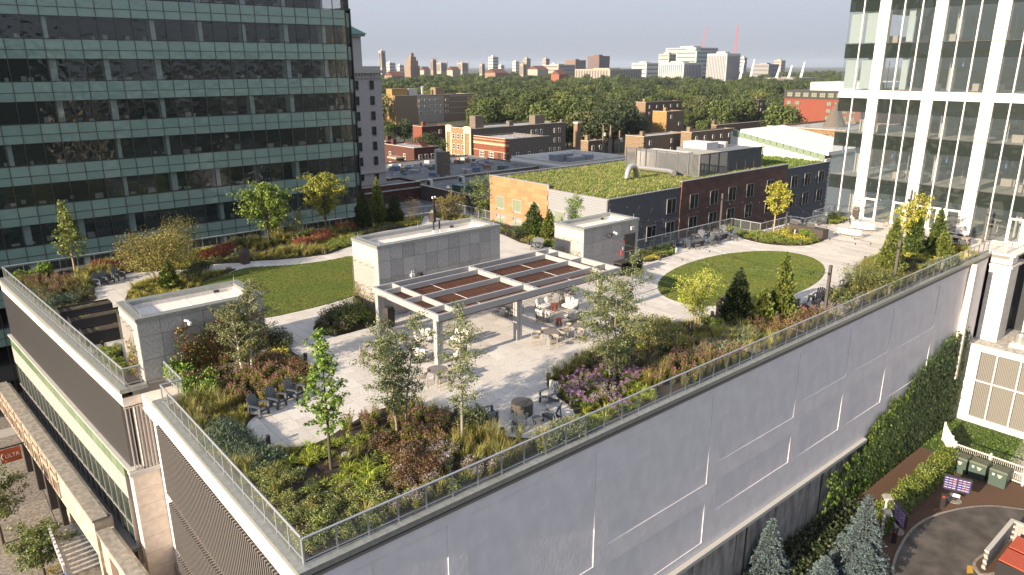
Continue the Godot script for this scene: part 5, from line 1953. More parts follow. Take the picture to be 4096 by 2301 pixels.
func sky_block(called: String,label: String,q: Array,style: String,wall: Color,ratio := 1.0,depth_ratio := 1.0) -> void:
	# q: centre x, z, width seen, height of the top; a square plan seen on its corner
	var dir := Vector2(q[0],q[1]).normalized()
	var s: float = q[2]/(absf(dir.x)*depth_ratio+absf(dir.y)*ratio)
	var a: float = s*ratio
	var b: float = s*depth_ratio
	var top: float = q[3]
	var c := Vector3(q[0],0,q[1])
	var t := thing(called,label,"building",Vector3(c.x,GROUND,c.z))
	lots.append(Rect2(c.x - a*0.5,c.z - b*0.5,a,b).grow(2.0))
	var wm := mat("sk_%d_%d_%d" % [int(wall.r*100),int(wall.g*100),int(wall.b*100)],wall*0.78,0.85)
	var dark := mat("sk_dark",Color(0.13,0.13,0.14),0.4)
	var white := mat("sk_white",Color(0.66,0.66,0.65),0.6)
	var m := MB.new()
	var d := MB.new()
	var h := top - GROUND
	match style:
		"gothic":
			m.span(c+Vector3(-a*0.5,GROUND,-b*0.5),c+Vector3(a*0.5,top - h*0.1,b*0.5))
			for i in [-1,1]:
				for j in [-1,1]:
					m.lathe([Vector2(a*0.11,GROUND),Vector2(a*0.10,top - h*0.05),Vector2(0,top)],6,c+Vector3(i*a*0.46,0,j*b*0.46))
			for k in 3:
				d.span(c+Vector3(-a*0.36+k*a*0.26,top - h*0.45,b*0.5),c+Vector3(-a*0.2+k*a*0.26,top - h*0.16,b*0.502+0.1))
				d.span(c+Vector3(-a*0.502 - 0.1,top - h*0.45,-b*0.36+k*b*0.26),c+Vector3(-a*0.5,top - h*0.16,-b*0.2+k*b*0.26))
		"chapel":
			for k in 4:
				var f := 1.0 - k*0.06
				m.span(c+Vector3(-a*0.5*f,GROUND+h*0.25*k if k else GROUND,-b*0.5*f),c+Vector3(a*0.5*f,GROUND+h*(0.25*k+0.25) - (h*0.06 if k == 3 else 0.0),b*0.5*f))
			m.lathe([Vector2(a*0.3,top - h*0.08),Vector2(a*0.05,top)],8,c,false)
			for k in 2:
				d.span(c+Vector3(-a*0.25+k*a*0.3,GROUND+h*0.5,b*0.45),c+Vector3(-a*0.05+k*a*0.3,top - h*0.12,b*0.475))
				d.span(c+Vector3(-a*0.475,GROUND+h*0.5,-b*0.25+k*b*0.3),c+Vector3(-a*0.45,top - h*0.12,-b*0.05+k*b*0.3))
		"stepped":
			for k in [[0.5,0.66],[0.4,0.8],[0.28,0.9],[0.14,1.0]]:
				m.span(c+Vector3(-a*k[0],GROUND,-b*k[0]),c+Vector3(a*k[0],GROUND+h*k[1],b*k[0]))
			for y in range(6):
				for k in 5:
					d.span(c+Vector3(-a*0.42+k*a*0.18,GROUND+h*(0.12+y*0.085),b*0.5),c+Vector3(-a*0.35+k*a*0.18,GROUND+h*(0.16+y*0.085),b*0.5+0.15))
		"hall":
			m.span(c+Vector3(-a*0.5,GROUND,-b*0.5),c+Vector3(a*0.5,top - 3.0,b*0.5))
			var r := mat("sk_roof_red",Color(0.11,0.048,0.034),0.85)
			var g := MB.new()
			g.hexa([c+Vector3(-a*0.5,top - 3.0,b*0.5),c+Vector3(a*0.5,top - 3.0,b*0.5),c+Vector3(a*0.5,top - 3.0,-b*0.5),c+Vector3(-a*0.5,top - 3.0,-b*0.5),c+Vector3(-a*0.5,top+2,0.1),c+Vector3(a*0.5,top+2,0.1),c+Vector3(a*0.5,top+2,-0.1),c+Vector3(-a*0.5,top+2,-0.1)])
			part("roof",g,r,t)
		"slab","ribs":
			m.span(c+Vector3(-a*0.5,GROUND,-b*0.5),c+Vector3(a*0.5,top,b*0.5))
			if style == "ribs":
				var n := 12
				for k in n:
					d.span(c+Vector3(-a*0.47+a*0.94*k/n,GROUND+h*0.1,b*0.5),c+Vector3(-a*0.47+a*0.94*(k+0.5)/n,top - h*0.06,b*0.5+0.2))
					d.span(c+Vector3(-a*0.5 - 0.2,GROUND+h*0.1,-b*0.47+b*0.94*k/n),c+Vector3(-a*0.5,top - h*0.06,-b*0.47+b*0.94*(k+0.5)/n))
			else:
				var n := maxi(2,int(h/5.0))
				for k in n:
					var y := GROUND+h*(k+0.35)/n
					d.span(c+Vector3(-a*0.45,y,b*0.5),c+Vector3(a*0.45,y+h*0.3/n,b*0.5+0.2))
					d.span(c+Vector3(-a*0.5 - 0.2,y,-b*0.45),c+Vector3(-a*0.5,y+h*0.3/n,b*0.45))
			m.span(c+Vector3(-a*0.2,top,-b*0.25),c+Vector3(a*0.15,top+h*0.05,b*0.2))
	part("walls",m,wm,t)
	if d.count():
		part("windows",d,dark,t).set_meta("kind","stuff")


func skyline() -> void:
	var st := Color(0.40,0.36,0.31)
	var br := Color(0.24,0.16,0.12)
	var wh := Color(0.62,0.61,0.58)
	var list := [
		["chapel_tower","tall tapering pale stone chapel tower at the left end of the skyline",[638.89,-1074.37,13.16,42.86],"chapel",Color(0.44,0.39,0.34)],
		["stepped_tower","stepped brown tower block right of the chapel tower",[543.5,-839.35,20.09,31.78],"stepped",Color(0.27,0.20,0.155)],
		["gothic_tower","slim brown gothic tower right of the stepped block",[680.09,-988.66,9.03,29.44],"gothic",Color(0.33,0.25,0.20)],
		["gothic_tower","broad pale gothic tower beside the slim brown tower",[748.38,-1062.94,18.94,24.76],"gothic",st],
		["gothic_tower","pale gothic tower with corner turrets, middle of the left skyline",[777.59,-1041.76,19.02,24.66],"gothic",st],
		["gothic_tower","pale church tower with four spikes above the red roofs",[649.45,-825.05,7.42,21.37],"gothic",st],
		["white_slab","white plain tower block with one dark side",[819.04,-1009.5,17.18,30.13],"slab",wh],
		["gothic_tower","dark stone church tower in front of the square stone tower",[627.26,-713.46,8.96,20.98],"gothic",Color(0.40,0.33,0.25)],
		["square_tower","square stone tower behind the dark church tower",[995.7,-1121.84,14.68,29.32],"slab",st],
		["square_tower","square pale stone tower standing alone right of centre",[1023.61,-1096.43,14.65,28.68],"slab",st],
		["brick_slab","long reddish brick block left of the dark red library block",[1065.29,-1055.81,41.22,25.58],"slab",br],
		["ribbed_block","dark red ribbed block with small roof box",[950.64,-886.53,37.35,30.77],"ribs",Color(0.20,0.115,0.095)],
		["stone_hall","long low buff building with vertical fins below the dark red block",[739.44,-671.81,87.26,11.03],"ribs",Color(0.40,0.35,0.29)],
		["white_laboratory","wide white laboratory with chimneys left of the hospital",[848.27,-700.06,38,18.66],"slab",wh],
		["hospital_block","striped cream hospital block at the left of the white group",[907.22,-706.6,26.65,31.41],"slab",Color(0.52,0.49,0.42)],
		["hospital_block","tallest grey and white hospital block under the cranes",[1007.93,-738.19,81.47,41.66],"slab",Color(0.46,0.47,0.47)],
		["hospital_block","green glass hospital block behind the white finned block",[905.25,-659.03,49.28,34.59],"slab",Color(0.42,0.52,0.48)],
		["hospital_block","long low white block with vertical fins among the hospital",[758.9,-570.86,52.8,18.5],"ribs",Color(0.68,0.67,0.65)],
		["hospital_block","rightmost hospital block with dark zigzag side and white front",[771.57,-518.87,37.84,28.36],"ribs",Color(0.50,0.51,0.53)],
		["grey_slab","thin grey block right behind the zigzag hospital block",[1011.63,-645.43,10.84,26.49],"slab",Color(0.42,0.44,0.46)],
		["glass_block","grey glass block with red base right of the hospital",[942.84,-566.34,35.48,16.54],"slab",Color(0.28,0.28,0.29)],
		["cream_slab","cream block above the glass block",[1211.87,-700.92,19.06,22.97],"slab",Color(0.48,0.40,0.34)],
		["parking_deck","long low grey deck with white masts at the right of the skyline",[785.09,-438.61,70.8,1.81],"slab",Color(0.26,0.25,0.24)],
		["low_white_block","low white block left of the white tower skyline",[979.32,-1136.17,14.15,23.69],"slab",wh],
		["low_white_block","low white terraced building right of the white tower block",[765.72,-923.93,9.81,16.5],"slab",wh],
		["low_white_block","low pale block left of the chapel tower foot",[728.06,-1195.76,17.1,21.61],"slab",wh],
		["low_white_block","low pale block between chapel and stepped tower",[689.93,-1101.8,12.02,17.34],"slab",wh],
		["low_red_hall","red roofed hall between the two gothic towers",[647.1,-889.48,19.89,12.63],"hall",st],
		["low_red_hall","red roofed hall left of the slim brown tower",[613.15,-913.23,15.4,12.77],"hall",st],
		["low_red_hall","red roofed hall below the white tower block",[632.94,-774.05,30.39,9.75],"hall",Color(0.30,0.20,0.15)],
		["low_red_hall","wide red roofed hall right of the dark church tower",[742.17,-811.76,29.97,13.39],"hall",st],
		["low_red_hall","red gabled school building near the trees right of the church tower",[625.74,-646.8,19.6,8.68],"hall",Color(0.28,0.11,0.07)],
		["low_red_hall","grey roofed hall at the foot of the stepped tower",[471.06,-766.79,22.9,7.81],"hall",Color(0.28,0.22,0.18)],
		["low_stone_block","low stone building cluster left of the dark red block",[833.51,-862.91,51.48,16.59],"slab",st],
		["low_stone_block","pale terraced stone building under the square tower",[897.81,-940.15,16.48,18.33],"slab",wh]]
	for q in list:
		sky_block(q[0],q[1],q[2],q[3],q[4],q[5] if q.size() > 5 else 1.0)
	var m: MB
	for q in [[[1008.44,-721.55,2.3,39.1],[1012.6,-715.72,2.27,74.12],"red tower crane leaning right above the hospital"],[[786.69,-514.5,2.13,28.83],[787.43,-513.38,1.69,60.61],"red tower crane standing on the zigzag hospital block"]]:
		var a := Vector3(q[0][0],q[0][3] - 6.0,q[0][1])
		var b := Vector3(q[1][0],q[1][3],q[1][1])
		var t := thing("tower_crane",q[2],"crane",a)
		m = MB.new()
		var s := (b - a).cross(Vector3(a.x,0,a.z)).normalized()*0.9
		for e in [-1,1]:
			m.tube([a+s*e,b+s*e*0.2],[0.28],4)
		for k in 12:
			m.bar(a.lerp(b,k/12.0)+s*(1 - k/14.0),a.lerp(b,(k+1)/12.0) - s*(1 - k/14.0),0.28,0.28)
		part("jib",m,mat("crane_red",Color(0.50,0.06,0.05),0.5),t)
		m = MB.new()
		m.box(a+Vector3(0,2,0),Vector3(4,4,4))
		part("cab",m,M["crane_red"],t)
	var masts := [[775.54,-494.91,2.08,20.2],[781.64,-485.22,2.89,21.79],[770.17,-446.02,1.96,13.51],[776.46,-434.97,1.94,15.06],[782.62,-423.8,1.92,18.35]]
	var ml := ["white inclined mast beside the zigzag hospital block","tallest white mast left of the glass block","white mast at the left end of the long deck","white mast in the middle of the long deck","white mast with thin tip at the right of the long deck"]
	for i in masts.size():
		var q = masts[i]
		m = MB.new()
		m.tube([Vector3(q[0] - 5,-5,q[1]),Vector3(q[0]+2,q[3],q[1])],[1.9,0.8],7)
		single("white_mast",m,mat("sk_white",Color(0.66,0.66,0.65),0.6),ml[i],"mast",Vector3(q[0] - 5,-5,q[1]))


func far_tree(seed_: int,H: float,W: float,tone: Color,lobes: int) -> Array:
	var r := RandomNumberGenerator.new()
	r.seed = seed_
	var m := MB.new()
	var cy := H*0.60
	for l in lobes:
		var a := r.randf()*TAU
		var e := r.randf_range(-0.6,1.0)
		var rad := sqrt(maxf(0.0,1.0 - e*e))*r.randf_range(0.35,0.75)
		var c := Vector3(cos(a)*rad*W*0.5,cy+e*H*0.30,sin(a)*rad*W*0.5)
		var s := W*r.randf_range(0.15,0.26)
		var k := r.randf_range(0.6,1.45)
		var n := int(80*s)
		for i in n:
			var d := Vector3(r.randfn(),r.randfn()*0.9,r.randfn()).normalized()
			var p := c+d*s*r.randf_range(0.65,1.08)
			var f := k*r.randf_range(0.7,1.3)
			m.col = Color(tone.r*f*r.randf_range(0.85,1.2),tone.g*f,tone.b*f)
			var u := (d+Vector3(r.randfn(),r.randfn(),r.randfn())*0.6).normalized()
			var w := u.cross(Vector3(r.randfn(),r.randfn(),r.randfn())).normalized()
			var z := r.randf_range(0.28,0.55)
			m.leaf(p - w*z*0.5,w,u,z*1.5,z*1.1)
	var tr := MB.new()
	tr.tube([Vector3(0,0,0),Vector3(0.1,H*0.3,0),Vector3(0,H*0.6,0.1)],[H*0.028,H*0.02,H*0.008],6)
	for i in 5:
		var a := TAU*i/5.0+r.randf()
		tr.tube([Vector3(0,H*0.28,0),Vector3(cos(a)*W*0.2,H*0.5,sin(a)*W*0.2),Vector3(cos(a)*W*0.33,H*0.68,sin(a)*W*0.33)],[H*0.013,H*0.008,0.03],5)
	return [tr.mesh(),m.mesh()]


func woods() -> void:
	var bark := mat("far_bark",Color(0.10,0.08,0.06),0.9)
	var leafm := vmat("far_leaf",0.7,Color(0.03,0.05,0.01))
	var kinds := [[Color(0.034,0.054,0.014),14.0,12.0,20,"dark green spreading tree"],[Color(0.056,0.082,0.018),13.0,11.0,17,"green rounded tree"],[Color(0.095,0.118,0.022),12.0,10.0,15,"yellowish green tree"],[Color(0.045,0.070,0.020),15.5,10.0,18,"tall green tree"],[Color(0.070,0.082,0.026),11.0,10.0,15,"dull green tree"],[Color(0.028,0.045,0.014),12.0,14.0,22,"broad dark tree"]]
	var protos := []
	for i in kinds.size():
		protos.append(far_tree(100+i,kinds[i][1],kinds[i][2],kinds[i][0],kinds[i][3]))
	# trees that stand out: base point (ground), kind, scale, label
	var own := [
		[Vector3(148.31,-13,-247.8),1,0.80,"bushy green tree at the left foot of the yellow apartment block"],
		[Vector3(155.76,-13,-248.21),0,0.78,"dark green tree in front of the brown brick wall of the apartment block"],
		[Vector3(135.16,-14,-201.1),5,0.72,"dark leafy tree standing before the cream terracotta front"],
		[Vector3(137.46,-14,-194.19),0,0.62,"small dark tree between the dark tree and the cream front"],
		[Vector3(140.75,-14,-160.94),1,0.42,"small green tree left in front of the white commercial building"],
		[Vector3(148.16,-14,-160.31),4,0.42,"small green tree right in front of the white commercial building"],
		[Vector3(342.9,-14,-218.95),3,1.15,"big green tree towering left of the red modern block"],
		[Vector3(357.9,-14,-249.97),0,1.0,"round dark green tree left of the biggest tree"],
		[Vector3(258.08,-14,-219.03),2,0.85,"bright green tree right of the utility poles"],
		[Vector3(245.04,-13,-227.64),2,1.0,"yellow green sycamore left of the utility poles"],
		[Vector3(361.91,-14,-209.71),1,0.75,"light green tree between big tree and red modern block"],
		[Vector3(286.79,-14,-232.29),5,0.85,"dark tree behind the bright green tree"],
		[Vector3(356.55,-14,-424.04),2,1.1,"bright yellow green tree right of the apartment block"],
		[Vector3(244.2,-14,-309.87),4,0.9,"dull green tree behind the tall brown chimney"],
		[Vector3(199.27,-14,-200.92),0,0.75,"dark tree right of the long brown block"]]
	for q in own:
		var b := Vector3(q[0].x,GROUND,q[0].z)
		var t := thing("tree",q[3],"tree",b,rng.randf()*TAU)
		t.scale = Vector3.ONE*float(q[2])
		part("trunk",protos[q[1]][0],bark,t,"",true)
		part("crown",protos[q[1]][1],leafm,t,"",true)
	# the wooded belt: the nearest as trees of their own, the far-off wood as one mass
	var spots := []
	var tries := 0
	while spots.size() < 4300 and tries < 40000:
		tries += 1
		var d := sqrt(rng.randf_range(200.0*200.0,1500.0*1500.0))
		var az := rng.randf_range(0.42,1.13)
		var p := Vector2(sin(az)*d,-cos(az)*d)
		if inside_lot(p,2.0):
			continue
		# open sight lines in front of the houses
		if d < 400 and az < 0.665:
			continue
		if d < 235 or blocks_view(p,d):
			continue
		spots.append([d,p,az])
	spots.sort_custom(func(a,b): return a[0] < b[0])
	var heads := []
	for k in kinds.size():
		heads.append(null)
	var mass := []
	var mass_tint := []
	for k in kinds.size():
		mass.append([]); mass_tint.append([])
	var band := [[0.55,"behind the apartment block"],[0.66,"behind the long brown block"],[0.78,"behind the low brick houses"],[0.92,"below the white hospital"],[2.0,"left of the red block"]]
	for i in spots.size():
		var k := rng.randi() % kinds.size()
		if rng.randf() < 0.25:
			k = 1
		var s := rng.randf_range(0.7,1.45)
		var at := Vector3(spots[i][1].x,GROUND - 0.3,spots[i][1].y)
		if i < 280:
			var zone := ""
			for q in band:
				if spots[i][2] < q[0]:
					zone = q[1]
					break
			var label: String = kinds[k][4]+(" in the nearest rows " if i < 70 else (" in the middle rows " if i < 170 else " farther back "))+"of the wood "+zone
			var t: Node3D
			if heads[k] == null:
				t = thing("woodland_tree",label,"tree",at,rng.randf()*TAU,"trees of the wooded belt")
				part("trunk",protos[k][0],bark,t,"",true)
				part("crown",protos[k][1],leafm,t,"",true)
				heads[k] = t
				t.scale = Vector3.ONE*s
			else:
				t = dup(heads[k],at,rng.randf()*TAU,label,"trees of the wooded belt",s)
		else:
			mass[k].append(Transform3D(Basis(Vector3.UP,rng.randf()*TAU).scaled(Vector3.ONE*s),at))
			var f := rng.randf_range(0.75,1.2)
			mass_tint[k].append(Color(f,f*rng.randf_range(0.95,1.05),f))
	for k in kinds.size():
		scatter("distant_wood",protos[k][1],leafm,mass[k])


func blocks_view(p: Vector2,d: float) -> bool:
	# a tree close in front of a house that the photograph shows
	var u := p/d
	for r in lots:
		var c := r.get_center()
		var D := c.length()
		if D < 450.0 and d < D and d > D - 75.0 and absf(c.dot(Vector2(-u.y,u.x))) < r.size.length()*0.36:
			return true
	return false


func inside_lot(p: Vector2,g: float) -> bool:
	for r in lots:
		if r.grow(g).has_point(p):
			return true
	return false


func pick(r: RandomNumberGenerator,cols: Array,k := 0.25) -> Color:
	var c: Color = cols[r.randi() % cols.size()]
	var f := 1.0+r.randf_range(-k,k)
	return Color(c.r*f*r.randf_range(0.92,1.08),c.g*f,c.b*f)


func grow(sd: int,o: Dictionary) -> Array:
	# a young tree: stems, rising branches, leaves gathered along them. Returns [wood, leaves]
	var r := RandomNumberGenerator.new()
	r.seed = sd
	var H: float = o.h
	var wood := MB.new()
	var lf := MB.new()
	for s in o.stems:
		var az: float = TAU*s/float(o.stems)+r.randf_range(-0.5,0.5)
		var out := Vector3(cos(az),0,sin(az))
		var b := out*(0.02 if o.stems == 1 else 0.16+0.02*H)
		var hs: float = H*(1.0 if s == 0 else r.randf_range(0.78,0.97))
		var path := []
		var n := 8
		for i in n+1:
			var t := float(i)/n
			path.append(b+out*(o.spread*hs*pow(t,1.3))+Vector3(r.randf_range(-1,1),0,r.randf_range(-1,1))*0.012*H*t+Vector3.UP*hs*t)
		var r0: float = o.r0/(1.0 if o.stems == 1 else 1.25)
		var rad := []
		for i in n+1:
			rad.append(maxf(0.008,r0*pow(1.0 - float(i)/(n+0.5),0.9)))
		wood.tube(path,rad,7)
		var nb: int = o.nb
		for j in nb:
			var t: float = o.lo+(0.99 - o.lo)*(j+r.randf())/nb
			var f := t*n
			var i0 := mini(int(f),n - 1)
			var p: Vector3 = path[i0].lerp(path[i0+1],f - i0)
			var u: float = (t - o.lo)/(1.0 - o.lo)
			var reach := 0.0
			match o.shape:
				"cone": reach = lerpf(1.0,0.10,pow(u,0.85))*minf(1.0,0.55+u*3.0)
				"oval": reach = sin(PI*clampf(u*0.86+0.14,0,1))*1.0
				"vase": reach = 0.45+0.55*sin(PI*clampf(u,0,1)) if u < 0.85 else 0.35
			var L: float = o.w*reach*r.randf_range(0.7,1.15)
			var a := j*2.4+r.randf_range(-0.5,0.5)
			var dir := Vector3(cos(a),0,sin(a))
			if o.stems > 1 and dir.dot(out) < -0.2:
				L *= 0.55
			var e: float = o.rise*r.randf_range(0.75,1.25)
			var q := [p]
			for k in range(1,5):
				var v := k/4.0
				q.append(p+dir*L*v+Vector3.UP*L*(e*v - o.droop*v*v)+Vector3(r.randf_range(-1,1),r.randf_range(-1,1),r.randf_range(-1,1))*0.04*L)
			wood.tube(q,[maxf(0.007,r0*0.32*(1.0 - t*0.6)),0.012,0.009,0.006,0.004],5,false)
			var tw := maxi(2,int(o.twigs*reach+1.5))
			for k in tw:
				var v := 0.25+0.78*(k+r.randf())/tw
				var g := minf(v,1.0)*4.0
				var g0 := mini(int(g),3)
				var c: Vector3 = q[g0].lerp(q[g0+1],g - g0)
				var ta := r.randf()*TAU
				var td: Vector3 = Vector3(cos(ta),r.randf_range(-0.25,0.7),sin(ta))*r.randf_range(0.12,0.34)*(0.4+0.6*o.clump)
				if r.randf() < 0.5:
					wood.tube([c,c+td],[0.005,0.003],3,false)
				var m := int(o.leaves*r.randf_range(0.5,1.4))
				for x in m:
					var at: Vector3 = c+td*r.randf_range(0.1,1.25)+Vector3(r.randfn(),r.randfn(),r.randfn())*0.085*o.clump
					lf.col = pick(r,o.cols,0.28)
					var d := Vector3(r.randfn(),r.randfn()*0.6 - 0.35,r.randfn()).normalized()
					var nm := Vector3(r.randfn()*0.6,1.0,r.randfn()*0.6).normalized()
					var z: float = r.randf_range(0.75,1.2)
					lf.leaf(at,d,nm,o.ll*z,o.lw*z)
					if o.has("lobed"):
						var sd2 := d.cross(nm).normalized()
						lf.leaf(at,(d*0.5+sd2).normalized(),nm,o.ll*z*0.7,o.lw*z*0.55)
						lf.leaf(at,(d*0.5 - sd2).normalized(),nm,o.ll*z*0.7,o.lw*z*0.55)
	return [wood.mesh(),lf.mesh()]


func conifer(sd: int,H: float,W: float,cols: Array,n: int) -> Array:
	# a dense upright conifer of flat upright sprays round a dark inner growth
	var r := RandomNumberGenerator.new()
	r.seed = sd
	var lf := MB.new()
	var core := MB.new()
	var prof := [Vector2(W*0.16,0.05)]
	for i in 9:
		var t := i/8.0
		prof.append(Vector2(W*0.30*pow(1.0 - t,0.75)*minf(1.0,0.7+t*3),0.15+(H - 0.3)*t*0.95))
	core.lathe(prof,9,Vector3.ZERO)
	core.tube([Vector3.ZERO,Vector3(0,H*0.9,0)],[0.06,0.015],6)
	for i in n:
		var t := 1.0 - sqrt(r.randf())
		t = clampf(t*1.02,0.0,0.995)
		var a := r.randf()*TAU
		var lump := 1.0+0.16*sin(a*3.0+t*19.0+sd)+0.12*sin(a*5.0 - t*31.0)
		var R := W*0.5*pow(1.0 - t,0.72)*minf(1.0,0.72+t*2.5)*lump
		var k := r.randf_range(0.6,1.06)
		var out := Vector3(cos(a),0,sin(a))
		var p := out*R*k+Vector3.UP*(0.08+H*0.97*t)
		lf.col = pick(r,cols,0.3)
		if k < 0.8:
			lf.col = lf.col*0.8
		var d := (out*r.randf_range(0.3,0.9)+Vector3.UP*r.randf_range(0.6,1.2)+Vector3(r.randfn(),0,r.randfn())*0.3).normalized()
		var nm := Vector3(r.randfn(),r.randfn()*0.3,r.randfn()).normalized()
		var z := r.randf_range(0.13,0.27)
		lf.leaf(p - d*z*0.3,d,nm,z,z*0.42)
		var sdv := d.cross(nm).normalized()
		lf.leaf(p,(d+sdv*0.8).normalized(),nm,z*0.6,z*0.25)
		lf.leaf(p,(d - sdv*0.8).normalized(),nm,z*0.6,z*0.25)
	return [core.mesh(),lf.mesh()]


func spruce(sd: int,H: float,W: float) -> Array:
	var r := RandomNumberGenerator.new()
	r.seed = sd
	var lf := MB.new()
	var wood := MB.new()
	wood.tube([Vector3.ZERO,Vector3(0,H*0.97,0)],[0.14,0.02],7)
	var levels := 22
	for l in levels:
		var t := float(l)/levels
		var n := int(lerpf(13,4,t))
		for b in n:
			var a := TAU*b/n+l*0.7+r.randf_range(-0.2,0.2)
			var L := W*0.5*(1.0 - t*0.96)*r.randf_range(0.8,1.08)
			var out := Vector3(cos(a),0,sin(a))
			var side := Vector3(-sin(a),0,cos(a))
			var y := 0.25+(H - 0.3)*t
			var q := []
			for k in 5:
				var v := k/4.0
				q.append(Vector3(0,y,0)+out*L*v+Vector3.UP*L*(0.10*v - 0.32*v*v+0.20*v*v*v))
			wood.tube(q,[0.03,0.02,0.015,0.01,0.006],4,false)
			var m := int(6+L*26)
			for k in m:
				var v := r.randf_range(0.15,1.0)
				var g := v*4.0
				var g0 := mini(int(g),3)
				var p: Vector3 = q[g0].lerp(q[g0+1],g - g0)
				var sp := r.randf_range(-1,1)*L*0.34*(1.15 - v)
				p += side*sp+Vector3.UP*r.randf_range(-0.06,0.05)
				var f := r.randf_range(0.7,1.25)
				lf.col = Color(0.10*f,0.145*f,0.155*f)
				var d := (out+side*signf(sp)*0.6+Vector3.UP*r.randf_range(-0.1,0.5)).normalized()
				for e in 3:
					var dd := (d+Vector3(r.randfn(),r.randfn(),r.randfn())*0.35).normalized()
					lf.leaf(p,dd,Vector3(r.randfn(),1.0,r.randfn()).normalized(),r.randf_range(0.12,0.22),0.06)
	return [wood.mesh(),lf.mesh()]


func bush(sd: int,W: float,H: float,n: int,l: float,w: float,cols: Array,lobes := 7,stems := 8) -> Array:
	# a domed shrub: lumps of leaves over thin stems
	var r := RandomNumberGenerator.new()
	r.seed = sd
	var lf := MB.new()
	var wood := MB.new()
	var cs := []
	for i in lobes:
		var a := r.randf()*TAU
		var q := sqrt(r.randf())*0.34
		cs.append([Vector3(cos(a)*q*W,H*r.randf_range(0.42,0.66),sin(a)*q*W),r.randf_range(0.20,0.30)*W,r.randf_range(0.8,1.2)])
	for s in stems:
		var c: Vector3 = cs[s % lobes][0]
		wood.tube([Vector3(c.x*0.2,0,c.z*0.2),Vector3(c.x*0.7,H*0.3,c.z*0.7),Vector3(c.x*1.15,H*0.8,c.z*1.15)],[0.018,0.012,0.005],4,false)
	for i in n:
		var c = cs[r.randi() % lobes]
		var d := Vector3(r.randfn(),r.randfn(),r.randfn()).normalized()
		var p: Vector3 = c[0]+Vector3(d.x*c[1],d.y*c[1]*H/W*1.15,d.z*c[1])*r.randf_range(0.55,1.1)
		if p.y < 0.03:
			p.y = r.randf_range(0.03,0.12)
		lf.col = pick(r,cols,0.25)*float(c[2])
		var e := (d*0.7+Vector3(r.randfn(),r.randfn()+0.2,r.randfn())*0.7).normalized()
		var nm := (d+Vector3.UP*0.8+Vector3(r.randfn(),r.randfn(),r.randfn())*0.5).normalized()
		lf.leaf(p,e,nm,l*r.randf_range(0.7,1.25),w*r.randf_range(0.8,1.2))
	return [wood.mesh(),lf.mesh()]


func plant(called: String,label: String,category: String,at: Vector3,m: Array,wood: Material,turn := 0.0,names_: Array = ["trunk","crown"],group := "",sc := 1.0) -> Node3D:
	var t := thing(called,label,category,at,turn,group)
	t.scale = Vector3.ONE*sc
	part(names_[0],m[0],wood,t,"",true)
	part(names_[1],m[1],vmat("leaf",0.55,Color(0.06,0.09,0.015)),t,"",true)
	return t


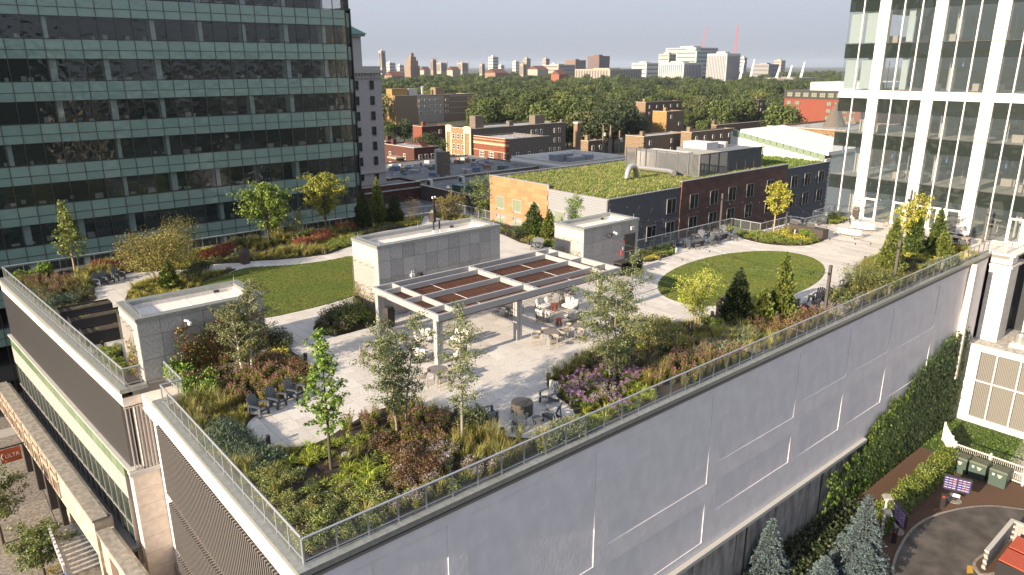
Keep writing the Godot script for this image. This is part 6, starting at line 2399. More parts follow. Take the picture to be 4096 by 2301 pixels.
func terrace_trees() -> void:
	var pale := mat("birch_bark",Color(0.50,0.45,0.38),0.8,0,noise_tex("birch",0.05,0.4,1.0),Vector3(2,6,2))
	var brown := mat("young_bark",Color(0.16,0.125,0.095),0.85,0,noise_tex("bark",0.09,0.35,1.0),Vector3.ONE*2)
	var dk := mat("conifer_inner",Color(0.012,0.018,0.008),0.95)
	var birch := [Color(0.12,0.155,0.05),Color(0.09,0.12,0.04),Color(0.17,0.195,0.08),Color(0.14,0.165,0.06)]
	var maple := [Color(0.13,0.22,0.025),Color(0.10,0.18,0.02),Color(0.17,0.26,0.035)]
	var linden := [Color(0.15,0.19,0.035),Color(0.11,0.145,0.028),Color(0.20,0.23,0.05)]
	var gold := [Color(0.33,0.33,0.03),Color(0.27,0.30,0.03),Color(0.38,0.34,0.04)]
	# foreground trees
	plant("maple_tree","bright green young maple standing in the front corner bed","tree",Vector3(11.03,0,-24.22),grow(11,{"h": 5.95,"stems": 1,"spread": 0.0,"lo": 0.26,"w": 1.3,"shape": "cone","nb": 40,"rise": 0.85,"droop": 0.25,"twigs": 7,"leaves": 12,"ll": 0.13,"lw": 0.085,"clump": 0.8,"cols": maple,"r0": 0.075,"lobed": true}),brown)
	plant("birch_tree","three stemmed birch in the middle of the front bed","tree",Vector3(14.83,0,-25.14),grow(12,{"h": 5.55,"stems": 3,"spread": 0.13,"lo": 0.20,"w": 1.25,"shape": "oval","nb": 24,"rise": 0.75,"droop": 0.25,"twigs": 8,"leaves": 27,"ll": 0.085,"lw": 0.065,"clump": 1.0,"cols": birch,"r0": 0.07}),pale)
	plant("birch_tree","slim single stemmed birch right of the three stemmed birch","tree",Vector3(16.23,0,-22.37),grow(13,{"h": 6.36,"stems": 1,"spread": 0.0,"lo": 0.22,"w": 0.98,"shape": "oval","nb": 36,"rise": 0.8,"droop": 0.25,"twigs": 7,"leaves": 21,"ll": 0.085,"lw": 0.065,"clump": 1.0,"cols": birch,"r0": 0.075}),pale)
	plant("birch_tree","white stemmed birch in front of the low corner hut","tree",Vector3(12.06,0,-35.75),grow(14,{"h": 5.2,"stems": 2,"spread": 0.08,"lo": 0.15,"w": 1.35,"shape": "oval","nb": 34,"rise": 0.9,"droop": 0.2,"twigs": 8,"leaves": 30,"ll": 0.085,"lw": 0.065,"clump": 0.95,"cols": [Color(0.12,0.14,0.045),Color(0.09,0.11,0.035),Color(0.16,0.165,0.06)],"r0": 0.085}),mat("white_bark",Color(0.62,0.58,0.52),0.8))
	plant("birch_tree","wide loose birch right of the pergola dining tables","tree",Vector3(26.39,0,-22.74),grow(15,{"h": 6.69,"stems": 3,"spread": 0.13,"lo": 0.10,"w": 1.75,"shape": "oval","nb": 25,"rise": 0.6,"droop": 0.2,"twigs": 9,"leaves": 27,"ll": 0.095,"lw": 0.072,"clump": 1.15,"cols": birch,"r0": 0.085}),pale)
	plant("serviceberry_tree","bright yellow green many stemmed tree beside the oval lawn","tree",Vector3(35.32,0,-24.29),grow(16,{"h": 3.83,"stems": 5,"spread": 0.15,"lo": 0.28,"w": 1.15,"shape": "oval","nb": 15,"rise": 0.8,"droop": 0.2,"twigs": 7,"leaves": 12,"ll": 0.10,"lw": 0.07,"clump": 1.0,"cols": [Color(0.30,0.35,0.035),Color(0.24,0.30,0.03),Color(0.36,0.38,0.05)],"r0": 0.05}),mat("tan_bark",Color(0.38,0.30,0.20),0.8))
	plant("linden_tree","young linden by the far left corner of the railing","tree",Vector3(9.11,0,-62.88),grow(17,{"h": 5.81,"stems": 1,"spread": 0.0,"lo": 0.24,"w": 1.6,"shape": "cone","nb": 42,"rise": 0.75,"droop": 0.2,"twigs": 8,"leaves": 16,"ll": 0.14,"lw": 0.12,"clump": 1.0,"cols": linden,"r0": 0.085}),mat("light_bark",Color(0.30,0.23,0.16),0.85))
	plant("maple_tree","leafy young maple at the back railing left of two red shrubs","tree",Vector3(24.58,0,-62.79),grow(18,{"h": 5.5,"stems": 1,"spread": 0.0,"lo": 0.22,"w": 2.5,"shape": "oval","nb": 50,"rise": 0.75,"droop": 0.2,"twigs": 9,"leaves": 24,"ll": 0.16,"lw": 0.13,"clump": 1.3,"cols": [Color(0.13,0.20,0.028),Color(0.10,0.165,0.022),Color(0.17,0.23,0.035)],"r0": 0.11}),brown)
	plant("maple_tree","yellowish young maple at the back railing behind long concrete hut","tree",Vector3(30.84,0,-64.06),grow(19,{"h": 5.64,"stems": 1,"spread": 0.0,"lo": 0.30,"w": 2.3,"shape": "oval","nb": 50,"rise": 0.75,"droop": 0.2,"twigs": 9,"leaves": 24,"ll": 0.16,"lw": 0.13,"clump": 1.3,"cols": [Color(0.20,0.22,0.03),Color(0.16,0.19,0.026),Color(0.25,0.25,0.04)],"r0": 0.11}),brown)
	plant("golden_tree","golden leaved young tree in the island bed by the grill","tree",Vector3(62.86,0,-35.24),grow(20,{"h": 5.1,"stems": 1,"spread": 0.0,"lo": 0.36,"w": 1.35,"shape": "oval","nb": 30,"rise": 0.6,"droop": 0.15,"twigs": 7,"leaves": 12,"ll": 0.17,"lw": 0.14,"clump": 1.1,"cols": gold,"r0": 0.085}),mat("tan_bark",Color(0.38,0.30,0.20),0.8))
	plant("golden_tree","golden leaved tree between the tall arborvitae near the white tower","tree",Vector3(65.38,0,-24.28),grow(21,{"h": 5.0,"stems": 2,"spread": 0.14,"lo": 0.35,"w": 1.7,"shape": "oval","nb": 22,"rise": 0.5,"droop": 0.2,"twigs": 7,"leaves": 13,"ll": 0.15,"lw": 0.12,"clump": 1.2,"cols": gold,"r0": 0.07}),brown)
	plant("alder_tree","thin tall young tree against the orange cladding","tree",Vector3(46.48,0,-59.64),grow(22,{"h": 4.78,"stems": 2,"spread": 0.10,"lo": 0.12,"w": 1.2,"shape": "oval","nb": 26,"rise": 0.9,"droop": 0.2,"twigs": 6,"leaves": 9,"ll": 0.14,"lw": 0.10,"clump": 1.1,"cols": linden,"r0": 0.07}),brown)
	plant("young_tree","small green tree behind the exit hut in front of grey cladding","tree",Vector3(50.42,0,-49.56),grow(23,{"h": 3.38,"stems": 1,"spread": 0.0,"lo": 0.15,"w": 1.0,"shape": "oval","nb": 26,"rise": 0.8,"droop": 0.2,"twigs": 6,"leaves": 10,"ll": 0.15,"lw": 0.10,"clump": 1.1,"cols": maple,"r0": 0.06}),brown)
	var thin := [[Vector3(26.25,0,-64.8),3.6,"small many stemmed tree between the two maples, left one",linden],[Vector3(27.07,0,-62.62),3.1,"small many stemmed tree between the two maples, right one",birch],[Vector3(42.98,0,-61.38),3.0,"small sparse bronze tree right of the lamp pole, left one",[Color(0.20,0.16,0.035),Color(0.14,0.12,0.03)]],[Vector3(44.56,0,-61.33),3.2,"small sparse bronze tree right of the lamp pole, right one",[Color(0.20,0.17,0.035),Color(0.15,0.14,0.03)]]]
	for i in thin.size():
		var q = thin[i]
		plant("small_tree",q[2],"tree",q[0],grow(30+i,{"h": q[1],"stems": 4,"spread": 0.2,"lo": 0.15,"w": 0.8,"shape": "oval","nb": 12,"rise": 0.8,"droop": 0.2,"twigs": 5,"leaves": 8,"ll": 0.13,"lw": 0.085,"clump": 1.0,"cols": q[3],"r0": 0.035}),mat("light_bark",Color(0.30,0.23,0.16),0.85))
	# upright conifers
	var green := [Color(0.060,0.095,0.022),Color(0.045,0.075,0.02),Color(0.085,0.12,0.026)]
	var lit := [Color(0.11,0.145,0.026),Color(0.085,0.12,0.024),Color(0.15,0.175,0.032)]
	var dark := [Color(0.030,0.050,0.016),Color(0.024,0.040,0.014),Color(0.042,0.062,0.018)]
	var con := [
		[Vector3(34.81,0,-63.75),3.75,2.2,dark,"dark arborvitae left of three behind the long hut"],
		[Vector3(37.05,0,-64.76),4.77,1.9,lit,"tallest arborvitae of three behind the long hut"],
		[Vector3(38.43,0,-63.81),3.03,1.9,dark,"short dark arborvitae right of three behind the long hut"],
		[Vector3(45.24,0,-49.92),3.17,2.4,green,"broad arborvitae between the concrete huts"],
		[Vector3(45.66,0,-48.25),2.7,1.6,lit,"slim arborvitae close to the exit hut"],
		[Vector3(38.83,0,-23.65),3.45,2.0,dark,"dark broad arborvitae beside the bin at oval lawn"],
		[Vector3(39.64,0,-22.34),2.26,1.7,lit,"short bright arborvitae in front of the tallest one"],
		[Vector3(41.06,0,-21.92),4.48,1.75,lit,"tallest arborvitae at the edge of the oval lawn"],
		[Vector3(57.28,0,-22.07),4.44,2.0,lit,"loose arborvitae behind the dark string light pole"],
		[Vector3(64.91,0,-23.41),3.98,1.9,green,"arborvitae with golden tree before it near the tower doors"],
		[Vector3(66.63,0,-22.23),3.93,1.7,green,"tall arborvitae beside the wooden dining table"],
		[Vector3(65.81,0,-21.39),2.28,1.7,lit,"shorter bright arborvitae in front of the tall one near the tower"],
		[Vector3(13.67,0,-54.59),2.03,1.6,lit,"small bright conifer in front of the big yellow willow shrub"]]
	for i in con.size():
		var q = con[i]
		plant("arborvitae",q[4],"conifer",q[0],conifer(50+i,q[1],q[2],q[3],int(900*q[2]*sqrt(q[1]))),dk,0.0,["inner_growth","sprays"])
	# the large yellow shrub on the left
	plant("willow_shrub","huge yellowish shrub behind the low corner hut","shrub",Vector3(13.7,0,-57.2),bush(71,5.8,4.7,12500,0.16,0.06,[Color(0.19,0.165,0.03),Color(0.14,0.13,0.028),Color(0.10,0.105,0.026),Color(0.24,0.19,0.035)],16,24),mat("light_bark",Color(0.30,0.23,0.16),0.85),0.0,["stems","leaves"])
	plant("willow_shrub","feathery yellowish shrub behind the black lamp pole","shrub",Vector3(16.84,0,-61.65),bush(72,3.4,4.3,4200,0.14,0.05,[Color(0.17,0.15,0.03),Color(0.12,0.12,0.028),Color(0.09,0.10,0.026)],11,14),mat("light_bark",Color(0.30,0.23,0.16),0.85),0.0,["stems","leaves"])
	var bare := bush(73,3.2,3.3,700,0.10,0.05,[Color(0.20,0.12,0.035),Color(0.16,0.13,0.03)],9,60)
	plant("bare_shrub","nearly bare twiggy brown shrub beside the far lamp pole","shrub",Vector3(39.59,0,-62.53),bare,mat("twig",Color(0.24,0.17,0.11),0.9),0.0,["stems","leaves"])
	plant("serviceberry_shrub","big pale green shrub between the wide birch and yellow green tree","shrub",Vector3(31.24,0,-24.44),bush(74,3.9,2.1,4600,0.11,0.065,[Color(0.16,0.17,0.045),Color(0.12,0.135,0.035),Color(0.20,0.195,0.06)],13,16),mat("light_bark",Color(0.30,0.23,0.16),0.85),0.0,["stems","leaves"])
	plant("viburnum_shrub","rounded green shrub in the oval bed, right and larger","shrub",Vector3(19.82,0,-38.87),bush(75,2.6,1.7,3000,0.12,0.075,[Color(0.085,0.115,0.022),Color(0.12,0.14,0.03),Color(0.06,0.08,0.018)],9,9),brown,0.0,["stems","leaves"])
	plant("viburnum_shrub","rounded green shrub in the oval bed, left and looser","shrub",Vector3(18.84,0,-39.53),bush(76,1.9,1.5,1500,0.12,0.07,[Color(0.075,0.10,0.022),Color(0.12,0.13,0.03),Color(0.05,0.07,0.018)],7,9),brown,0.0,["stems","leaves"])
	plant("aronia_shrub","loose leafy green shrub along the long railing by the two lawn chairs","shrub",Vector3(51.43,0,-21.03),bush(77,4.4,1.9,4200,0.13,0.07,[Color(0.10,0.12,0.03),Color(0.13,0.14,0.04),Color(0.07,0.09,0.022)],13,16),brown,0.0,["stems","leaves"])
	plant("aronia_shrub","low loose leafy shrub left of the string light pole at long railing","shrub",Vector3(47.05,0,-20.87),bush(78,3.0,1.3,2300,0.13,0.07,[Color(0.10,0.12,0.03),Color(0.13,0.14,0.04),Color(0.07,0.09,0.022)],11,12),brown,0.0,["stems","leaves"])


const SPECIES := {
	"hakone": ["bright arching grass",0.42],"grass": ["tall feathery grass",0.42],"cone": ["pink coneflowers",0.36],"allium": ["purple alliums",0.34],"leafy": ["low leafy perennials",0.36],
	"lime": ["lime heucheras",0.36],"dark": ["dark groundcover",0.36],"short": ["short yellow grass",0.34],"aster": ["pale asters",0.36],"twiggy": ["low mottled shrubs",0.42]}


func species_mesh(kind: String,v: int) -> ArrayMesh:
	var m := MB.new()
	var r := RandomNumberGenerator.new()
	r.seed = hash(kind) % 9999+v
	var u := func(a: float,b: float) -> float: return r.randf_range(a,b)
	match kind:
		"hakone","grass","short":
			var cols := {"hakone": [Color(0.30,0.34,0.03),Color(0.21,0.26,0.025),Color(0.15,0.21,0.022)],"grass": [Color(0.15,0.18,0.035),Color(0.20,0.20,0.045),Color(0.26,0.23,0.07)],"short": [Color(0.28,0.27,0.035),Color(0.19,0.21,0.03),Color(0.31,0.26,0.05)]}
			var n: int = {"hakone": 46,"grass": 70,"short": 44}[kind]
			var L: float = {"hakone": 0.46,"grass": 0.75,"short": 0.32}[kind]
			for i in n:
				var a := r.randf()*TAU
				var e: float = u.call(0.15,0.9) if kind != "grass" else u.call(0.05,0.45)
				m.col = pick(r,cols[kind],0.25)
				m.blade(Vector3(cos(a)*0.07,0,sin(a)*0.07)*u.call(0,1.6),Vector3(cos(a)*e,1,sin(a)*e).normalized(),L*u.call(0.55,1.15),0.026 if kind == "hakone" else 0.013,0.9 if kind == "hakone" else 0.35)
		"cone","aster","allium":
			var fl := {"cone": [Color(0.40,0.15,0.20),Color(0.30,0.15,0.14),Color(0.13,0.07,0.04)],"aster": [Color(0.26,0.21,0.27),Color(0.30,0.27,0.28)],"allium": [Color(0.24,0.13,0.26),Color(0.30,0.18,0.31)]}
			var gr := [Color(0.14,0.18,0.028),Color(0.22,0.23,0.035),Color(0.16,0.10,0.035)] if kind != "allium" else [Color(0.12,0.19,0.025),Color(0.17,0.24,0.03)]
			var H: float = {"cone": 0.62,"aster": 0.45,"allium": 0.46}[kind]
			if kind == "allium":
				for i in 40:
					var a := r.randf()*TAU
					m.col = pick(r,gr,0.2)
					m.blade(Vector3(cos(a)*0.06,0,sin(a)*0.06),Vector3(cos(a)*0.4,1,sin(a)*0.4).normalized(),u.call(0.22,0.34),0.02,0.5)
			for i in ({"cone": 11,"aster": 11,"allium": 7}[kind]):
				var a := r.randf()*TAU
				var top := Vector3(cos(a)*u.call(0.02,0.2),H*u.call(0.7,1.1),sin(a)*u.call(0.02,0.2))
				m.col = Color(0.09,0.11,0.03)
				m.blade(Vector3(top.x*0.3,0,top.z*0.3),(top - Vector3(top.x*0.3,0,top.z*0.3)).normalized(),top.y,0.012,0.0)
				if kind != "allium":
					for k in 13:
						m.col = pick(r,gr,0.25)
						m.leaf(top*u.call(0.15,0.85),Vector3(r.randfn(),u.call(-0.2,0.6),r.randfn()).normalized(),Vector3.UP,u.call(0.08,0.15),0.04)
				if kind == "cone":
					if i % 2:
						continue
					for k in 6:
						var b := TAU*k/6
						m.col = pick(r,[fl.cone[0],fl.cone[1]],0.2)
						m.leaf(top,Vector3(cos(b),-0.35,sin(b)).normalized(),Vector3.UP,0.045,0.022)
					m.col = fl.cone[2]
					m.box(top+Vector3(0,0.012,0),Vector3(0.03,0.03,0.03))
				else:
					for k in (16 if kind == "allium" else 8):
						var d := Vector3(r.randfn(),r.randfn(),r.randfn()).normalized()
						m.col = pick(r,fl[kind],0.25)
						m.leaf(top+d*(0.028 if kind == "allium" else 0.06),d,Vector3(r.randfn(),r.randfn(),r.randfn()).normalized(),0.035,0.03)
		_:
			var cols := {"leafy": [Color(0.15,0.20,0.03),Color(0.21,0.25,0.038),Color(0.10,0.14,0.025)],"lime": [Color(0.36,0.36,0.035),Color(0.26,0.28,0.035),Color(0.38,0.30,0.06)],"dark": [Color(0.045,0.065,0.02),Color(0.065,0.085,0.022),Color(0.09,0.06,0.03)],"twiggy": [Color(0.13,0.175,0.032),Color(0.20,0.225,0.05),Color(0.08,0.11,0.022),Color(0.27,0.27,0.10)]}
			var n: int = {"leafy": 110,"lime": 70,"dark": 110,"twiggy": 190}[kind]
			var H: float = {"leafy": 0.34,"lime": 0.22,"dark": 0.28,"twiggy": 0.42}[kind]
			var l: float = {"leafy": 0.10,"lime": 0.13,"dark": 0.085,"twiggy": 0.065}[kind]
			for i in n:
				var a := r.randf()*TAU
				var q := sqrt(r.randf())*0.27
				m.col = pick(r,cols[kind],0.28)
				m.leaf(Vector3(cos(a)*q,H*(1.0 - q*q*9)*u.call(0.4,1.1),sin(a)*q),Vector3(r.randfn(),u.call(-0.2,0.9),r.randfn()).normalized(),Vector3(r.randfn()*0.5,1,r.randfn()*0.5).normalized(),l*u.call(0.7,1.2),l*0.6)
	return m.mesh()


func planting() -> void:
	# what grows where: [place, kind]; every spot takes the kind of the nearest place
	var seeds := []
	var rows := [
		["twiggy",[Vector2(8.38,-23.17),Vector2(9.32,-21.86),Vector2(10.46,-22.22),Vector2(8.57,-25.1),Vector2(11.74,-21.47),Vector2(9.33,-23.9),Vector2(8.62,-25.62),Vector2(9.21,-20.72)]],
		["hakone",[Vector2(11.82,-23.45),Vector2(11.66,-22.08),Vector2(10.31,-24.94),Vector2(12.03,-25.54),Vector2(11.12,-25.9),Vector2(9.34,-25.78),Vector2(11.1,-23.1),Vector2(22.29,-20.51),Vector2(22.54,-19.03),Vector2(24.76,-19.99),Vector2(26.01,-20.05),Vector2(23.45,-20.57),Vector2(11.49,-27.84)]],
		["grass",[Vector2(8.66,-32.81),Vector2(9.52,-33.73),Vector2(15.68,-20.91),Vector2(17.22,-20.21),Vector2(18.06,-19.91),Vector2(16.8,-21),Vector2(24.97,-25.07),Vector2(27.31,-25.57),Vector2(23.47,-24.7),Vector2(8.37,-26.22),Vector2(15.92,-27.07),Vector2(15.04,-27.03),Vector2(16.94,-25.92),Vector2(33.82,-25.77),Vector2(32.27,-22.83),Vector2(35.57,-21.61),Vector2(51.87,-24.97),Vector2(54.53,-24.1),Vector2(22.87,-63.78),Vector2(24.36,-58.66),Vector2(30.8,-63.24),Vector2(19.14,-25.41),Vector2(9.95,-61.52),Vector2(11.76,-66.16)]],
		["short",[Vector2(9.35,-27.86),Vector2(9.49,-30.05),Vector2(9.64,-30.92),Vector2(10.51,-27.3),Vector2(9.59,-26.78),Vector2(35.53,-26.18),Vector2(35.08,-23.76),Vector2(35.37,-27.32),Vector2(27.2,-59.99),Vector2(30.3,-61.44),Vector2(23.28,-57.82),Vector2(20.21,-62.29),Vector2(15.73,-56.48),Vector2(11.03,-57.79),Vector2(42.39,-60.42)]],
		["cone",[Vector2(10.96,-33.96),Vector2(10.11,-33.79),Vector2(9.99,-35.72),Vector2(12.02,-34.6),Vector2(13.45,-27.13),Vector2(14.38,-27.34),Vector2(14.82,-24.97),Vector2(14.9,-23.51),Vector2(16.22,-24.23),Vector2(28.8,-20.74),Vector2(30.72,-21.15),Vector2(27.79,-20.97),Vector2(32.96,-21.44),Vector2(41.32,-22.15),Vector2(38.22,-21.95),Vector2(11.68,-37.62),Vector2(7.52,-58.27),Vector2(7.01,-61.29),Vector2(40.71,-25.87)]],
		["aster",[Vector2(14.24,-21.95),Vector2(14.1,-20.9),Vector2(12.8,-20.91),Vector2(15.34,-20.21),Vector2(13.26,-37.73),Vector2(11.78,-36.14),Vector2(14.99,-29.58),Vector2(19.24,-38.88),Vector2(19.44,-38.24),Vector2(23.81,-21.95),Vector2(43.52,-23.42)]],
		["allium",[Vector2(23.74,-23.52),Vector2(23.37,-22.33),Vector2(25.14,-22.93),Vector2(26.31,-22.9),Vector2(23.93,-21.27),Vector2(25.35,-21.51),Vector2(22.64,-22.96),Vector2(25.01,-23.37),Vector2(22.17,-21.68),Vector2(23.7,-19.81),Vector2(53.05,-41.51)]],
		["leafy",[Vector2(10.04,-38.34),Vector2(10.17,-36.86),Vector2(14.24,-20.04),Vector2(9.9,-23.05),Vector2(16.05,-18.84),Vector2(13.18,-22.07),Vector2(14.99,-70.68),Vector2(20.9,-39.89),Vector2(12.34,-40.09),Vector2(48.32,-37.71),Vector2(60.85,-34.67),Vector2(60.77,-32.62),Vector2(63.9,-31.99),Vector2(60.64,-37.06),Vector2(59.81,-27.67),Vector2(36.39,-23.54),Vector2(19.98,-20.99),Vector2(16.57,-65.48),Vector2(31.21,-70.25),Vector2(30.65,-59.01),Vector2(42.01,-47.02),Vector2(77.45,-35.12),Vector2(8.53,-44.21)]],
		["lime",[Vector2(14.34,-37.57),Vector2(14.37,-36.03),Vector2(13.96,-39.5),Vector2(18.45,-62.04),Vector2(19.43,-62.98),Vector2(17.26,-61.36),Vector2(20.98,-63.49),Vector2(63.2,-34.82),Vector2(63.04,-37.27),Vector2(63.07,-32.72),Vector2(48.07,-37.94),Vector2(45.02,-37.12),Vector2(65.65,-22.57),Vector2(65.48,-20.94),Vector2(41.26,-46.71),Vector2(41.77,-60.97),Vector2(22.05,-64.5)]],
		["dark",[Vector2(13.43,-24.33),Vector2(12.6,-24.19),Vector2(30.9,-24.01),Vector2(28.45,-23.11),Vector2(32.42,-23.5),Vector2(36.94,-23.06),Vector2(18.56,-38.09),Vector2(19.81,-37.92),Vector2(19.72,-60.93),Vector2(20.26,-58.75),Vector2(15.28,-35.99),Vector2(15.71,-37.98),Vector2(44.06,-51.61),Vector2(33.69,-60.7),Vector2(35.71,-58.93),Vector2(59.63,-21.16),Vector2(8.38,-57.52)]],
		["mulch",[Vector2(11.04,-24.31),Vector2(12.3,-36.39),Vector2(25.78,-22.7),Vector2(35.47,-24.33),Vector2(24.43,-60.47),Vector2(9.02,-63.8),Vector2(44.37,-49.11),Vector2(27.11,-19.69)]]]
	for q in rows:
		for p in q[1]:
			seeds.append([p,q[0]])
	var got := {}
	var tint := {}
	for k in SPECIES:
		for v in 2:
			got[k+str(v)] = []
			tint[k+str(v)] = []
	var fn := FastNoiseLite.new()
	fn.seed = 3
	fn.frequency = 0.5
	var order := beds.size()
	for bi in order:
		var b := beds[bi]
		var box := Rect2(b[0],Vector2.ZERO)
		for p in b:
			box = box.expand(p)
		var inner: Array = Geometry2D.offset_polygon(b,-0.14)
		var g := 0.27
		var x := box.position.x
		while x < box.end.x:
			var z := box.position.y
			while z < box.end.y:
				var p := Vector2(x+rng.randf_range(-0.12,0.12),z+rng.randf_range(-0.12,0.12))
				z += g
				if not inside(p,inner):
					continue
				var w := p+Vector2(fn.get_noise_2d(p.x,p.y),fn.get_noise_2d(p.x+70,p.y))*0.9
				var best := ""
				var bd := 1e9
				for s in seeds:
					var d: float = w.distance_squared_to(s[0])
					if d < bd:
						bd = d
						best = s[1]
				if rng.randf() < 0.10:
					best = ["grass","leafy","short","dark"][rng.randi() % 4]
				if best == "mulch":
					if rng.randf() < 0.85:
						continue
					best = "short"
				var keep: float = 0.27*0.27/pow(SPECIES[best][1]*0.95,2.0)
				if fn.get_noise_2d(p.x*1.6+30,p.y*1.6) < -0.30 and rng.randf() < 0.6:
					continue
				if rng.randf() > keep:
					continue
				var v := str(rng.randi() % 2)
				got[best+v].append(spin(Vector3(p.x,0.035,p.y),rng.randf_range(0.75,1.25)*(1.0+0.45*fn.get_noise_2d(p.x*2.0,p.y*2.0+90)),0.2))
				var f := rng.randf_range(0.8,1.2)
				f *= 1.0+0.35*fn.get_noise_2d(p.x*2.6+11,p.y*2.6)
				tint[best+v].append(Color(f*rng.randf_range(0.92,1.1),f,f))
			x += g
	for k in SPECIES:
		for v in 2:
			if got[k+str(v)].size():
				scatter(SPECIES[k][0].replace(" ","_"),species_mesh(k,v),vmat("perennial",0.65,Color(0.05,0.07,0.015)),got[k+str(v)],null,tint[k+str(v)])
	shrubs()


func across(p: Vector3) -> float:
	var d := p - cam.position
	return d.dot(cam.basis.x)/-d.dot(cam.basis.z)


func shrubs() -> void:
	var kinds := {
		"juniper": ["juniper_bush","juniper",bush(81,1.7,0.62,2200,0.16,0.035,[Color(0.085,0.125,0.075),Color(0.065,0.10,0.062),Color(0.11,0.15,0.09)],11,8)],
		"pale_juniper": ["juniper_bush","juniper",bush(82,1.7,0.65,2200,0.16,0.035,[Color(0.16,0.19,0.11),Color(0.12,0.15,0.09),Color(0.20,0.22,0.13)],11,8)],
		"sedum": ["sedum_clump","shrub",bush(83,1.25,0.85,1500,0.07,0.055,[Color(0.12,0.052,0.024),Color(0.085,0.05,0.022),Color(0.15,0.075,0.032),Color(0.075,0.075,0.025)],10,8)],
		"sumac": ["red_sumac","shrub",bush(84,1.7,0.95,1500,0.13,0.045,[Color(0.20,0.045,0.022),Color(0.14,0.04,0.02),Color(0.24,0.085,0.03)],9,9)],
		"hydrangea": ["green_shrub","shrub",bush(85,1.25,0.95,1000,0.14,0.10,[Color(0.14,0.22,0.022),Color(0.18,0.26,0.03),Color(0.10,0.165,0.02)],8,7)],
		"dark": ["dark_shrub","shrub",bush(86,1.5,0.9,1500,0.10,0.055,[Color(0.04,0.055,0.018),Color(0.06,0.08,0.022),Color(0.028,0.04,0.014)],9,8)]}
	var put := [
		["juniper",[Vector3(8.89,0,-30.33),Vector3(8.89,0,-28.92),Vector3(9.09,0,-27.86),Vector3(8.51,0,-29.25),Vector3(8.65,0,-27.81),Vector3(9.03,0,-26.85),Vector3(9.22,0,-26.28)],"dark blue green juniper mound on the left edge of the corner bed"],
		["juniper",[Vector3(6.36,0,-58.66),Vector3(7.04,0,-56.87),Vector3(7.58,0,-55.81),Vector3(6.37,0,-55.72)],"blue green juniper mound beside the black planters"],
		["juniper",[Vector3(63.68,0,-20),Vector3(66.66,0,-21.68)],"dark juniper mound below the tall conifers near the tower"],
		["pale_juniper",[Vector3(34.14,0,-21.2),Vector3(33.38,0,-21.47),Vector3(35.29,0,-21.43),Vector3(31.97,0,-21.53),Vector3(36.49,0,-21.66)],"pale grey green juniper mound against the middle of the long railing"],
		["pale_juniper",[Vector3(19.08,0,-19.9),Vector3(20.01,0,-20.25),Vector3(20.66,0,-20.17),Vector3(20.54,0,-19.56)],"pale juniper mound behind the railing right of the fire pit patio"],
		["pale_juniper",[Vector3(60.97,0,-18.48),Vector3(62.91,0,-18.3)],"pale juniper mound beside the railing below the tower conifers"],
		["sedum",[Vector3(13.21,0,-35.95),Vector3(13.48,0,-35.02),Vector3(14.07,0,-34.85),Vector3(14.13,0,-33.77),Vector3(14.04,0,-36.32)],"red brown sedum clump behind the three left patio chairs"],
		["sedum",[Vector3(13.43,0,-24.33),Vector3(13.39,0,-23.3),Vector3(13.18,0,-22.07),Vector3(12.6,0,-21.44),Vector3(13.92,0,-22.63),Vector3(13.46,0,-21.07),Vector3(13.9,0,-21.45)],"red brown sedum clump in the middle of the front bed"],
		["sumac",[Vector3(19.06,0,-62.07),Vector3(19.7,0,-61.86),Vector3(20.59,0,-62.87),Vector3(21.1,0,-63.16),Vector3(18.64,0,-61.41),Vector3(20.25,0,-61.73)],"red leaved sumac left of the dark litter bin by the path"],
		["sumac",[Vector3(27.05,0,-60.62),Vector3(27.72,0,-60.44),Vector3(28.5,0,-60.95),Vector3(26.45,0,-59.98),Vector3(29.2,0,-61.58)],"red leaved sumac under the yellowish maple"],
		["sumac",[Vector3(32.43,0,-63.59),Vector3(33.63,0,-63.93)],"red leaved sumac at the railing beside the office corner"],
		["sumac",[Vector3(11.03,0,-63.27),Vector3(11.56,0,-63.23),Vector3(12.35,0,-62.96),Vector3(12.7,0,-63.08)],"red leaved sumac behind the three chairs on the left wing"],
		["hydrangea",[Vector3(9.07,0,-36.27),Vector3(9.16,0,-35.16),Vector3(10.11,0,-35.73),Vector3(9.51,0,-36.98),Vector3(9.16,0,-37.66),Vector3(9.75,0,-34.31)],"bright green leafy shrub inside the notch railing"],
		["hydrangea",[Vector3(5.78,0,-64.66),Vector3(6.5,0,-64.03)],"yellow green shrub in the far left corner of the railing"],
		["hydrangea",[Vector3(7.5,0,-64.72)],"small dark green shrub alone at the back railing"],
		["hydrangea",[Vector3(64.34,0,-32.47),Vector3(64.31,0,-32.02),Vector3(64.44,0,-32.88)],"green shrub in front of the grill counter"],
		["dark",[Vector3(16.77,0,-57.96),Vector3(17.48,0,-57.94),Vector3(15.52,0,-55.89),Vector3(16.1,0,-56.79)],"dark purple green shrub between the path and large lawn"],
		["dark",[Vector3(14.96,0,-38.9),Vector3(14.98,0,-38.08)],"dark green shrub at the right end of the low hut"],
		["dark",[Vector3(17.31,0,-23.42),Vector3(17.39,0,-23.15)],"dark shrub between slim birch and fire pit patio"],
		["dark",[Vector3(22.04,0,-63.84),Vector3(22.58,0,-64.15),Vector3(23.55,0,-64.08)],"dark green shrub behind the litter bin at the back railing"],
		["dark",[Vector3(43.93,0,-51.54),Vector3(44.78,0,-51.2),Vector3(43.57,0,-50.31)],"dark leafy shrub left of the broad arborvitae between huts"]]
	var head := {}
	var ord := ["leftmost","second from left","third from left","fourth from left","fifth from left","sixth from left","seventh from left"]
